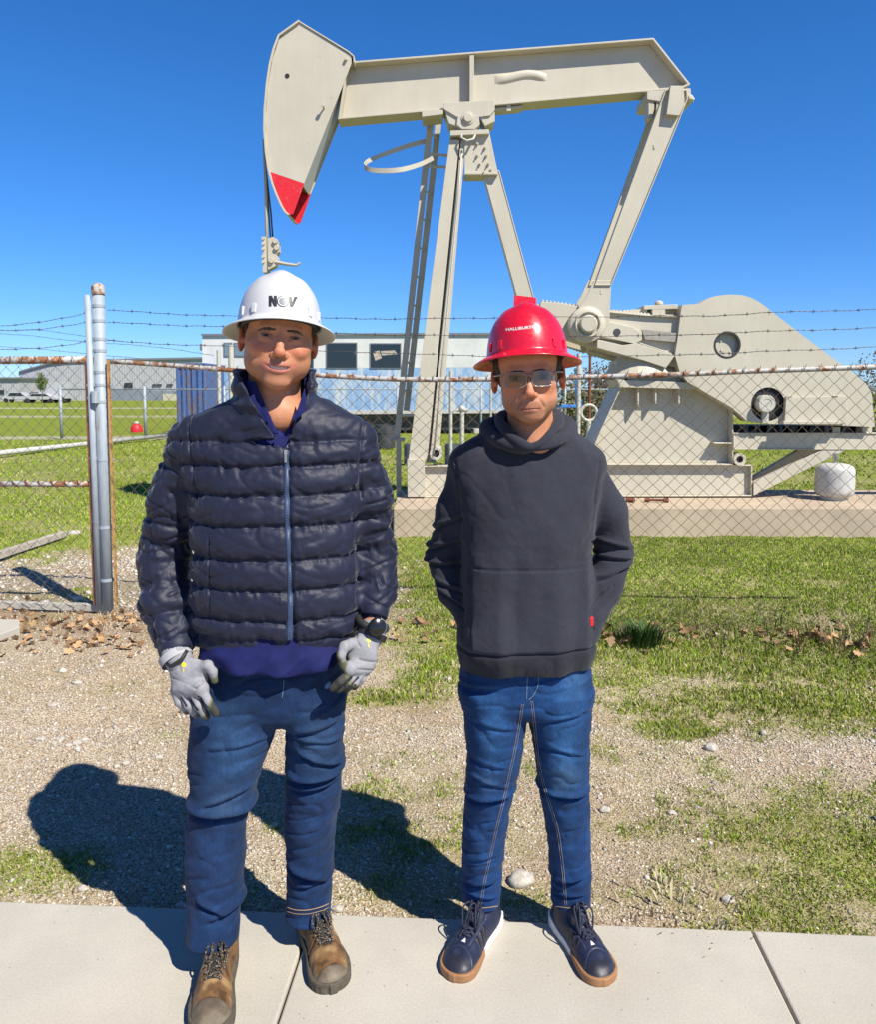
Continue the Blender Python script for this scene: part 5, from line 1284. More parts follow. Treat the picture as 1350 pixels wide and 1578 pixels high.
def surface_nets(F, g):
    F = np.asarray(F, f32); ins = F < 0
    c = [ins[i:F.shape[0] - 1 + i, j:F.shape[1] - 1 + j, k:F.shape[2] - 1 + k] for i in (0, 1) for j in (0, 1) for k in (0, 1)]
    al = c[0].copy(); an = c[0].copy()
    for q in c[1:]: al &= q; an |= q
    I, J, K = np.nonzero(an & ~al); n = len(I)
    vid = -np.ones(an.shape, np.int64); vid[I, J, K] = np.arange(n)
    off = [(i, j, k) for i in (0, 1) for j in (0, 1) for k in (0, 1)]
    val = [F[I + i, J + j, K + k] for i, j, k in off]
    acc = np.zeros((n, 3)); cnt = np.zeros(n)
    for a in range(8):
        for b in range(a + 1, 8):
            if sum(abs(off[a][q] - off[b][q]) for q in range(3)) != 1: continue
            m = (val[a] < 0) != (val[b] < 0)
            if not m.any(): continue
            t = val[a][m] / (val[a][m] - val[b][m])
            p = np.array(off[a])[None] + t[:, None] * (np.array(off[b]) - np.array(off[a]))[None]
            acc[m] += p; cnt[m] += 1
    acc /= cnt[:, None]
    fi = np.stack([I, J, K], 1) + acc
    V = np.stack([np.interp(fi[:, q], np.arange(len(a)), a) for q, a in enumerate((g.xs, g.ys, g.zs))], 1)
    Fs = []
    for ax in range(3):
        sh = [slice(None)] * 3; s1 = [slice(None)] * 3; sh[ax] = slice(0, -1); s1[ax] = slice(1, None)
        A = ins[tuple(sh)]; B = ins[tuple(s1)]; e = np.argwhere(A != B); u, v = [(1, 2), (2, 0), (0, 1)][ax]
        e = e[(e[:, u] > 0) & (e[:, v] > 0) & (e[:, u] < F.shape[u] - 1) & (e[:, v] < F.shape[v] - 1)]
        if not len(e): continue
        def cell(du, dv): q = e.copy(); q[:, u] -= du; q[:, v] -= dv; return vid[q[:, 0], q[:, 1], q[:, 2]]
        quad = np.stack([cell(1, 1), cell(0, 1), cell(0, 0), cell(1, 0)], 1)
        fl = ~A[e[:, 0], e[:, 1], e[:, 2]]; quad[fl] = quad[fl][:, ::-1]; Fs.append(quad)
    return V, np.concatenate(Fs)
def vnormals(V, F):
    a, b, c, d = [V[F[:, i]] for i in range(4)]; n = np.cross(c - a, d - b); N = np.zeros_like(V)
    for q in range(3):
        for i in range(4): N[:, q] += np.bincount(F[:, i], n[:, q], len(V))
    return N / (np.linalg.norm(N, axis=1)[:, None] + 1e-12)
def relax(V, F, it=2, lam=0.5):
    e = np.concatenate([F[:, [0, 1]], F[:, [1, 2]], F[:, [2, 3]], F[:, [3, 0]]]); cnt = np.bincount(e[:, 0], minlength=len(V)) + np.bincount(e[:, 1], minlength=len(V))
    for _ in range(it):
        S = np.zeros_like(V)
        for q in range(3): S[:, q] = np.bincount(e[:, 0], V[e[:, 1], q], len(V)) + np.bincount(e[:, 1], V[e[:, 0], q], len(V))
        V = V + lam * (S / cnt[:, None] - V)
    return V
def sdf_obj(name, F, g, mat, par, disp=None, colf=None, smooth_it=2, lam=0.5):
    V, Q = surface_nets(F, g); V = relax(V, Q, smooth_it, lam)
    if disp is not None: N = vnormals(V, Q); V = V + N * disp(V, N)[:, None]
    C = colf(V, vnormals(V, Q)) if colf is not None else None
    o = mesh_obj(name, V, Q, mat, par, cols=C); o['_v'] = 0; del o['_v']
    return o, V, Q
def bvh_of(V, Q): return BVHTree.FromPolygons([tuple(v) for v in V.tolist()], [tuple(q) for q in Q.tolist()])
def hit(bvh, px, py, off=0.001, toward=None):
    """where the line of sight through a photo position meets a surface, lifted by off"""
    p = Vector((0, 0, CAMZ)); q = Vector(W(px, py, 1.0)) - p
    h, n, i, d = bvh.ray_cast(p, q.normalized(), 6)
    if h is None: return None
    if n.dot(q) > 0: n = -n
    return np.array(h + n * off), np.array(n)
def gauss(x, s): return np.exp(-(x / s) ** 2)
# ---------------------------------------------------------------- two standing men
def Rm(yaw=0, tilt=0, roll=0):
    """head to world: roll (about y), tilt (about x, + = face up), yaw (about z)"""
    return np.array(Matrix.Rotation(yaw, 3, 'Z') @ Matrix.Rotation(-tilt, 3, 'X') @ Matrix.Rotation(roll, 3, 'Y'), dtype=f32)
class Head:
    def __init__(s, c, R, k=1.0, wx=1.0): s.c = np.array(c, f32); s.R = R; s.k = k; s.wx = np.array((wx, 1, 1), f32)
    def loc(s, P):
        x, y, z = P[0] - s.c[0], P[1] - s.c[1], P[2] - s.c[2]
        return [((s.R[0][i] * x + s.R[1][i] * y + s.R[2][i] * z) * f32(1000 / s.k / s.wx[i])) for i in range(3)]
    def w(s, p): return s.c + s.R @ (np.array(p, f32) * s.wx * f32(s.k / 1000))
    def wv(s, V): return s.c + (np.asarray(V) * s.wx * (s.k / 1000)) @ s.R.T
    def lv(s, V): return ((V - s.c) @ s.R) * (1000 / s.k) / s.wx

def head_sdf(L, p):
    """L: local coords in mm, face toward -y, eyes at z=0"""
    x, y, z = L; ax = np.abs(x); A = [ax, y, z]; jw = p['jaw']
    d = ell(L, (0, 12, 34), (76, 94, 90))
    d = smin(d, ell(L, (0, -22, -20), (p['cheek'], 62, 72)), 18)
    d = smin(d, ell(L, (0, -26, -70), (jw, 49, 44)), 24)
    d = smin(d, ell(A, (jw - 8, -2, -60), (17, 28, 24)), 32)
    d = smin(d, ell(L, (0, -67, -p['chin'] + 18), (26, 18, 17)), 26)
    d = smin(d, ell(A, (p['cheek'] - 26, -52, -22), (22, 20, 17)), 18)
    d = smin(d, ell(A, (p['cheek'] - 27, -38, -56), (20, 24, 28)), 18)
    if p['smile']: d = smin(d, ell(A, (37, -65, -34), (18, 16, 15)), 11)
    d = smin(d, ell(L, (0, -48, 46), (58, 36, 36)), 22)
    d = smin(d, cap(A, (8, -80, 17), (32, -76, 17), 9, 9), 12)          # brow ridge
    d = smin(d, ell(L, (0, -66, -68), (33, 25, 27)), 15)               # mouth mound
    # eye hollows, then nose
    d = smax(d, -ell(A, (31, -95, -1), (20, 18.5, 13)), 8)
    d = smin(d, cap(L, (0, -80, 6), (0, -100, -36), p['nose'] * .55, p['nose'] * .70), 9)
    d = smin(d, ell(L, (0, -102, -41), (p['nose'] * .92, 10, p['nose'] * .80)), 6)
    d = smin(d, ell(A, (p['nose'] * p.get('ala', 1.1), -90, -45), (6.6, 9.5, 6.8)), 4.5)
    d = smax(d, -ell(A, (6.5, -97, -55), (3.6, 6, 4.5)), 2.5)
    # lids round the eyeball
    lid = ell(A, (31, -69, -2), (15.2, 15.0, 14.2))
    d = smin(d, lid, 4)
    o = p['open']
    op = ell(A, (31, -86, -2 + p.get('eyez', 0)), (13.5, 11, o))
    d = smax(d, -op, 1.4)
    d = smin(d, cap(A, (18, -84, 5 + o * .3), (44, -76, 4), 2.2, 2.2), 4)   # upper lid fold
    d = smin(d, cap(A, (20, -81, -12), (42, -74, -11), 2.4, 2.2), 5)       # pouch below the eye
    # lips
    mz = -p['mouth']; mw = p['mw']; up = p['curl']
    def arc(zo, yo, r0, r1, sub=1.0, n=8):
        out = None
        for i in range(n):
            u0, u1 = sub * (-1 + 2 * i / n), sub * (-1 + 2 * (i + 1) / n)
            f = lambda u: (u * mw, -89 + yo + 21 * u * u * (mw / 34) ** 2, mz + zo * (1 - u * u) ** .7 * 1.0 + up * u * u)
            g_ = lambda u: r0 + (r1 - r0) * abs(u) ** 1.6
            q = cap(L, f(u0), f(u1), g_(u0), g_(u1)); out = q if out is None else np.minimum(out, q)
        return out
    gap = p['gap']
    d = smin(d, arc(gap + 2.8, 1.5, 3.4, .9), 4)
    d = smin(d, arc(-gap - 3.4, 1.8, 4.4, 1.0), 4)
    if gap < 1.5: d = smax(d, -arc(0.0, -1.5, 1.2, .7, .86), 1.2)
    if gap > 1.5: d = smax(d, -ell([x, y - 17 * (x / mw) ** 2, z - up * (x / mw) ** 2], (0, -84, mz), (mw * .92, 10, gap * 1.08)), 1.2)
    # folds from the nose to the mouth corners
    d = smax(d, -cap(A, (17, -94, -44), (mw + 7, -75 if p['smile'] else -77, mz + 4), 3.6, 2.6), 5)
    d = smax(d, -ell(L, (0, -95, mz - 17), (17, 5, 3.4)), 4)            # groove above the chin
    # ears
    Re = np.array(Matrix.Rotation(radians(22), 3, 'Z'), f32)
    ear = ell(A, (79, 6, -8), (6.5, 17, 31), Re); ear = smax(ear, -ell(A, (88, 1, -5), (8, 9, 17), Re), 3)
    ear = smin(ear, ell(A, (76, -2, -12), (7, 8, 8)), 4)
    d = smin(d, ear, 4)
    return d
def head_color(Lv, N, p):
    x, y, z = Lv[:, 0], Lv[:, 1], Lv[:, 2]; ax = np.abs(x); n = len(x)
    C = np.tile(np.array(p['skin']), (n, 1)).astype(float)
    def mixc(m, c): m = np.clip(m, 0, 1)[:, None]; C[:] = C * (1 - m) + np.array(c) * m
    fr = sstep(-20, -50, y)
    mixc(.55 * fr * np.exp(-((ax - 40) / 20) ** 2 - ((z + 30) / 18) ** 2), p['flush'])
    mixc(.6 * np.exp(-(x / 13) ** 2 - ((z + 42) / 16) ** 2) * sstep(-85, -100, y), p['flush'])
    mixc(.5 * sstep(70, 80, ax), p['flush'])
    mz = -p['mouth']; mw = p['mw']
    stub = fr * np.clip(np.exp(-((z - mz + 22) / 26) ** 2) + .25 * np.exp(-((z - mz - 14) / 8) ** 2 - (x / 30) ** 2), 0, 1)
    jaw = sstep(-45, -75, z) * sstep(-130, -105, z) * sstep(10, -20, y)
    mixc(p['stubble'] * np.clip(jaw + stub * .4, 0, 1), tuple(np.array(p['skin']) * (.42, .45, .52)))
    zc = z - mz - p['curl'] * (x / mw) ** 2; g = p['gap']; lw = np.clip(1 - (x / (mw + 1)) ** 2, 0, 1) ** .6
    lip = sstep(1.5, 0, np.abs(zc) - np.where(zc > 0, g + 4.2 if g > 1.5 else 5.5, g + 6.5) * lw) * sstep(-64, -72, y) * (ax < mw + 2)
    mixc(.85 * lip, p['lip'])
    mixc(.75 * np.exp(-(zc / 1.7) ** 2) * (ax < mw) * sstep(-64, -72, y) * (1 if g < 1.5 else 0), (.05, .015, .012))
    mixc(.35 * fr * np.exp(-((ax - 30) / 14) ** 2 - ((z + 3) / 9) ** 2), tuple(np.array(p['skin']) * (.50, .42, .42)))  # eye socket shading mixed into the skin colour
    lash = fr * np.exp(-((ax - 31) / 13) ** 4) * np.exp(-((z - (-2 + p['open'] * np.sqrt(np.clip(1 - ((ax - 31) / 13.5) ** 2, 0, 1)) + .4)) / 1.7) ** 2)
    mixc(.9 * lash, (.02, .012, .01))
    return C
def make_head_parts(par, H, p, eyeR=None):
    # eyeballs
    for sx in (-1, 1):
        mb = MB(); mb.sphere((31 * sx, -69, -2), 12.6, 14); V = np.array(mb.v); d = V - np.array((31 * sx, -69, -2)); gaze = np.array(p['gaze'], float); gaze = gaze / np.linalg.norm(gaze)
        a = (d / 12.6) @ gaze; C = np.tile((.40, .36, .32), (len(V), 1)); C[a > .86] = (.045, .02, .01); C[a > .975] = (.005, .005, .005)
        o = mesh_obj('eye', H.wv(V), mb.f, M['eye'], par, cols=C)
    if p['gap'] > 1.5:
        mb = MB(); n = 12; mw = p['mw'] * .84; mz = -p['mouth']
        for i in range(n):
            u = (i + .5) / n * 2 - 1; x = u * mw; y = -83 + 17 * u * u * (mw / 34) ** 2; z = mz + p['curl'] * u * u * .72
            w = mw * 2 / n; mb.sphere((x, y + 2, z + .8), 1, 6, (w / 2 * 1.22, 3.6, p['gap'] * 1.35))
        mesh_obj('teeth', H.wv(np.array(mb.v)), mb.f, M['teeth'], par)
    # eyebrows as short rooted hairs hugging the ridge
    g = gridbox((-56, -100, -2), (56, -55, 34), 1.0); P = [g.X, g.Y, g.Z]; A = [np.abs(g.X), g.Y, g.Z]
    bz = p['browz']; e = None
    pts = [(13, -84, bz + 2.0), (24, -84, bz + 3.0), (36, -79.5, bz + 2.0), (48, -70, bz - 2.5)]
    hd = head_sdf(P, p)
    for sx in (-1, 1):
        e = limb([g.X * sx, 0 * g.Y, g.Z], [(a, 0, c) for a, b, c in pts], [2.2, 3.2, 2.6, .8], 1) + 0.9 * noise(g.X * .5, 0 * g.X, g.Z * .7, 5)
        shell = smax(hd - .8, e, .8)
        V, Q = surface_nets(np.maximum(np.maximum(shell, -(hd + 1.0)), g.Y + 58), g)
        mesh_obj('eyebrow', H.wv(V), Q, M['hair'], par)
    # hair below the hat
    g = gridbox((-92, -70, -60), (92, 118, 60), 2.2); P = [g.X, g.Y, g.Z]; A = [np.abs(g.X), g.Y, g.Z]
    h = ell(P, (0, 14, 32), (80.0, 97.5, 93))
    lim = np.maximum(-(g.Y + p['hairfront']), -(g.Z - np.interp(g.Y, [-60, -34, -20, 10, 60], [16, 8, -16 - p['burn'], 22, -58])))
    lim = smin(lim, np.maximum(-(g.Y - 12), -(g.Z + 52 - 0 * g.Y)), 4)
    h = smax(h, lim, 3); h = np.maximum(h, -(ell(P, (0, 14, 32), (72, 90, 86))))
    V, Q = surface_nets(h, g); N = vnormals(V, Q); V = V + N * (1.0 * noise(V[:, 0] * .5, V[:, 1] * .5, V[:, 2] * .16))[:, None]
    mesh_obj('hair', H.wv(V), Q, M['hair'], par)

def hard_hat(par, H, off, R, mat, label=None, top=.140):
    """full brim helmet: shell lofted from crown to brim and back inside"""
    n = 120; prof = [(0.001, 1.0), (.12, .997), (.25, .982), (.40, .945), (.54, .885), (.67, .80), (.78, .695), (.87, .56), (.93, .42), (.97, .27), (.99, .15), (1.0, .07)]
    prof = [tuple(q) for q in cat([np.array(a) for a in prof], 3)]; prof[0] = (.001, 1.0)
    rows = []
    rx, ry, Hh = .101, .122, top
    th = np.arange(n) * 2 * pi / n
    def shellpt(r, h, s=1.0):
        x = np.cos(th) * rx * r * s; y = np.sin(th) * ry * r * s; z = np.full(n, h * Hh)
        cr = .0085 * np.exp(-(x / .026) ** 2) * sstep(1.0, .55, np.abs(y) / ry) * (max(h, 0) ** .5)
        cr += .0025 * (np.exp(-((np.abs(x) - .052) / .012) ** 2)) * sstep(.9, .4, np.abs(y) / ry) * (max(h, 0) ** .5)
        return np.stack([x, y, z + cr], 1)
    for r, h in prof: rows.append(shellpt(r, h))
    def brim(u, dz=0.0):
        a = np.sin(th); ex = 1 - .10 * (np.abs(np.cos(th)) ** 3)
        x = np.cos(th) * (rx + .0345 * u); y = np.sin(th) * (ry + .027 * u)
        z = .004 * (1 - u) - .010 * u ** 1.3 - .006 * np.abs(np.cos(th)) ** 2 * u + dz
        return np.stack([x, y, z], 1)
    for u in (.03, .12, .3, .5, .7, .88, .97): rows.append(brim(u))
    rows.append(brim(1.0, -.0012)); rows.append(brim(.985, -.0035)); rows.append(brim(.9, -.0040))
    for u in (.7, .4, .1, .0): rows.append(brim(u, -.0034))
    for r, h in prof[::-1]: q = shellpt(r, h, .972); q[:, 2] -= .0035; rows.append(q)
    V = np.concatenate(rows); m = len(rows); idx = np.arange(m * n).reshape(m, n)
    Q = np.stack([idx[:-1], idx[1:], np.roll(idx[1:], -1, 1), np.roll(idx[:-1], -1, 1)], -1).reshape(-1, 4)
    Wv = lambda V: H.wv(((np.asarray(V) @ R.T) * 1000 / H.k + np.array(off)) / H.wx)
    Vw = Wv(V)
    o = mesh_obj('hard_hat', Vw, Q, mat, par); tag(o, label)
    bv = bvh_of(Vw, Q)
    # accessory slots
    for sx in (-1, 1):
        for an, s_ in ((-50, .007), (-28, .004)):
            a = radians(an); mb = MB(); c = np.array((sx * rx * .985 * cos(a), ry * .985 * sin(a), .022)); Rz = np.array(Matrix.Rotation(a * sx if sx > 0 else pi - a, 3, 'Z')) if 0 else np.array(Matrix.Rotation(math.atan2(c[1], c[0]), 3, 'Z'))
            mb.box(c, (.009, s_ * 1.6, .022), Rz); ob = mesh_obj('accessory_slot', Wv(mb.v), mb.f, mat, o, smooth=False)
            b_ = ob.modifiers.new('bevel', 'BEVEL'); b_.width = .0015; b_.segments = 2
    # headband
    mb = MB(); kk = 48
    for i, (s_, z) in enumerate(((.90, .020), (.90, -.004), (.86, -.004), (.86, .020))):
        for j in range(kk): a = j * 2 * pi / kk; mb.v.append((rx * s_ * cos(a), ry * s_ * sin(a) * .97, z))
    for i in range(4):
        for j in range(kk): mb.f.append((i * kk + j, i * kk + (j + 1) % kk, ((i + 1) % 4) * kk + (j + 1) % kk, ((i + 1) % 4) * kk + j))
    mesh_obj('headband', Wv(mb.v), mb.f, M['hat_dark'], o)
    return o, bv, Wv
def decal(name, polys, bv, mat, par, off=.0006, thick=.0006, split=3):
    """flat lettering laid on a curved shell; polys are outlines in photo positions"""
    b = bmesh.new()
    for P in polys:
        vs = [b.verts.new((x, -y, 0)) for x, y in P]
        try: b.faces.new(vs)
        except Exception: pass
    bmesh.ops.triangulate(b, faces=b.faces[:])
    bmesh.ops.subdivide_edges(b, edges=b.edges[:], cuts=split, use_grid_fill=True)
    bmesh.ops.triangulate(b, faces=b.faces[:])
    b.verts.index_update(); V = []; bad = set()
    for v in b.verts:
        h = hit(bv, v.co.x, -v.co.y, off)
        if h is None: bad.add(v.index); V.append(np.zeros(3))
        else: V.append(h[0])
    F = [tuple(v.index for v in f.verts) for f in b.faces if not any(v.index in bad for v in f.verts)]; b.free()
    return mesh_obj(name, np.array(V), F, mat, par, smooth=False)
def text_polys(txt, x, y, w, h, rot=0.0, shear=0.0, bold=0.0, arc=0.0):
    cu = bpy.data.curves.new('tmp', 'FONT'); cu.body = txt; cu.offset = bold; cu.shear = shear; cu.resolution_u = 3
    o = bpy.data.objects.new('tmp', cu); COL.objects.link(o); dg = bpy.context.evaluated_depsgraph_get(); me = bpy.data.meshes.new_from_object(o.evaluated_get(dg))
    V = np.array([v.co[:] for v in me.vertices]); P = []
    mn, mx = V.min(0), V.max(0)
    for f in me.polygons:
        q = []
        for i in f.vertices:
            u = (V[i, 0] - mn[0]) / (mx[0] - mn[0]); v = (V[i, 1] - mn[1]) / (mx[1] - mn[1]); X = u * w; Y = -v * h + arc * (2 * u - 1) ** 2
            q.append((x + X * cos(rot) - Y * sin(rot), y + X * sin(rot) + Y * cos(rot)))
        P.append(q)
    bpy.data.objects.remove(o); bpy.data.curves.remove(cu); bpy.data.meshes.remove(me); return P

def body_grid(H, lo, hi):
    f = lambda a, b, c0, c1, hf, hc: np.concatenate([np.arange(a, c0, hc), np.arange(c0, c1, hf), np.arange(c1, b, hc)])
    c = H.c
    return Grid(f(lo[0], hi[0], c[0] - .102, c[0] + .102, .0019, .011), f(lo[1], hi[1], c[1] - .125, c[1] + .125, .0019, .011), f(lo[2], hi[2], c[2] - .15, c[2] + .14, .0019, .011))
def make_body(par, H, p, lo, hi, torso, arms, legs, neck, chest):
    g = body_grid(H, lo, hi); P = [g.X, g.Y, g.Z]
    F = loft(P, smoothS(torso), 2.2, .03)
    for pts, rad in arms + legs: F = smin(F, limb(P, pts, rad, .02), .025)
    for (a, b, ra, rb) in neck: F = smin(F, cap(P, a, b, ra, rb), .03)
    for (c, r) in chest: F = smin(F, ell(P, c, r), .03)
    k = g.zs > H.c[2] - .17
    L = H.loc([g.X, g.Y, g.Z[:, :, k]]); hs = head_sdf(L, p) * f32(.001 * H.k)
    F = F + 0 * (g.X + g.Y + g.Z)
    F[:, :, k] = smin(F[:, :, k], hs, .014)
    V, Q = surface_nets(F, g); V = relax(V, Q, 1, .35)
    Lv = H.lv(V); C = head_color(Lv, None, p)
    low = V[:, 2] < H.c[2] - .135; C[low] = p['skin']
    return mesh_obj('body', V, Q, M['skin'], par, cols=C)

# =================================================== the man in the quilted jacket
A_ = W(428, 1460, 2.02); PA = empty('person', (A_[0], 2.02, 0), 'person in white hard hat, dark quilted jacket and grey gloves, smiling, standing on the left', 'person')
HA = Head(W(429.0, 523, 1.985), Rm(yaw=radians(14), tilt=radians(2), roll=radians(5.5)), 1.01, 1.10)
pA = dict(jaw=55, cheek=70, chin=124, smile=True, nose=13, ala=1.12, open=2.6, mouth=75, mw=36, curl=11.0, gap=4.8, skin=(.53, .245, .135), flush=(.56, .165, .095), lip=(.46, .155, .115),
          stubble=.36, browz=10.5, gaze=(.05, -1, -.05), hairfront=36, burn=4, eyez=0)
cz = lambda px, py, Y: W(px, py, Y)
S1 = [(W(425, py, 2.03)[2], (W(cx, py, 2.03)[0]), 2.06, rx, ry) for (py, cx, rx, ry) in [(650, 425, .06, .05), (668, 424, .085, .055), (700, 424, .13, .07), (760, 424, .15, .085), (850, 424, .14, .09), (930, 425, .13, .08), (1010, 415, .12, .075), (1060, 415, .11, .06)]]
arL = [W(300, 705, 2.05), W(254, 860, 2.08), W(256, 930, 2.03), W(271, 1000, 1.965), W(288, 1040, 1.93)]; arR = [W(545, 705, 2.05), W(577, 850, 2.10), W(581, 905, 2.07), W(575, 955, 2.01), W(558, 1005, 1.955)]
lgL = [W(366, 1090, 2.06), W(336, 1265, 2.035), W(328, 1420, 2.035)]; lgR = [W(480, 1090, 2.06), W(481, 1240, 2.09), W(475, 1395, 2.125)]
nk = (HA.w((0, 32, -62)), HA.w((0, 50, -165)))
make_body(PA, HA, pA, (-1.0, 1.72, .02), (.22, 2.32, 1.82), S1, [(arL, [.045, .036, .03, .024, .018]), (arR, [.045, .036, .03, .023, .018])], [(lgL, [.055, .042, .035]), (lgR, [.045, .036, .030])],
          [(*nk, .062, .070)], [(HA.w((0, 26, -185)), (.085, .058, .05))])
make_head_parts(PA, HA, pA)
hatA, bvA, WA_ = hard_hat(PA, HA, (0, 8, 27), Rm(tilt=radians(7), roll=radians(-2.5)), M['hat_white'], 'white full brim hard hat with a dark emblem', top=.130)
# emblem on the front of the helmet: N, globe, V
cxs, cys = 436, 464.5
def par4(x0, y0, x1, y1, w): return [(x0, y0), (x0 + w, y0), (x1 + w, y1), (x1, y1)]
N_ = [par4(413.5, 456, 413.5, 472.5, 4.4), par4(413.5, 456, 421.5, 472.5, 5.0), par4(421.5, 456, 421.5, 472.5, 4.6)]
V_ = [[(444.5, 457.5), (449, 457.5), (450.2, 473), (446.5, 473)], [(453.0, 457.6), (458, 457.6), (450.6, 473.2), (446.8, 473.2)]]
decal('emblem', N_ + V_, bvA, M['ink_black'], hatA)
ring = lambda r, k=1.0, cx=436, cy=464.5, n=20: [(cx + r * k * cos(a), cy + r * sin(a)) for a in np.linspace(0, 2 * pi, n, endpoint=False)]
decal('emblem_globe', [ring(8.6, 1.15)], bvA, M['ink_black'], hatA, off=.0010)
decal('emblem_globe', [ring(7.3, 1.12)], bvA, M['ink_white'], hatA, off=.0013)
decal('emblem_globe', [ring(6.2, 1.12)], bvA, M['ink_grey'], hatA, off=.0016)

# quilted jacket
def jacketA():
    g = gridbox((-.80, 1.80, 1.02), (-.02, 2.27, 1.50), .0036)
    zf = lambda py, Y=1.9: W(425, py, Y)[2]
    g = gridbox((-.80, 1.78, zf(1012)), (-.04, 2.27, 1.56), .0038)
    P = [g.X, g.Y, g.Z]
    seams = [zf(y) for y in (681, 719, 764, 811, 863, 910, 958, 990)]
    # quilting: the torso swells between the seams
    def puff(z):
        s = np.array(sorted(seams + [seams[0] + .075, seams[0] + .16])); i = np.clip(np.searchsorted(s, z) - 1, 0, len(s) - 2); u = (z - s[i]) / (s[i + 1] - s[i]); u = np.clip(u, 0, 1)
        amp = np.where(z > seams[0], .5, 1.0)
        return (.0085 * (1 - np.abs(2 * u - 1) ** 2.8) * amp).astype(f32)
    def px(c): return [(W(a, b, 2.0)) for a, b in c]
    rows = [(1004, 424, 118, .112), (985, 424, 126, .122), (958, 424, 128, .132), (910, 424, 129, .140), (863, 424, 128, .142), (811, 424, 130, .138), (764, 424, 133, .132), (725, 422, 144, .122), (692, 420, 154, .110), (670, 419, 152, .102), (654, 418, 146, .096), (642, 419, 134, .090), (633, 422, 114, .084), (625, 426, 94, .076), (617, 428, 78, .068), (609, 428, 62, .060)]
    secs = []
    for (py, cx, hw, ry) in rows: q = W(cx, py, 2.02); secs.append((q[2], q[0], 2.03, RW(hw, q), ry))
    wz = (.007 * noise(g.X * 7, 0 * g.X, g.Z * 3, 61) + .004 * noise(g.X * 22, 0 * g.X, g.Z * 6, 62)).astype(f32)
    T = loft(P, smoothS(secs), 2.4, .012, extra=lambda P: puff(P[2] + wz) - .005)
    # drawn-in hem
    arms = []
    for pts, rad, sm in (([W(296, 682, 2.04), W(270, 762, 2.06), W(252, 860, 2.08), W(256, 930, 2.03), W(271, 1000, 1.975)], [.058, .066, .064, .060, .046], (717, 761, 802, 831, 855, 880, 907, 948, 984)),
                         ([W(546, 682, 2.04), W(566, 762, 2.06), W(577, 850, 2.10), W(581, 905, 2.07), W(577, 945, 2.02)], [.056, .060, .056, .051, .037], (712, 745, 784, 815, 838, 868, 900, 928))):
        pts = [np.array(p) for p in pts]; d = [0] + list(np.cumsum([np.linalg.norm(b - a) for a, b in zip(pts[:-1], pts[1:])])); zz = [p[2] for p in pts]
        ss = [float(np.interp(-W(pts[0][0] / 2 * 0 + 270, y, 2.04)[2], [-z for z in zz], d)) for y in sm]; ss = np.array([-.05] + ss + [d[-1]])
        def ex(s, ss=ss): i = np.clip(np.searchsorted(ss, s) - 1, 0, len(ss) - 2); u = np.clip((s - ss[i]) / (ss[i + 1] - ss[i]), 0, 1); w = np.minimum(1, (ss[i + 1] - ss[i]) / .05); return (.0065 * w * (1 - np.abs(2 * u - 1) ** 2.8) - .002).astype(f32)
        arms.append(limb(P, pts, rad, .02, ex))
    F = T
    for a in arms: F = smin(F, a, .020)
    # neck opening and collar
    zc = zf(690, 1.93); nb = HA.w((0, 34, -105)); xc = W(437, 680, 1.93)[0]
    # scoop: everything above a plane tilted to the V at the zip
    cyl = np.sqrt(((g.X - (nb[0] + .001)) / .086) ** 2 + ((g.Y - 2.01) / .084) ** 2) - 1
    zf_ = g.Z
    V_w = (zf_ - zc) * .50 + .002
    wedge = np.maximum(np.abs(g.X - (xc + (zf_ - zc) * -.12)) - V_w, g.Y - 2.02)                 # inside the open front
    inner = np.maximum(np.maximum(cyl * .085, zc - .04 - zf_), -.01 + 0 * zf_)
    F = smax(F, -np.minimum(np.maximum(cyl * .085, (zc - .005) - zf_), np.maximum(wedge, zc - zf_)), .004)
    # collar: a sloping band round the neck, open in front
    rr_ = .098 - (zf_ - zc) * .02
    ringd = np.abs(np.sqrt(((g.X - nb[0]) / 1.0) ** 2 + ((g.Y - 2.015) / .97) ** 2) - rr_) - .0085 - .003 * np.sin((zf_ - zc) * 2 * pi / .045)
    topz = HA.c[2] - .090 + (g.Y - 1.93) * .22
    colr = smax(smax(ringd, zf_ - topz, .008), zc + .02 - zf_, .01)
    colr = smax(colr, -np.maximum(np.abs(g.X - (xc + (zf_ - zc) * -.12)) - V_w * 1.0, g.Y - 1.99), .006)
    F = smin(F, colr, .012)
    V, Q = surface_nets(F, g); V = relax(V, Q, 2, .5); N = vnormals(V, Q)
    x, y, z = V.T
    # crumple: gathers close to the seams, broad diagonal creases on arms and sides
    zw = z + .007 * noise(x * 7, 0 * x, z * 3, 61) + .004 * noise(x * 22, 0 * x, z * 6, 62)
    sd_ = np.min(np.abs(zw[:, None] - np.array(seams)[None]), 1); front = (N[:, 1] < .3)
    arm = sstep(.215, .245, np.abs(x - W(424, 800, 2.0)[0]))
    warp = .01 * noise(x * 9, z * 9, y * 4, 5)
    gath = np.abs(noise((x + warp) * 62 + z * 14, z * 10, y * 30, 2)); crease = 1 - np.abs(noise((x + warp) * 11 + z * 9, (z + warp) * 34 - x * 10, y * 8, 7)) ** .6
    crease2 = 1 - np.abs(noise(x * 8 - z * 6, z * 26 + x * 13, y * 9, 19)) ** .6
    D = -.0040 * gauss(sd_, .0035) * (arm < .5) * (np.abs(N[:, 2]) < .95) - .0075 * gath * gauss(sd_, .017) + .0026 * noise(x * 22, y * 22, z * 30, 3) * (1 - .3 * arm)
    D = D - .0085 * np.clip(crease - .5, 0, 1) * (.5 + 1.1 * arm) - .0070 * np.clip(crease2 - .55, 0, 1) * (.7 + .8 * arm)
    D = D + .0012 * noise(x * 70, y * 70, z * 90, 13)
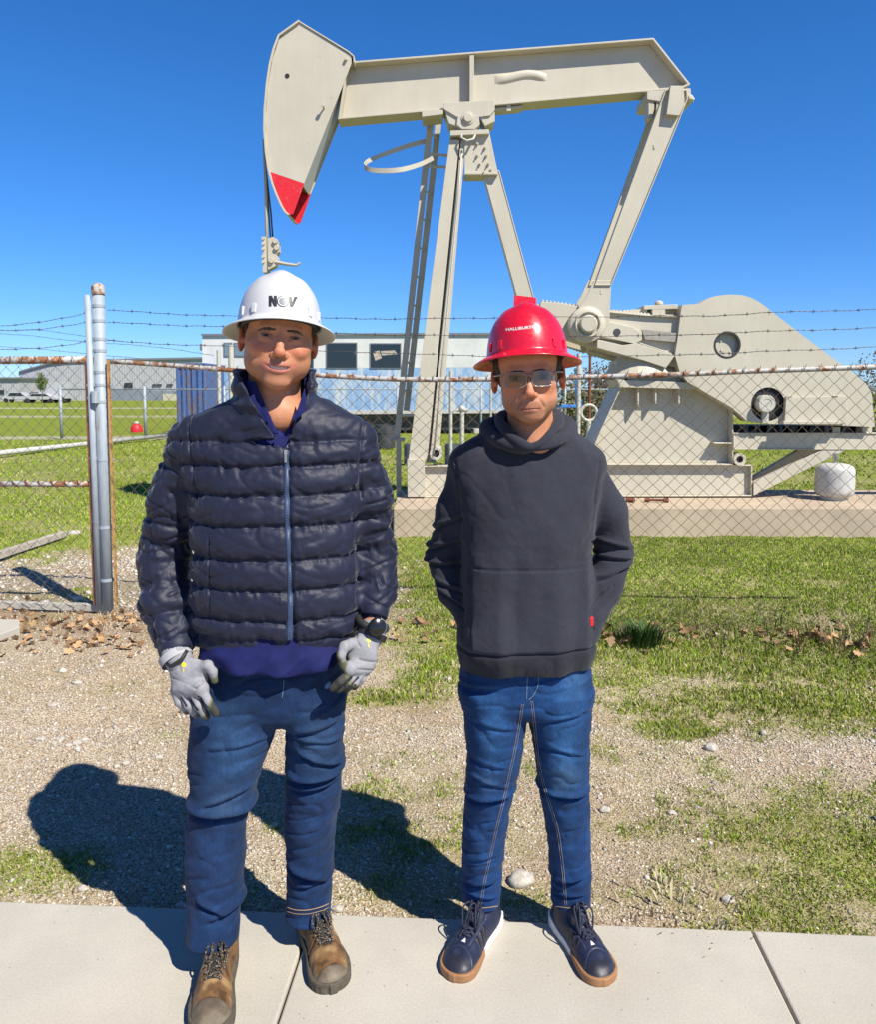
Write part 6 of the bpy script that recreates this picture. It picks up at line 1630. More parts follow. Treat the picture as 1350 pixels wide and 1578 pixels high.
    # front pocket seams
    for sx, px_, py0, py1 in ((1, 318, 835, 960), (-1, 545, 815, 950)):
        xx = W(px_, 880, 1.9)[0]; m_ = gauss(x - xx, .0028) * sstep(zf(py1), zf(py1) + .03, z) * sstep(zf(py0) + .02, zf(py0), z) * front; D = D - .006 * m_
    # sleeve seams
    for a_, b_ in ((W(278, 640, 1.93), W(297, 760, 1.93)), (W(556, 640, 1.93), W(553, 760, 1.93))):
        t = np.clip((a_[2] - z) / (a_[2] - b_[2]), 0, 1); xs = a_[0] + (b_[0] - a_[0]) * t; D = D - .006 * gauss(x - xs, .004) * (z > b_[2] - .02) * front
    # zip placket pinch
    xz = W(439, 690, 1.9)[0] + (z - zc) * -.03; D = D - .010 * gauss(x - xz, .007) * front * (np.abs(x - xz) < .03) * (z < zc + .01)
    D = D - .0025 * np.abs(noise(x * 90, z * 60, y * 0, 23)) * sstep(.05, .012, np.abs(x - xz)) * front * (arm < .1)
    V = V + N * D[:, None]
    o = mesh_obj('jacket', V, Q, M['nylon'], PA); tag(o, 'dark navy quilted jacket zipped up to the open collar')
    return o, V, Q, zc
jA, jV, jQ, zcA = jacketA()
bj = bvh_of(jV, jQ)
# zip with slider
zp = []; 
for py in range(692, 990, 4):
    h = hit(bj, 439 + (py - 690) * .022 + 1.2 * sin(py * .03), py, .001)
    if h: zp.append(h[0])
zp = np.array(zp); zp = np.array([np.convolve(np.pad(zp[:, k], 2, mode='edge'), np.ones(5) / 5, 'valid') for k in range(3)]).T
mb = MB(); V = []; F = []
for i, p in enumerate(zp):
    for dx, dy in ((-.0085, .003), (-.0045, -.0022), (0, -.0030), (.0045, -.0022), (.0085, .003)): V.append(p + (dx, dy, 0))
for i in range(len(zp) - 1):
    for j in range(4): F.append((i * 5 + j, (i + 1) * 5 + j, (i + 1) * 5 + j + 1, i * 5 + j + 1))
mb.add(V, F); zo = mb.build('zip', M['zip'], jA, smooth=True)
mb = MB()
for i in range(0, len(zp) - 1): mb.box(zp[i] + (0, -.0036, 0), (.0030, .0018, .0034))
mb.build('zip_teeth', simple('blue_zip_teeth', (.05, .09, .18), .35), zo)
mb = MB(); s_ = zp[1] + (0, -.006, 0); mb.box(s_, (.008, .005, .011)); mb.box(s_ + (0, -.003, -.014), (.0055, .0025, .020)); mb.box(s_ + (0, -.0048, -.013), (.0015, .001, .012)); o = mb.build('zip_pull', M['zipm'], jA, bevel=.0008)
# ribbed cuffs peeping out of the sleeves
for (a_, b_, r0) in ((W(270, 992, 1.975), W(274, 1006, 1.965), .043), (W(577, 938, 2.02), W(575, 951, 2.01), .036)):
    a_ = np.array(a_); b_ = np.array(b_); mb = MB(); m_ = 60; t_ = b_ - a_; t_ /= np.linalg.norm(t_); u = np.cross(t_, (0, 1, 0)); u /= np.linalg.norm(u); w = np.cross(t_, u); V = []
    for (s_, rr) in ((-.1, .98), (.2, 1.02), (.8, 1.0), (1.0, .93), (.9, .80)):
        for k in range(m_): an = 2 * pi * k / m_; r_ = r0 * rr * (1 + .025 * (k % 2)); V.append(a_ + (b_ - a_) * s_ + r_ * (cos(an) * u + sin(an) * w))
    F = [(i * m_ + k, i * m_ + (k + 1) % m_, (i + 1) * m_ + (k + 1) % m_, (i + 1) * m_ + k) for i in range(4) for k in range(m_)]
    mb.add(V, F); mb.build('cuff', M['nylon'], jA, smooth=True)

# navy shirt: tail below the jacket and open collar above
def shirtA():
    zt = HA.c[2] - .10
    g = gridbox((-.62, 1.84, W(425, 1062, 1.9)[2]), (-.16, 2.2, zt + .02), .0045); P = [g.X, g.Y, g.Z]
    rows = [(1042, 418, 108, .118), (1020, 420, 116, .128), (1000, 422, 119, .124), (960, 424, 104, .105), (850, 424, 98, .085), (760, 424, 98, .085), (715, 422, 98, .08), (690, 422, 104, .085), (668, 424, 80, .075), (645, 425, 60, .066)]
    secs = [(W(cx, py, 2.0)[2], W(cx, py, 2.0)[0], 2.02, RW(hw, W(cx, py, 2.0)), ry) for (py, cx, hw, ry) in rows]
    F = loft(P, smoothS(secs), 2.3, .004)
    wob = .008 * np.sin(g.X * 62) * sstep(W(0, 1010, 1.9)[2], W(0, 1045, 1.9)[2], g.Z) + 0 * g.Y
    F = F - wob
    # the tail is a cloth with a wavy lower edge
    bot = W(425, 1043, 1.9)[2] + .022 * np.clip((g.X - W(490, 0, 1.9)[0]) / .08, 0, 1) + .010 * np.clip((W(370, 0, 1.9)[0] - g.X) / .06, 0, 1) + .004 * np.sin(g.X * 40)
    F = smax(F, bot - g.Z, .003)
    nb = HA.w((0, 34, -105)); xc = W(433, 680, 1.93)[0]; zc = W(433, 671, 1.93)[2]
    cyl = (np.sqrt(((g.X - nb[0]) / .071) ** 2 + ((g.Y - 2.01) / .070) ** 2) - 1) * .07
    Vw = (g.Z - zc) * .50 + .001
    wedge = np.maximum(np.abs(g.X - (xc + (g.Z - zc) * .06)) - Vw, g.Y - 2.0)
    F = smax(F, -np.maximum(cyl, (zc + .012) - g.Z), .003); F = smax(F, -np.maximum(wedge, zc - g.Z), .003)
    ringd = np.abs(np.sqrt((g.X - nb[0]) ** 2 + (g.Y - 2.012) ** 2) - (.080 - (g.Z - zc) * .02)) - .0042
    colr = smax(smax(ringd, g.Z - (HA.c[2] - .104 + (g.Y - 1.93) * .2), .004), zc + .0 - g.Z, .004)
    colr = smax(colr, -np.maximum(wedge - .004, zc - g.Z), .003); F = smin(F, colr, .004)
    def dsp(V, N): x, y, z = V.T; low = sstep(W(0, 1000, 1.9)[2], W(0, 1020, 1.9)[2], z); return low * (.009 * noise(x * 20 + z * 26, z * 14, y * 6, 4) + .006 * (1 - np.abs(noise(x * 26 - z * 30, z * 20, y * 8, 5)) ** .5))
    return sdf_obj('shirt', F, g, M['navy'], PA, dsp)
sA, sV, sQ = shirtA(); tag(sA, 'navy shirt, collar open above and creased tail hanging below the jacket')
# turned down collar leaves
bs = bvh_of(sV, sQ)
for pts in ([(383, 612), (392, 606), (400, 626), (411, 640), (413, 650), (408, 651), (402, 643), (390, 628)], [(468, 598), (471, 612), (470, 632), (461, 642), (451, 650), (449, 644), (458, 630), (464, 612)]):
    mb = MB(); V = [W(px, py, 1.918 + .0004 * abs(py - 645)) for px, py in pts]; n_ = len(V); V2 = [v + np.array((0, .006, 0)) for v in V]
    mb.add(V + V2, [tuple(range(n_)), tuple(range(2 * n_ - 1, n_ - 1, -1))] + [(i, i + n_, (i + 1) % n_ + n_, (i + 1) % n_) for i in range(n_)]); o = mb.build('collar_leaf', M['navy'], sA, bevel=.001); dz_fix(o)

# jeans
def denim_col(c0, fades, dirt=None):
    def f(V, N):
        x, y, z = V.T; C = np.tile(c0, (len(V), 1)).astype(float); n1 = fbm(x * 9, y * 9, z * 7, 3, 4)
        for (c, r, a, col) in fades:
            m = a * np.exp(-((x - c[0]) / r[0]) ** 2 - ((z - c[2]) / r[1]) ** 2) * sstep(.2, -.6, N[:, 1]) * np.clip(1 + .6 * n1, 0, 1.4); m = np.clip(m, 0, 1)[:, None]; C = C * (1 - m) + np.array(col) * m
        w_ = 1 - np.abs(noise(x * 8 + z * 5, z * 26 - x * 6, y * 4, 51)) ** .5; w2 = noise(x * 20, z * 60, y * 10, 52)
        C *= (1 + .75 * np.clip(w_ - .45, 0, 1) + .16 * w2 + .25 * fbm(x * 5, z * 5, y * 5, 2, 53))[:, None]
        return C
    return f
def folds(V, N, L, amp, seed=0):
    """crescent folds: list of (point, half width, height, depth, slope)"""
    x, y, z = V.T; D = np.zeros(len(V))
    for (c, w, h, dep, sl) in L:
        zz = z - c[2] - sl * (x - c[0]); m = np.exp(-((x - c[0]) / w) ** 4) * (N[:, 1] < .5)
        D += m * (dep * gauss(zz - h, h * .8) - dep * 1.2 * gauss(zz + h * .3, h * .6))
    return D
def jeansA():
    zb = .06; g = gridbox((-.70, 1.86, zb), (-.15, 2.24, W(425, 985, 2.0)[2]), .0042); P = [g.X, g.Y, g.Z]
    secs = []
    for (py, cx, hw, ry) in [(990, 420, 100, .105), (1030, 417, 110, .115), (1060, 415, 117, .118), (1090, 415, 112, .112), (1112, 418, 80, .08)]: q = W(cx, py, 2.03); secs.append((q[2], q[0], 2.05, RW(hw, q), ry))
    F = loft(P, smoothS(secs), 2.3, .02)
    def leg(rows):
        S = []
        for (py, cx, hw, ry, Y) in rows: q = W(cx, py, Y); S.append((q[2], q[0], Y, RW(hw, q), ry))
        return loft(P, smoothS(S), 2.1, .004)
    a = leg([(1070, 366, 69, .100, 2.04), (1110, 362, 66, .100, 2.03), (1170, 350, 58, .090, 2.02), (1230, 342, 50, .080, 2.02), (1265, 334, 47, .076, 2.03), (1320, 331, 46, .074, 2.04), (1380, 330, 42, .070, 2.04), (1420, 328, 41, .070, 2.03), (1443, 326, 41, .073, 2.02)])
    b = leg([(1070, 482, 49, .098, 2.05), (1110, 485, 46, .096, 2.05), (1170, 484, 44, .086, 2.06), (1230, 482, 42, .078, 2.08), (1265, 478, 40, .074, 2.09), (1330, 477, 37, .068, 2.12), (1380, 475, 35, .064, 2.13), (1412, 474, 35, .066, 2.12)])
    F = smin(F, smin(a, b, .006), .02)
    # the crease of the fly and pocket mouths
    FA = [(W(336, 1262, 1.95), .09, .016, .015, -.05), (W(345, 1235, 1.95), .06, .010, .006, .3), (W(365, 1150, 1.95), .07, .010, .004, .1), (W(345, 1425, 1.95), .05, .012, .010, .25), (W(318, 1412, 1.95), .03, .010, .010, -.6),
          (W(482, 1208, 1.98), .07, .014, .014, .05), (W(490, 1175, 1.98), .06, .010, .009, -.5), (W(480, 1222, 1.98), .07, .012, .010, .10), (W(465, 1362, 2.03), .05, .016, .014, -.35), (W(482, 1378, 2.03), .05, .008, .007, .15), (W(488, 1130, 1.95), .06, .010, .006, .2), (W(486, 1150, 1.95), .06, .008, .005, -.2)]
    def dsp(V, N):
        x, y, z = V.T; cr = 1 - np.abs(noise(x * 9 + z * 5, z * 24 - x * 5, y * 6, 31)) ** .6
        return folds(V, N, FA, 1) + .0035 * noise(x * 16, y * 16, z * 20, 6) + .0016 * noise(x * 45, y * 45, z * 60, 7) - .010 * np.clip(cr - .55, 0, 1) * (1 + 0 * z)
    col = denim_col((.008, .028, .085), [(W(362, 1140, 1.95), (.055, .10), .62, (.032, .082, .18)), (W(343, 1235, 1.95), (.05, .05), .5, (.040, .082, .155)), (W(488, 1150, 1.95), (.045, .09), .55, (.028, .060, .12)), (W(330, 1340, 1.95), (.03, .1), .3, (.022, .055, .15)), (W(476, 1300, 2.0), (.03, .08), .3, (.022, .055, .15))])
    return sdf_obj('jeans', F, g, M['denim'], PA, dsp, col)
jnA, V_, Q_ = jeansA(); tag(jnA, 'faded blue jeans with deep folds at the knees'); bA = bvh_of(V_, Q_)
def seam(bv, pts, par, mat='thread', r=.0008, name='seam', off=.0006, n=10):
    C_ = cat([np.array(p, float) for p in pts], n); P = []
    for a, b in C_:
        h = hit(bv, a, b, off)
        if h is not None: P.append(h[0])
    if len(P) < 3: return
    m = MB(); m.tube(P, r, 5); return m.build(name, M[mat], par, smooth=True)
seam(bA, [(437, 1048), (436, 1062), (434, 1076)], jnA, 'thread2', .0006); 0 and seam(bA, [(446, 1046), (447, 1070), (441, 1086), (435, 1092)], jnA, 'thread2')
seam(bA, [(442, 1398), (455, 1402), (475, 1402), (495, 1397), (506, 1392)], jnA, 'thread', .0012); seam(bA, [(441, 1404), (455, 1408), (475, 1408), (495, 1403), (506, 1398)], jnA, 'thread')

# ---- gloves with five fingers each
def glove(par, wrist, J, label, bandc, palm_side):
    """J: dict of world points: back centre, finger chains, thumb chain"""
    allp = np.array([wrist[0], wrist[1], J['palm'][0]] + [p for f in J['fingers'] + [J['thumb']] for p in f[0]]); lo = allp.min(0) - .035; hi = allp.max(0) + .035
    g = gridbox(lo, hi, .0019); P = [g.X, g.Y, g.Z]
    F = limb(P, [wrist[0], wrist[1]], [.036, .031], .004)
    pc, pr, pR = J['palm']; F = smin(F, ell(P, pc, pr, pR), .016)
    for q in J['bridge']: F = smin(F, cap(P, q[0], q[1], q[2], q[3]), .012)
    fin = None
    for pts, rad in J['fingers']:
        d = limb(P, pts, rad, .004); fin = d if fin is None else smin(fin, d, .0008)
    F = smin(F, fin, .004); th = limb(P, J['thumb'][0], J['thumb'][1], .005); F = smin(F, th, .007)
    tipz = [pts[-1] for pts, _ in J['fingers']]
    def col(V, N):
        C = np.tile((.30, .30, .32), (len(V), 1)).astype(float)
        def m_(m, c): m = np.clip(m, 0, 1)[:, None]; C[:] = C * (1 - m) + np.array(c) * m
        s = (V - palm_side[0]) @ palm_side[1]                      # beyond this plane lies the palm
        m_(sstep(-.004, .0, s), (.055, .055, .05)); m_(np.exp(-((s + .002) / .0030) ** 2), (.16, .17, .08))
        for t in tipz: m_(sstep(.013, .009, np.linalg.norm(V - t, axis=1)) * .8, (.05, .05, .045))
        d = np.min([np.linalg.norm(V - t, axis=1) for t in J['thumb'][0][-1:]], 0); m_(sstep(.018, .012, d), (.10, .11, .06))
        for a, b in J['stripes']:
            a = np.array(a); b = np.array(b); e = b - a; t = np.clip(((V - a) @ e) / (e @ e), 0, 1); dd = np.linalg.norm((V - (a + t[:, None] * e))[:, [0, 2]], axis=1); m_(sstep(.0036, .0024, dd) * (N[:, 1] < 0), (.02, .02, .022))
        for a, b in J['creases']:
            a = np.array(a); b = np.array(b); e = b - a; t = np.clip(((V - a) @ e) / (e @ e), 0, 1); dd = np.linalg.norm((V - (a + t[:, None] * e))[:, [0, 2]], axis=1); m_(.7 * (N[:, 1] < 0) * sstep(.0026, .0012, dd), (.10, .10, .115))
        return C
    def dsp(V, N):
        D = .0010 * noise(V[:, 0] * 60, V[:, 1] * 60, V[:, 2] * 90, 3)
        for a, b in J['creases'] + J['stripes']:
            a = np.array(a); b = np.array(b); e = b - a; t = np.clip(((V - a) @ e) / (e @ e), 0, 1); dd = np.linalg.norm((V - (a + t[:, None] * e))[:, [0, 2]], axis=1); D -= .0022 * (N[:, 1] < 0) * gauss(dd, .003)
        return D
    o, V, Q = sdf_obj('glove', F, g, M['glove'], par, dsp, col, 1, .4); tag(o, label)
    bv = bvh_of(V, Q)
    for (px, py, r) in bandc:
        decal('glove_mark', [[(px + r * cos(a), py + r * sin(a)) for a in np.linspace(0, 2 * pi, 9)[:-1]], [(px - 1, py + r + 2), (px + 1, py + r + 2), (px + .3, py + r + 8), (px - .3, py + r + 8)]], bv, simple('yellow_print', (.75, .66, .02)), o, off=.0008, split=1)
    return o, bv
def wl(L, Y0=None): return [W(*q) for q in L]
gl_L = dict(palm=(W(292, 1046, 1.925), (.043, .022, .052), np.array(Matrix.Rotation(radians(20), 3, 'Y'), f32)),
            bridge=[(W(276, 1060, 1.925), W(309, 1062, 1.90), .019, .020)],
            fingers=[([W(269, 1066, 1.925), W(276, 1083, 1.918), W(288, 1096, 1.925)], [0.0109, 0.0100, 0.0087]),
                     ([W(283, 1069, 1.915), W(290, 1087, 1.908), W(302, 1102, 1.915)], [0.0113, 0.0104, 0.0091]),
                     ([W(298, 1068, 1.905), W(305, 1087, 1.898), W(317, 1104, 1.905)], [0.0115, 0.0106, 0.0094]),
                     ([W(311, 1062, 1.90), W(320, 1081, 1.888), W(332, 1099, 1.895)], [0.0115, 0.0106, 0.0096])],
            thumb=([W(304, 1030, 1.925), W(320, 1026, 1.915), W(327, 1035, 1.91), W(330, 1048, 1.912)], [0.0165, 0.0130, 0.0109, 0.0091]),
            stripes=[(W(280, 1074, 1.91), W(288, 1086, 1.905)), (W(291, 1076, 1.895), W(303, 1095, 1.885)), (W(306, 1072, 1.89), W(318, 1092, 1.875))],
            creases=[(W(264, 1048, 1.90), W(300, 1062, 1.88)), (W(262, 1036, 1.905), W(275, 1028, 1.90)), (W(287, 1002, 1.93), W(275, 1030, 1.905)), (W(300, 1062, 1.88), W(326, 1038, 1.87))])
d_ = np.array((.86, .30, -.35)); d_ /= np.linalg.norm(d_)
gL, bgL = glove(PA, (W(271, 1008, 1.955), W(282, 1030, 1.94)), gl_L, 'grey and black work glove, hand hanging by the left thigh', [(282.5, 1024.5, 3.8)], (W(331, 1066, 1.89), d_))
mb = MB(); a_, b_ = W(268, 1008, 1.958), W(273, 1018, 1.95); mb.tube([a_, b_], [.041, .040], 28, cap=False); mb.tube([b_, a_], [.038, .039], 28, cap=False); mb.build('glove_cuff', simple('grey_knit', (.36, .36, .37), .9), gL, smooth=True)
mb = MB(); mb.tube([W(247, 1014, 1.945), W(262, 1027, 1.91), W(279, 1016, 1.905), W(288, 1002, 1.92)], .0045, 6); mb.build('wrist_strap', M['black_rubber'], gL, smooth=True)
gl_R = dict(palm=(W(556, 1010, 1.945), (.038, .021, .046), np.array(Matrix.Rotation(radians(-28), 3, 'Y'), f32)),
            bridge=[(W(562, 1028, 1.94), W(538, 1030, 1.91), .018, .019)],
            fingers=[([W(563, 1032, 1.945), W(557, 1046, 1.935), W(546, 1058, 1.935)], [0.0104, 0.0094, 0.0083]),
                     ([W(556, 1038, 1.93), W(546, 1052, 1.915), W(534, 1062, 1.92)], [0.0109, 0.0097, 0.0087]),
                     ([W(546, 1040, 1.92), W(534, 1054, 1.902), W(522, 1062, 1.905)], [0.0111, 0.0100, 0.0089]),
                     ([W(537, 1036, 1.912), W(524, 1050, 1.892), W(512, 1060, 1.895)], [0.0111, 0.0100, 0.0091])],
            thumb=([W(541, 992, 1.935), W(530, 997, 1.91), W(525, 1010, 1.90), W(527, 1024, 1.905)], [0.0144, 0.0126, 0.0109, 0.0096]),
            stripes=[(W(558, 1040, 1.935), W(548, 1052, 1.925)), (W(551, 1044, 1.915), W(538, 1056, 1.905)), (W(541, 1044, 1.905), W(528, 1056, 1.89))],
            creases=[(W(553, 1016, 1.92), W(580, 1022, 1.93)), (W(548, 985, 1.93), W(554, 996, 1.925)), (W(552, 1030, 1.91), W(574, 1034, 1.93))])
d_ = np.array((-.80, .25, -.30)); d_ /= np.linalg.norm(d_)
gR, bgR = glove(PA, (W(572, 975, 1.985), W(563, 993, 1.965)), gl_R, 'grey and black work glove below the black watch', [(567.5, 987, 3.4)], (W(530, 1028, 1.90), d_))
mb = MB(); a_, b_ = W(574, 972, 1.985), W(570, 981, 1.98); mb.tube([a_, b_], [.0405, .0395], 28, cap=False); mb.tube([b_, a_], [.037, .038], 28, cap=False); mb.build('glove_cuff', M['black_rubber'], gR, smooth=True)
# watch
wt = W(581, 966, 1.945); nv = np.array((.35, -1, .25)); nv /= np.linalg.norm(nv); u = np.cross(nv, (0, 0, 1)); u /= np.linalg.norm(u); w = np.cross(u, nv)
def disc(c, r, t, n_=28, k=1.0): V = []; [V.append(c + nv * h + r * k_ * (cos(a) * u + sin(a) * w)) for h, k_ in ((0, 1), (t * .7, 1), (t, .86), (t, 0.001)) for a in np.linspace(0, 2 * pi, n_, endpoint=False)]; return V, [(i * n_ + j, i * n_ + (j + 1) % n_, (i + 1) * n_ + (j + 1) % n_, (i + 1) * n_ + j) for i in range(3) for j in range(n_)]
mb = MB(); mb.add(*disc(wt, .0225, .011)); wo_ = mb.build('watch', M['watch'], PA, smooth=True, angle=50)
mb = MB(); P = [wt + nv * .0095 + .0210 * (cos(a) * u + sin(a) * w) for a in np.linspace(1.9, 4.4, 16)]; mb.tube(P, .0011, 5); mb.build('bezel', M['silver'], wo_, smooth=True)
mb = MB(); cc = W(573, 961, 1.99); P = [cc + .037 * (cos(a) * np.array((.93, 0, -.35)) + sin(a) * np.array((0, 1, 0)) * .92) for a in np.linspace(0, 2 * pi, 30)]; mb.tube(P, .009, 8, cap=False); mb.build('strap', M['black_rubber'], wo_, smooth=True)

# ---- shoes
def shoe(par, heel, toe, L, kind, label, side):
    heel = np.array((heel[0], heel[1], 0.0)); d = np.array((toe[0] - heel[0], toe[1] - heel[1], 0.0)); d /= np.linalg.norm(d); lt = np.array((-d[1], d[0], 0.0))   # lateral
    if lt[0] * side < 0: lt = -lt                                                                                     # points to the outer side
    boot = kind == 'boot'; h = .0019
    g = gridbox((-.02, -.075, -.004), (L + .02, .075, .20 if boot else .135), h); u, w, z = g.X, g.Y, g.Z
    U = np.array([0, .02, .06, .12, .17, .215, .25, .275, .295]) * L / .295
    Wd = np.array([.026, .034, .037, .039, .045, .0500, .047, .036, .012]) * (1.04 if boot else 1.0)
    Cn = np.array([0, 0, 0, -.003, -.003, .000, .004, .006, .008]) * -1
    Hh = (np.array([.085, .10, .105, .095, .078, .064, .055, .044, .020]) if boot else np.array([.060, .072, .078, .076, .064, .052, .044, .036, .016]))
    zs0 = .026 if boot else .020
    U2, Wd2 = cat([np.array(q) for q in zip(U, Wd)], 5).T; U2h, Hh2 = cat([np.array(q) for q in zip(U, Hh)], 5).T
    wd = np.interp(u, U2, Wd2)
    u0, u1 = L * .80, L + .001; wd = np.where(u > u0, np.interp(u0, U2, Wd2) * np.sqrt(np.clip(1 - ((u - u0) / (u1 - u0)) ** 2.2, .02, 1)) * (1 + 0 * u), wd)
    cn = np.interp(u, U, Cn); hh = np.interp(u, U2h, Hh2)
    def outline(grow): d_ = np.sqrt((np.abs(w - cn) / (wd + grow)) ** 2 + 0 * z); return d_
    end = np.maximum(-u - .002, u - L)
    rho = ((np.abs(w - cn) / (wd)) ** 2.3 + (np.clip(z, 0, 1) / hh) ** 2.4) ** (1 / 2.35)
    up = (rho - 1) * np.minimum(wd, hh) * .9
    up = smax(up, end, .010)
    ank = cap([u, w, z], (.060 * L / .295, 0, .05), (.052 * L / .295, 0, .135 if boot else .098), .043 if boot else .037, .047 if boot else .038)
    up = smin(up, ank, .016)
    # tongue
    if not boot: up = smin(up, ell([u, w, z], (.118, 0, .088), (.030, .022, .020)), .008)
    up = smax(up, zs0 * .5 - z, .002)
    sole = smax(smax((np.abs(w - cn) / (wd + (.0045 if boot else .0030)) - 1) * .04, np.maximum(-u - .006, u - L - (.005 if boot else .003)), .010 if boot else .008), np.maximum(z - (.028 + .012 * sstep(.06, 0, u / L * .295) if boot else .022 + .010 * sstep(.10, .02, u / L * .295)), -z), .003)
    toW = lambda V: heel + V[:, :1] * d + V[:, 1:2] * lt + V[:, 2:3] * np.array((0, 0, 1.0))
    flip = np.linalg.det(np.array([d, lt, (0, 0, 1)])) < 0
    def mk(F, name, mat, colf=None, dsp=None, par_=None):
        V, Q = surface_nets(F + 0 * (g.X + g.Y + g.Z), g); V = relax(V, Q, 2, .5)
        if dsp is not None: N = vnormals(V, Q); V = V + N * dsp(V, N)[:, None]
        C = colf(V, vnormals(V, Q)) if colf else None
        if flip: Q = Q[:, ::-1].copy()
        Vw = toW(V); o = mesh_obj(name, Vw, Q, mat, par_ or root, cols=C); return o, Vw, Q, V
    root = empty('boot' if boot else 'sneaker', heel + d * L / 2); root.parent = None
    parent_keep(root, par); tag(root, label)
    k = L / .295
    if boot:
        def colf(V, N):
            u, w, z = V.T; C = np.tile((.20, .105, .042), (len(V), 1)).astype(float); n1 = fbm(u * 30, w * 30, z * 30, 3, 2)
            def m_(m, c): m = np.clip(m, 0, 1)[:, None]; C[:] = C * (1 - m) + np.array(c) * m
            m_(sstep(.0, .35, n1), (.36, .22, .10)); m_(sstep(.12, .4, -n1), (.085, .045, .02))
            m_(sstep(.018, .010, np.abs(w)) * sstep(.20, .185, u) * sstep(.095, .11, u) * .95, (.03, .028, .026))
            m_(.85 * sstep(.243, .249, u - .010 * (np.abs(w) / .045) ** 2 + .008 * n1) , (.14, .115, .085)); m_(sstep(.25, .6, n1) * sstep(.245, .25, u) * .8, (.22, .19, .14))
            m_(sstep(.040, .034, z) * .7 * sstep(.01, .0, np.abs(w) * 0), (.20, .165, .11))
            m_(np.exp(-((u - .17 + .3 * (z - .03)) / .003) ** 2) * sstep(.012, .025, np.abs(w)) * .7, (.04, .025, .015))
            return C
        def dsp(V, N):
            u, w, z = V.T; r = .0016 * noise(u * 60, w * 60, z * 60, 3) - .002 * gauss(u - .17 + .3 * (z - .03), .004) * (np.abs(w) > .02)
            r += .0022 * sstep(.243, .249, u - .010 * (np.abs(w) / .045) ** 2) - .0025 * (sstep(.018, .010, np.abs(w)) * sstep(.20, .185, u))
            for q in (.155, .172, .189): r -= .0018 * gauss(u - q - .2 * w, .0022) * (np.abs(w) > .02)
            return r
        o, Vw, Q, V = mk(up, 'upper', M['boot'], colf, dsp)
        mk(sole, 'sole', M['bootsole'], None, lambda V, N: -.0014 * (np.sin(V[:, 0] * 520) > .2) * (np.abs(N[:, 2]) < .6) * (V[:, 2] < .016))
        lm, lr, rows = 'lace', .0026, [(.192, .013), (.176, .016), (.160, .018), (.143, .020), (.126, .021), (.110, .022)]
    else:
        def colf(V, N):
            u, w, z = V.T; C = np.tile((.018, .024, .055), (len(V), 1)).astype(float); n1 = fbm(u * 40, w * 40, z * 40, 3, 2)
            def m_(m, c): m = np.clip(m, 0, 1)[:, None]; C[:] = C * (1 - m) + np.array(c) * m
            m_(sstep(.1, .5, n1) * .5, (.05, .058, .09)); m_(sstep(.225, .24, u) * .6, (.028, .027, .03))
            for i in range(3):
                c0 = .118 + i * .021; s = u - (c0 + .30 * (.06 - z)); m_(sstep(.0062, .0045, np.abs(s)) * (np.abs(w) > .024) * sstep(.026, .030, z) * sstep(.072, .066, z), (.018, .014, .012))
                m_(np.exp(-((np.abs(s) - .0068) / .0009) ** 2) * (np.abs(w) > .024) * sstep(.026, .030, z) * sstep(.072, .066, z) * .6, (.10, .10, .12))
            m_(np.exp(-((u - .205 - .6 * w ** 2 / .04) / .0015) ** 2) * .5, (.07, .08, .11)); m_(np.exp(-((np.abs(w) - .020) / .0015) ** 2) * sstep(.20, .19, u) * sstep(.10, .11, u) * .5, (.08, .085, .12))
            return C
        def dsp(V, N):
            u, w, z = V.T; r = .0010 * noise(u * 50, w * 50, z * 50, 3) - .0015 * gauss(u - .205 - .6 * w ** 2 / .04, .002) - .0015 * gauss(np.abs(w) - .020, .002) * (u < .20) * (u > .1)
            for i in range(3): s = u - (.118 + i * .021 + .30 * (.06 - z)); r += .0012 * sstep(.0068, .005, np.abs(s)) * (np.abs(w) > .024) * (z > .028) * (z < .07)
            return r
        o, Vw, Q, V = mk(up, 'upper', M['shoe'], colf, dsp)
        ms = smax(sole, u - .150, .004); mk(ms, 'midsole', M['midsole'])
        gs = np.minimum(smax(sole, .150 - u, .003), smax(sole + .001, z - .008, .002)); mk(gs, 'gum_sole', M['gum'])
        lm, lr, rows = 'lace_navy', .0024, [(.190, .012), (.176, .014), (.162, .016), (.148, .017), (.134, .018), (.120, .018)]
    bv = BVHTree.FromPolygons([tuple(v) for v in V.tolist()], [tuple(q) for q in Q.tolist()])
    def top(u_, w_, off): h_, n_, i_, dd = bv.ray_cast(Vector((u_, w_, .30)), Vector((0, 0, -1)), .4); return np.array((u_, w_, h_.z + off)) if h_ else np.array((u_, w_, .06))
    mb = MB(); rows = [(a * k, b) for a, b in rows]
    for (a0, b0), (a1, b1) in zip(rows[:-1], rows[1:]):
        for s in (-1, 1):
            P = [top(a0 + (a1 - a0) * t, s * (b0 + (-b1 - b0) * t), lr * .8 + .002 * sin(pi * t) + (.0015 if s > 0 else 0)) for t in np.linspace(0, 1, 6)]; mb.tube(toW(np.array(P)), lr, 6)
    a0, b0 = rows[0]; mb.tube(toW(np.array([top(a0, -b0, lr), top(a0, 0, lr * 1.5), top(a0, b0, lr)])), lr, 6)
    kt = top(rows[-1][0], 0, .006)
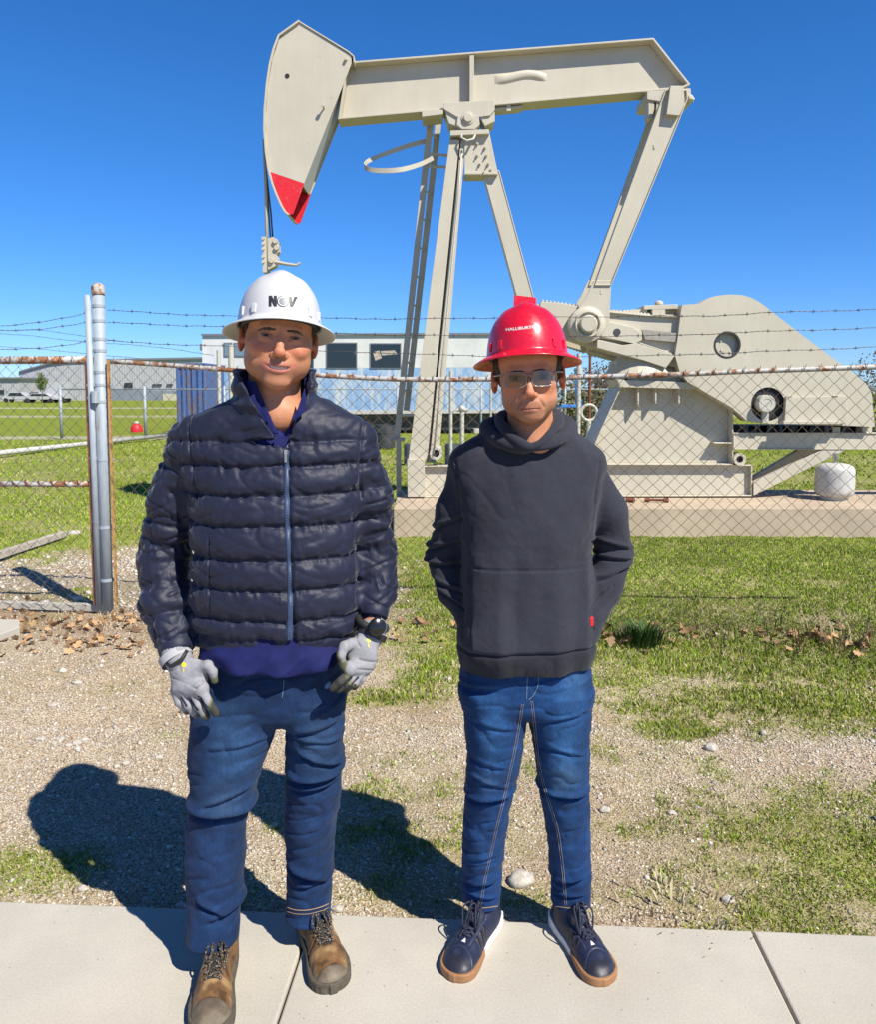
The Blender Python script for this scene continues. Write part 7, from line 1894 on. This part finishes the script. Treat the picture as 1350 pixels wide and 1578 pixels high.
    for s in (-1, 1):                                                  # bow loops and loose ends falling forward
        q = [kt, kt + (.014, s * .018, .006), kt + (.034, s * .026, -.004), top(kt[0] + .045, s * .018, .004), kt + (.024, s * .008, .003), kt]
        mb.tube(toW(cat([np.array(a) for a in q], 4)), lr, 6)
        e = .075 if s > 0 else .058
        q = [kt, kt + (.012, s * .010, .010), top(kt[0] + .035, s * .012, .006), top(kt[0] + e * .8, s * .010 + .004, .004), top(kt[0] + e, s * .016, .003)]; mb.tube(toW(cat([np.array(a) for a in q], 4)), lr * .95, 6)
    mb.sphere(toW(kt[None])[0], .006, 6)
    mb.build('lace', M[lm], root, smooth=True)
    if boot:
        mb = MB(); P = [top(a, s * (b + .004), .0025) for a, b in rows for s in (-1, 1)]
        for p in P: mb.sphere(toW(p[None])[0], .0042, 5)
        mb.build('eyelets', simple('dull_eyelet', (.12, .11, .10), .45, .6), root, smooth=True)
        tg = top(.098, 0, .003); mb = MB(); q = toW(np.array([tg + (-.004, -.018, .0), tg + (-.004, .018, 0), tg + (-.018, .018, .022), tg + (-.018, -.018, .022)])); mb.add(list(q) + [p + np.array((0, 0, -.003)) - d * .003 for p in q], [(0, 1, 2, 3), (7, 6, 5, 4), (0, 4, 5, 1), (1, 5, 6, 2), (2, 6, 7, 3), (3, 7, 4, 0)]); ob = mb.build('tongue_tab', simple('red_brown_tab', (.22, .07, .03)), root, bevel=.001); dz_fix(ob)
    else:
        mb = MB(); q = [top(.202 * k + a, b, .0012) for a, b in ((-.006, 0), (.007, -.006), (.007, .006))]; q = toW(np.array(q)); mb.add(q, [(0, 1, 2)]); mb.build('shoe_mark', M['ink_white'], root)
    return root
shoe(PA, (-.575, 2.085), (-.540, 1.80), .305, 'boot', 'brown lace up boot with its toe at the lower edge of the picture', -1)
shoe(PA, (-.364, 2.190), (-.262, 1.950), .280, 'boot', 'brown lace up boot turned outwards, by the slab joint', 1)

# =================================================== the man in the hoodie
B_ = W(815, 1450, 2.08); PB_ = empty('person', (B_[0], 2.08, 0), 'person in red hard hat, clear glasses and black hoodie, hands in pockets, on the right', 'person')
HB = Head(W(814.5, 581, 2.03), Rm(yaw=radians(-5), tilt=radians(-1), roll=radians(-3.5)), .965, 1.12)
pB = dict(jaw=48, cheek=61, chin=116, smile=False, nose=11.5, open=5.0, mouth=80, mw=23, curl=.8, gap=.6, skin=(.56, .265, .145), flush=(.57, .17, .10), lip=(.44, .165, .115),
          stubble=.50, browz=12, gaze=(.05, -1, -.02), hairfront=40, burn=14, eyez=0)
S2 = [(W(812, py, 2.1)[2], W(cx, py, 2.1)[0], 2.12, rx, ry) for (py, cx, rx, ry) in [(700, 814, .06, .05), (716, 815, .11, .055), (740, 815, .13, .07), (850, 813, .12, .07), (930, 811, .12, .07), (1030, 811, .11, .065), (1060, 811, .09, .055)]]
brL = [W(735, 740, 2.13), W(692, 850, 2.18), W(722, 930, 2.10), W(738, 985, 2.04)]; brR = [W(898, 740, 2.13), W(944, 850, 2.18), W(917, 940, 2.09), W(896, 992, 2.04)]
blL = [W(764, 1090, 2.11), W(752, 1238, 2.125), W(742, 1385, 2.175)]; blR = [W(863, 1090, 2.11), W(872, 1238, 2.125), W(880, 1385, 2.175)]
make_body(PB_, HB, pB, (-.06, 1.86, .02), (.56, 2.36, 1.75), S2, [(brL, [.04, .032, .022, .020]), (brR, [.04, .032, .022, .020])], [(blL, [.045, .036, .028]), (blR, [.045, .036, .028])],
          [(HB.w((0, 30, -62)), HB.w((0, 46, -170)), .055, .062)], [(HB.w((0, 34, -190)), (.08, .050, .045))])
make_head_parts(PB_, HB, pB)
hatB, bvB, WB_ = hard_hat(PB_, HB, (0, 10, 48), Rm(tilt=radians(7), roll=radians(1)), M['hat_red'], 'glossy red full brim hard hat with white lettering', top=.130)
decal('lettering', text_polys('HALLIBURTON', 780.5, 510.5, 52, 4.6, rot=-.10, bold=.02), bvB, M['ink_white'], hatB, off=.0007, split=0)
# red tag standing up behind the crown
q = list(WB_(np.array([(-.030, .020, .115), (.026, .020, .115), (.030, .030, .158), (-.026, .030, .168)])))
mb = MB(); mb.add(q + [p + HB.R @ np.array((0, .003, 0)) for p in q], [(0, 1, 2, 3), (7, 6, 5, 4), (0, 4, 5, 1), (1, 5, 6, 2), (2, 6, 7, 3), (3, 7, 4, 0)]); o = mb.build('crown_plate', M['hat_red'], hatB, bevel=.001); dz_fix(o)
# glasses
mb = MB(); gl = empty('safety_glasses', HB.w((0, -98, -4))); parent_keep(gl, PB_); tag(gl, 'clear framed safety glasses')
def lens_pt(cx, a, e, k=1.0):
    c, s = cos(a), sin(a); x = cx + 24.5 * k * np.sign(c) * abs(c) ** .55; z = -6 + 19 * k * np.sign(s) * abs(s) ** .65 - (2.0 if s < 0 else 0) * 0; x += (3.0 if (s < 0) else 0) * (-.5 if cx > 0 else .5) * abs(s)
    return np.array((x, -97 + .0065 * x * x + e, z))
for cx in (-30.5, 30.5):
    P = [HB.w(lens_pt(cx, a, 0)) for a in np.linspace(0, 2 * pi, 37)]; m_ = MB(); m_.tube(P, .0014, 6, cap=False); m_.build('rim', M['frame'], gl, smooth=True)
    V = [HB.w(lens_pt(cx, 0, 0, 0.0) + 0)] + [HB.w(lens_pt(cx, a, 0, k)) for k in (.35, .7, .97) for a in np.linspace(0, 2 * pi, 32, endpoint=False)]
    F = [(0, 1 + j, 1 + (j + 1) % 32) for j in range(32)] + [(1 + i * 32 + j, 1 + (i + 1) * 32 + j, 1 + (i + 1) * 32 + (j + 1) % 32, 1 + i * 32 + (j + 1) % 32) for i in range(2) for j in range(32)]
    m_ = MB(); m_.add(V, F); m_.build('lens', M['lens'], gl, smooth=True)
m_ = MB(); m_.tube([HB.w(p) for p in ((-5, -97, 2), (0, -99, 4), (5, -97, 2))], .0022, 6); m_.build('bridge', M['frame'], gl, smooth=True)
for s in (-1, 1):
    m_ = MB(); P = [HB.w(p) for p in ((s * 57, -76, 8), (s * 68, -66, 8), (s * 76, -40, 7), (s * 80, 0, 6), (s * 80, 12, -4))]; m_.tube(cat(P, 4), .0024, 6); m_.build('temple', M['frame'], gl, smooth=True)

def hoodie():
    zt = HB.c[2] - .075; g = gridbox((-.10, 1.86, W(812, 1042, 2.0)[2]), (.56, 2.34, zt + .03), .0040); P = [g.X, g.Y, g.Z]
    zf = lambda py, Y=1.98: W(812, py, Y)[2]
    rows = [(1034, 811, 100, .104), (1022, 811, 103, .112), (1000, 811, 107, .128), (975, 811, 107, .134), (940, 812, 105, .132), (880, 813, 103, .128), (820, 814, 105, .126), (770, 816, 112, .122), (738, 816, 119, .112), (716, 816, 122, .100), (700, 816, 118, .092), (687, 816, 106, .085), (676, 816, 90, .080), (666, 816, 72, .072), (656, 816, 56, .062)]
    secs = []
    for (py, cx, hw, ry) in rows: q = W(cx, py, 2.08); secs.append((q[2], q[0], 2.10, RW(hw, q), ry))
    F = loft(P, smoothS(secs), 2.4, .006)
    for pts, rad in (([W(728, 728, 2.12), W(700, 788, 2.13), W(684, 856, 2.16), W(700, 912, 2.12), W(724, 955, 2.07), W(733, 985, 2.04)], [.055, .053, .050, .044, .033, .034]),
                     ([W(906, 728, 2.12), W(932, 788, 2.13), W(946, 852, 2.16), W(933, 905, 2.12), W(914, 948, 2.07), W(905, 972, 2.055)], [.055, .053, .050, .045, .034, .031])):
        F = smin(F, limb(P, pts, rad, .02), .014)
    # neck hole and hood lying round the shoulders
    nb = HB.w((0, 34, -115)); zc = zf(691, 1.99)
    F = smax(F, -np.maximum((np.sqrt(((g.X - nb[0]) / .060) ** 2 + ((g.Y - 2.065) / .066) ** 2) - 1) * .06, zc - .01 - g.Z), .004)
    lp = [W(820, 689, 1.975), W(806, 685, 1.978), W(790, 674, 1.99), W(777, 660, 2.02), W(770, 648, 2.07), W(778, 640, 2.13), W(797, 636, 2.165), W(815, 635, 2.175), W(833, 636, 2.165), W(853, 640, 2.13), W(861, 647, 2.07), W(855, 660, 2.02), W(844, 673, 1.99), W(832, 683, 1.978), W(820, 689, 1.975)]
    rp = np.array([.007, .008, .010, .012, .014, .017, .019, .020, .019, .017, .014, .012, .010, .008, .007])
    q4 = cat([np.append(a, b) for a, b in zip(lp, rp)], 3); F = smin(F, limb(P, list(q4[:, :3]), list(q4[:, 3]), 0), .006)
    lp2 = [W(824, 691, 1.985), W(800, 690, 1.99), W(776, 682, 2.005), W(756, 671, 2.05), W(752, 660, 2.11), W(772, 651, 2.17), W(815, 647, 2.20), W(860, 651, 2.17), W(878, 659, 2.11), W(873, 671, 2.05), W(858, 680, 2.005), W(842, 688, 1.99), W(824, 691, 1.985)]
    rp2 = np.array([.007, .010, .014, .018, .022, .027, .030, .027, .022, .018, .014, .010, .007])
    q4 = cat([np.append(a, b) for a, b in zip(lp2, rp2)], 3); F = smin(F, limb(P, list(q4[:, :3]), list(q4[:, 3]), 0), .005)
    FA = [(W(820, 850, 1.97), .0, 0.01, 0, 0)]
    Lf = [(W(675, 812, 2.1), .06, .008, .006, .5), (W(672, 845, 2.1), .06, .008, .008, .3), (W(675, 872, 2.1), .06, .007, .007, .1), (W(690, 905, 2.08), .05, .007, .006, -.25), (W(702, 930, 2.05), .05, .006, .006, -.5),
          (W(945, 840, 2.1), .06, .007, .008, -.3), (W(945, 862, 2.1), .06, .007, .007, -.1), (W(945, 885, 2.1), .06, .007, .007, .3), (W(935, 908, 2.08), .05, .006, .007, .6), (W(925, 925, 2.06), .05, .005, .006, .8), (W(918, 938, 2.05), .05, .005, .006, .9)]
    def dsp(V, N):
        x, y, z = V.T; tor = sstep(.17, .15, np.abs(x - W(812, 850, 2.05)[0])) * (N[:, 1] < .2)
        D = .0065 * noise(x * 10, y * 8, z * 6, 6) + .0034 * noise(x * 24 + z * 8, y * 18, z * 14, 9) + .0008 * noise(x * 80, y * 80, z * 80, 2)
        D += -.009 * np.clip(1 - np.abs(noise(x * 7 + z * 4, z * 9 - x * 5, y * 3, 77)) ** .6 - .5, 0, 1) + .016 * tor * noise(x * 20, y * 2, z * 3.0, 14) * sstep(zf(800), zf(960), z)
        D += folds(V, N, Lf, 1) * (1 - tor)
        zs = zf(880); pk = tor * sstep(W(733, 900, 1.98)[0] - .002, W(733, 900, 1.98)[0] + .002, x) * sstep(W(912, 900, 1.98)[0] + .002, W(912, 900, 1.98)[0] - .002, x)
        D += .0028 * pk * sstep(zs + .001, zs - .003, z) * sstep(zf(1010), zf(1000), z) - .0032 * pk * gauss(z - zs - .001, .0022)
        D -= .007 * gauss(z - zf(1009), .004) * (N[:, 1] < .6) * 1.0
        for a_, b_ in ((W(703, 715, 1.98), W(712, 800, 1.98)), (W(933, 715, 1.98), W(925, 800, 1.98))):
            t = np.clip((a_[2] - z) / (a_[2] - b_[2]), 0, 1); D -= .004 * gauss(x - (a_[0] + (b_[0] - a_[0]) * t), .003) * (z > b_[2] - .02) * (z < a_[2]) * (N[:, 1] < 0)
        return D
    def col(V, N):
        x, y, z = V.T; C = np.tile((.030, .032, .044), (len(V), 1)).astype(float); f = sstep(zf(900), zf(1010), z)[:, None] * 0
        m = np.clip(.45 + .5 * fbm(x * 12, y * 12, z * 5, 3, 8), 0, 1)[:, None]; C = C * (1 - m * .5) + np.array((.045, .048, .062)) * m * .5
        low = (z < zf(1009))[:, None]; return np.where(low, C * .7, C)
    return sdf_obj('hoodie', F, g, M['fleece'], PB_, dsp, col)
hdB, hV, hQ = hoodie(); tag(hdB, 'faded black hooded sweatshirt with a front pouch seam')
bh_ = bvh_of(hV, hQ)

def jeansB():
    g = gridbox((-.02, 1.94, .085), (.46, 2.26, W(812, 990, 2.0)[2]), .0040); P = [g.X, g.Y, g.Z]; secs = []
    for (py, cx, hw, ry) in [(1000, 811, 96, .098), (1030, 812, 101, .104), (1060, 813, 103, .106), (1085, 813, 98, .100), (1105, 813, 60, .07)]: q = W(cx, py, 2.08); secs.append((q[2], q[0], 2.11, RW(hw, q), ry))
    F = loft(P, smoothS(secs), 2.3, .02)
    def leg(rows): return loft(P, smoothS([(W(cx, py, Y)[2], W(cx, py, Y)[0], Y, RW(hw, W(cx, py, Y)), ry) for (py, cx, hw, ry, Y) in rows]), 2.1, .004)
    a = leg([(1060, 762, 52, .092, 2.10), (1100, 763, 49, .090, 2.10), (1160, 762, 44, .080, 2.10), (1210, 756, 39, .072, 2.11), (1240, 751, 36, .068, 2.12), (1290, 746, 33.5, .065, 2.14), (1350, 743, 31, .060, 2.16), (1385, 742, 29, .057, 2.17), (1402, 741, 28, .056, 2.17)])
    b = leg([(1060, 864, 52, .092, 2.10), (1100, 863, 49, .090, 2.10), (1160, 866, 43, .080, 2.10), (1210, 870, 39, .072, 2.11), (1240, 873, 37, .068, 2.12), (1290, 877, 33.5, .065, 2.14), (1350, 880, 31, .060, 2.16), (1385, 880, 30, .057, 2.17), (1402, 880, 29, .056, 2.17)])
    F = smin(F, smin(a, b, .005), .018)
    FB = [(W(755, 1238, 2.04), .07, .010, .012, .12), (W(870, 1232, 2.04), .07, .010, .012, -.05), (W(750, 1208, 2.04), .05, .008, .005, -.3), (W(745, 1365, 2.1), .05, .009, .010, .2), (W(742, 1388, 2.1), .05, .007, .007, -.2), (W(880, 1362, 2.1), .05, .012, .010, .25), (W(880, 1388, 2.1), .05, .007, .006, .1),
          (W(760, 1122, 2.02), .06, .008, .004, -.2), (W(868, 1160, 2.02), .05, .008, .005, -.3), (W(740, 1065, 2.02), .05, .010, .005, .1), (W(870, 1108, 2.02), .06, .008, .005, .2), (W(748, 1180, 2.03), .05, .008, .004, -.2), (W(745, 1320, 2.1), .05, .008, .004, .2)]
    def dsp(V, N):
        x, y, z = V.T; cr = 1 - np.abs(noise(x * 10 + z * 4, z * 30 - x * 6, y * 6, 41)) ** .6
        return folds(V, N, FB, 1) + .0026 * noise(x * 20, y * 18, z * 24, 16) + .0013 * noise(x * 50, y * 50, z * 70, 17) - .009 * np.clip(cr - .55, 0, 1)
    col = denim_col((.007, .036, .120), [(W(757, 1130, 2.0), (.035, .11), .75, (.026, .095, .235)), (W(872, 1150, 2.0), (.040, .13), .8, (.028, .10, .245)), (W(750, 1215, 2.0), (.03, .03), .5, (.055, .12, .22)), (W(874, 1210, 2.0), (.035, .04), .6, (.062, .13, .23)), (W(890, 1050, 2.0), (.03, .05), .6, (.06, .16, .33)), (W(745, 1330, 2.0), (.025, .1), .3, (.028, .09, .24)), (W(880, 1320, 2.0), (.025, .1), .35, (.028, .09, .24))])
    return sdf_obj('jeans', F, g, M['denim'], PB_, dsp, col)
jnB, V_, Q_ = jeansB(); tag(jnB, 'slim bright blue jeans with pale outer seams'); bB = bvh_of(V_, Q_)
for o_ in (-1.5, 1.5):
    seam(bB, [(806 + o_, 1085), (802 + o_, 1110), (795 + o_, 1150), (784 + o_, 1200), (776 + o_, 1235), (766 + o_, 1275), (756 + o_, 1320), (748 + o_, 1355), (741 + o_, 1395)], jnB, 'thread' if o_ < 0 else 'thread2', .0007)
    seam(bB, [(820 + o_, 1080), (825 + o_, 1120), (832 + o_, 1180), (845 + o_, 1230), (859 + o_, 1275), (866 + o_, 1320), (870 + o_, 1360), (873 + o_, 1396)], jnB, 'thread' if o_ < 0 else 'thread2', .0007)
seam(bB, [(813, 1036), (813, 1055), (812, 1078)], jnB, 'thread2'); seam(bB, [(829, 1036), (830, 1055), (822, 1072), (815, 1078)], jnB, 'thread2')
for (x0, x1, y) in ((716, 768, 1397), (853, 908, 1397)): seam(bB, [(x0, y - 1), ((x0 + x1) / 2, y + 2), (x1, y - 1)], jnB, 'thread', .0011)
mb = MB(); c = W(911, 957, 2.03); mb.box(c, (.012, .02, .026)); o = mb.build('glove_tip', M['red'], PB_, bevel=.004); tag(o, 'scrap of red and black glove showing at the pocket')
mb = MB(); c = W(915, 963, 2.035); mb.box(c, (.010, .02, .022)); o = mb.build('glove_tip', M['black_rubber'], PB_, bevel=.004)
shoe(PB_, (.160, 2.215), (.036, 1.985), .275, 'sneaker', 'navy sneaker with gum sole pointing to the left', -1)
shoe(PB_, (.342, 2.215), (.428, 1.975), .275, 'sneaker', 'navy sneaker with gum sole pointing to the right', 1)
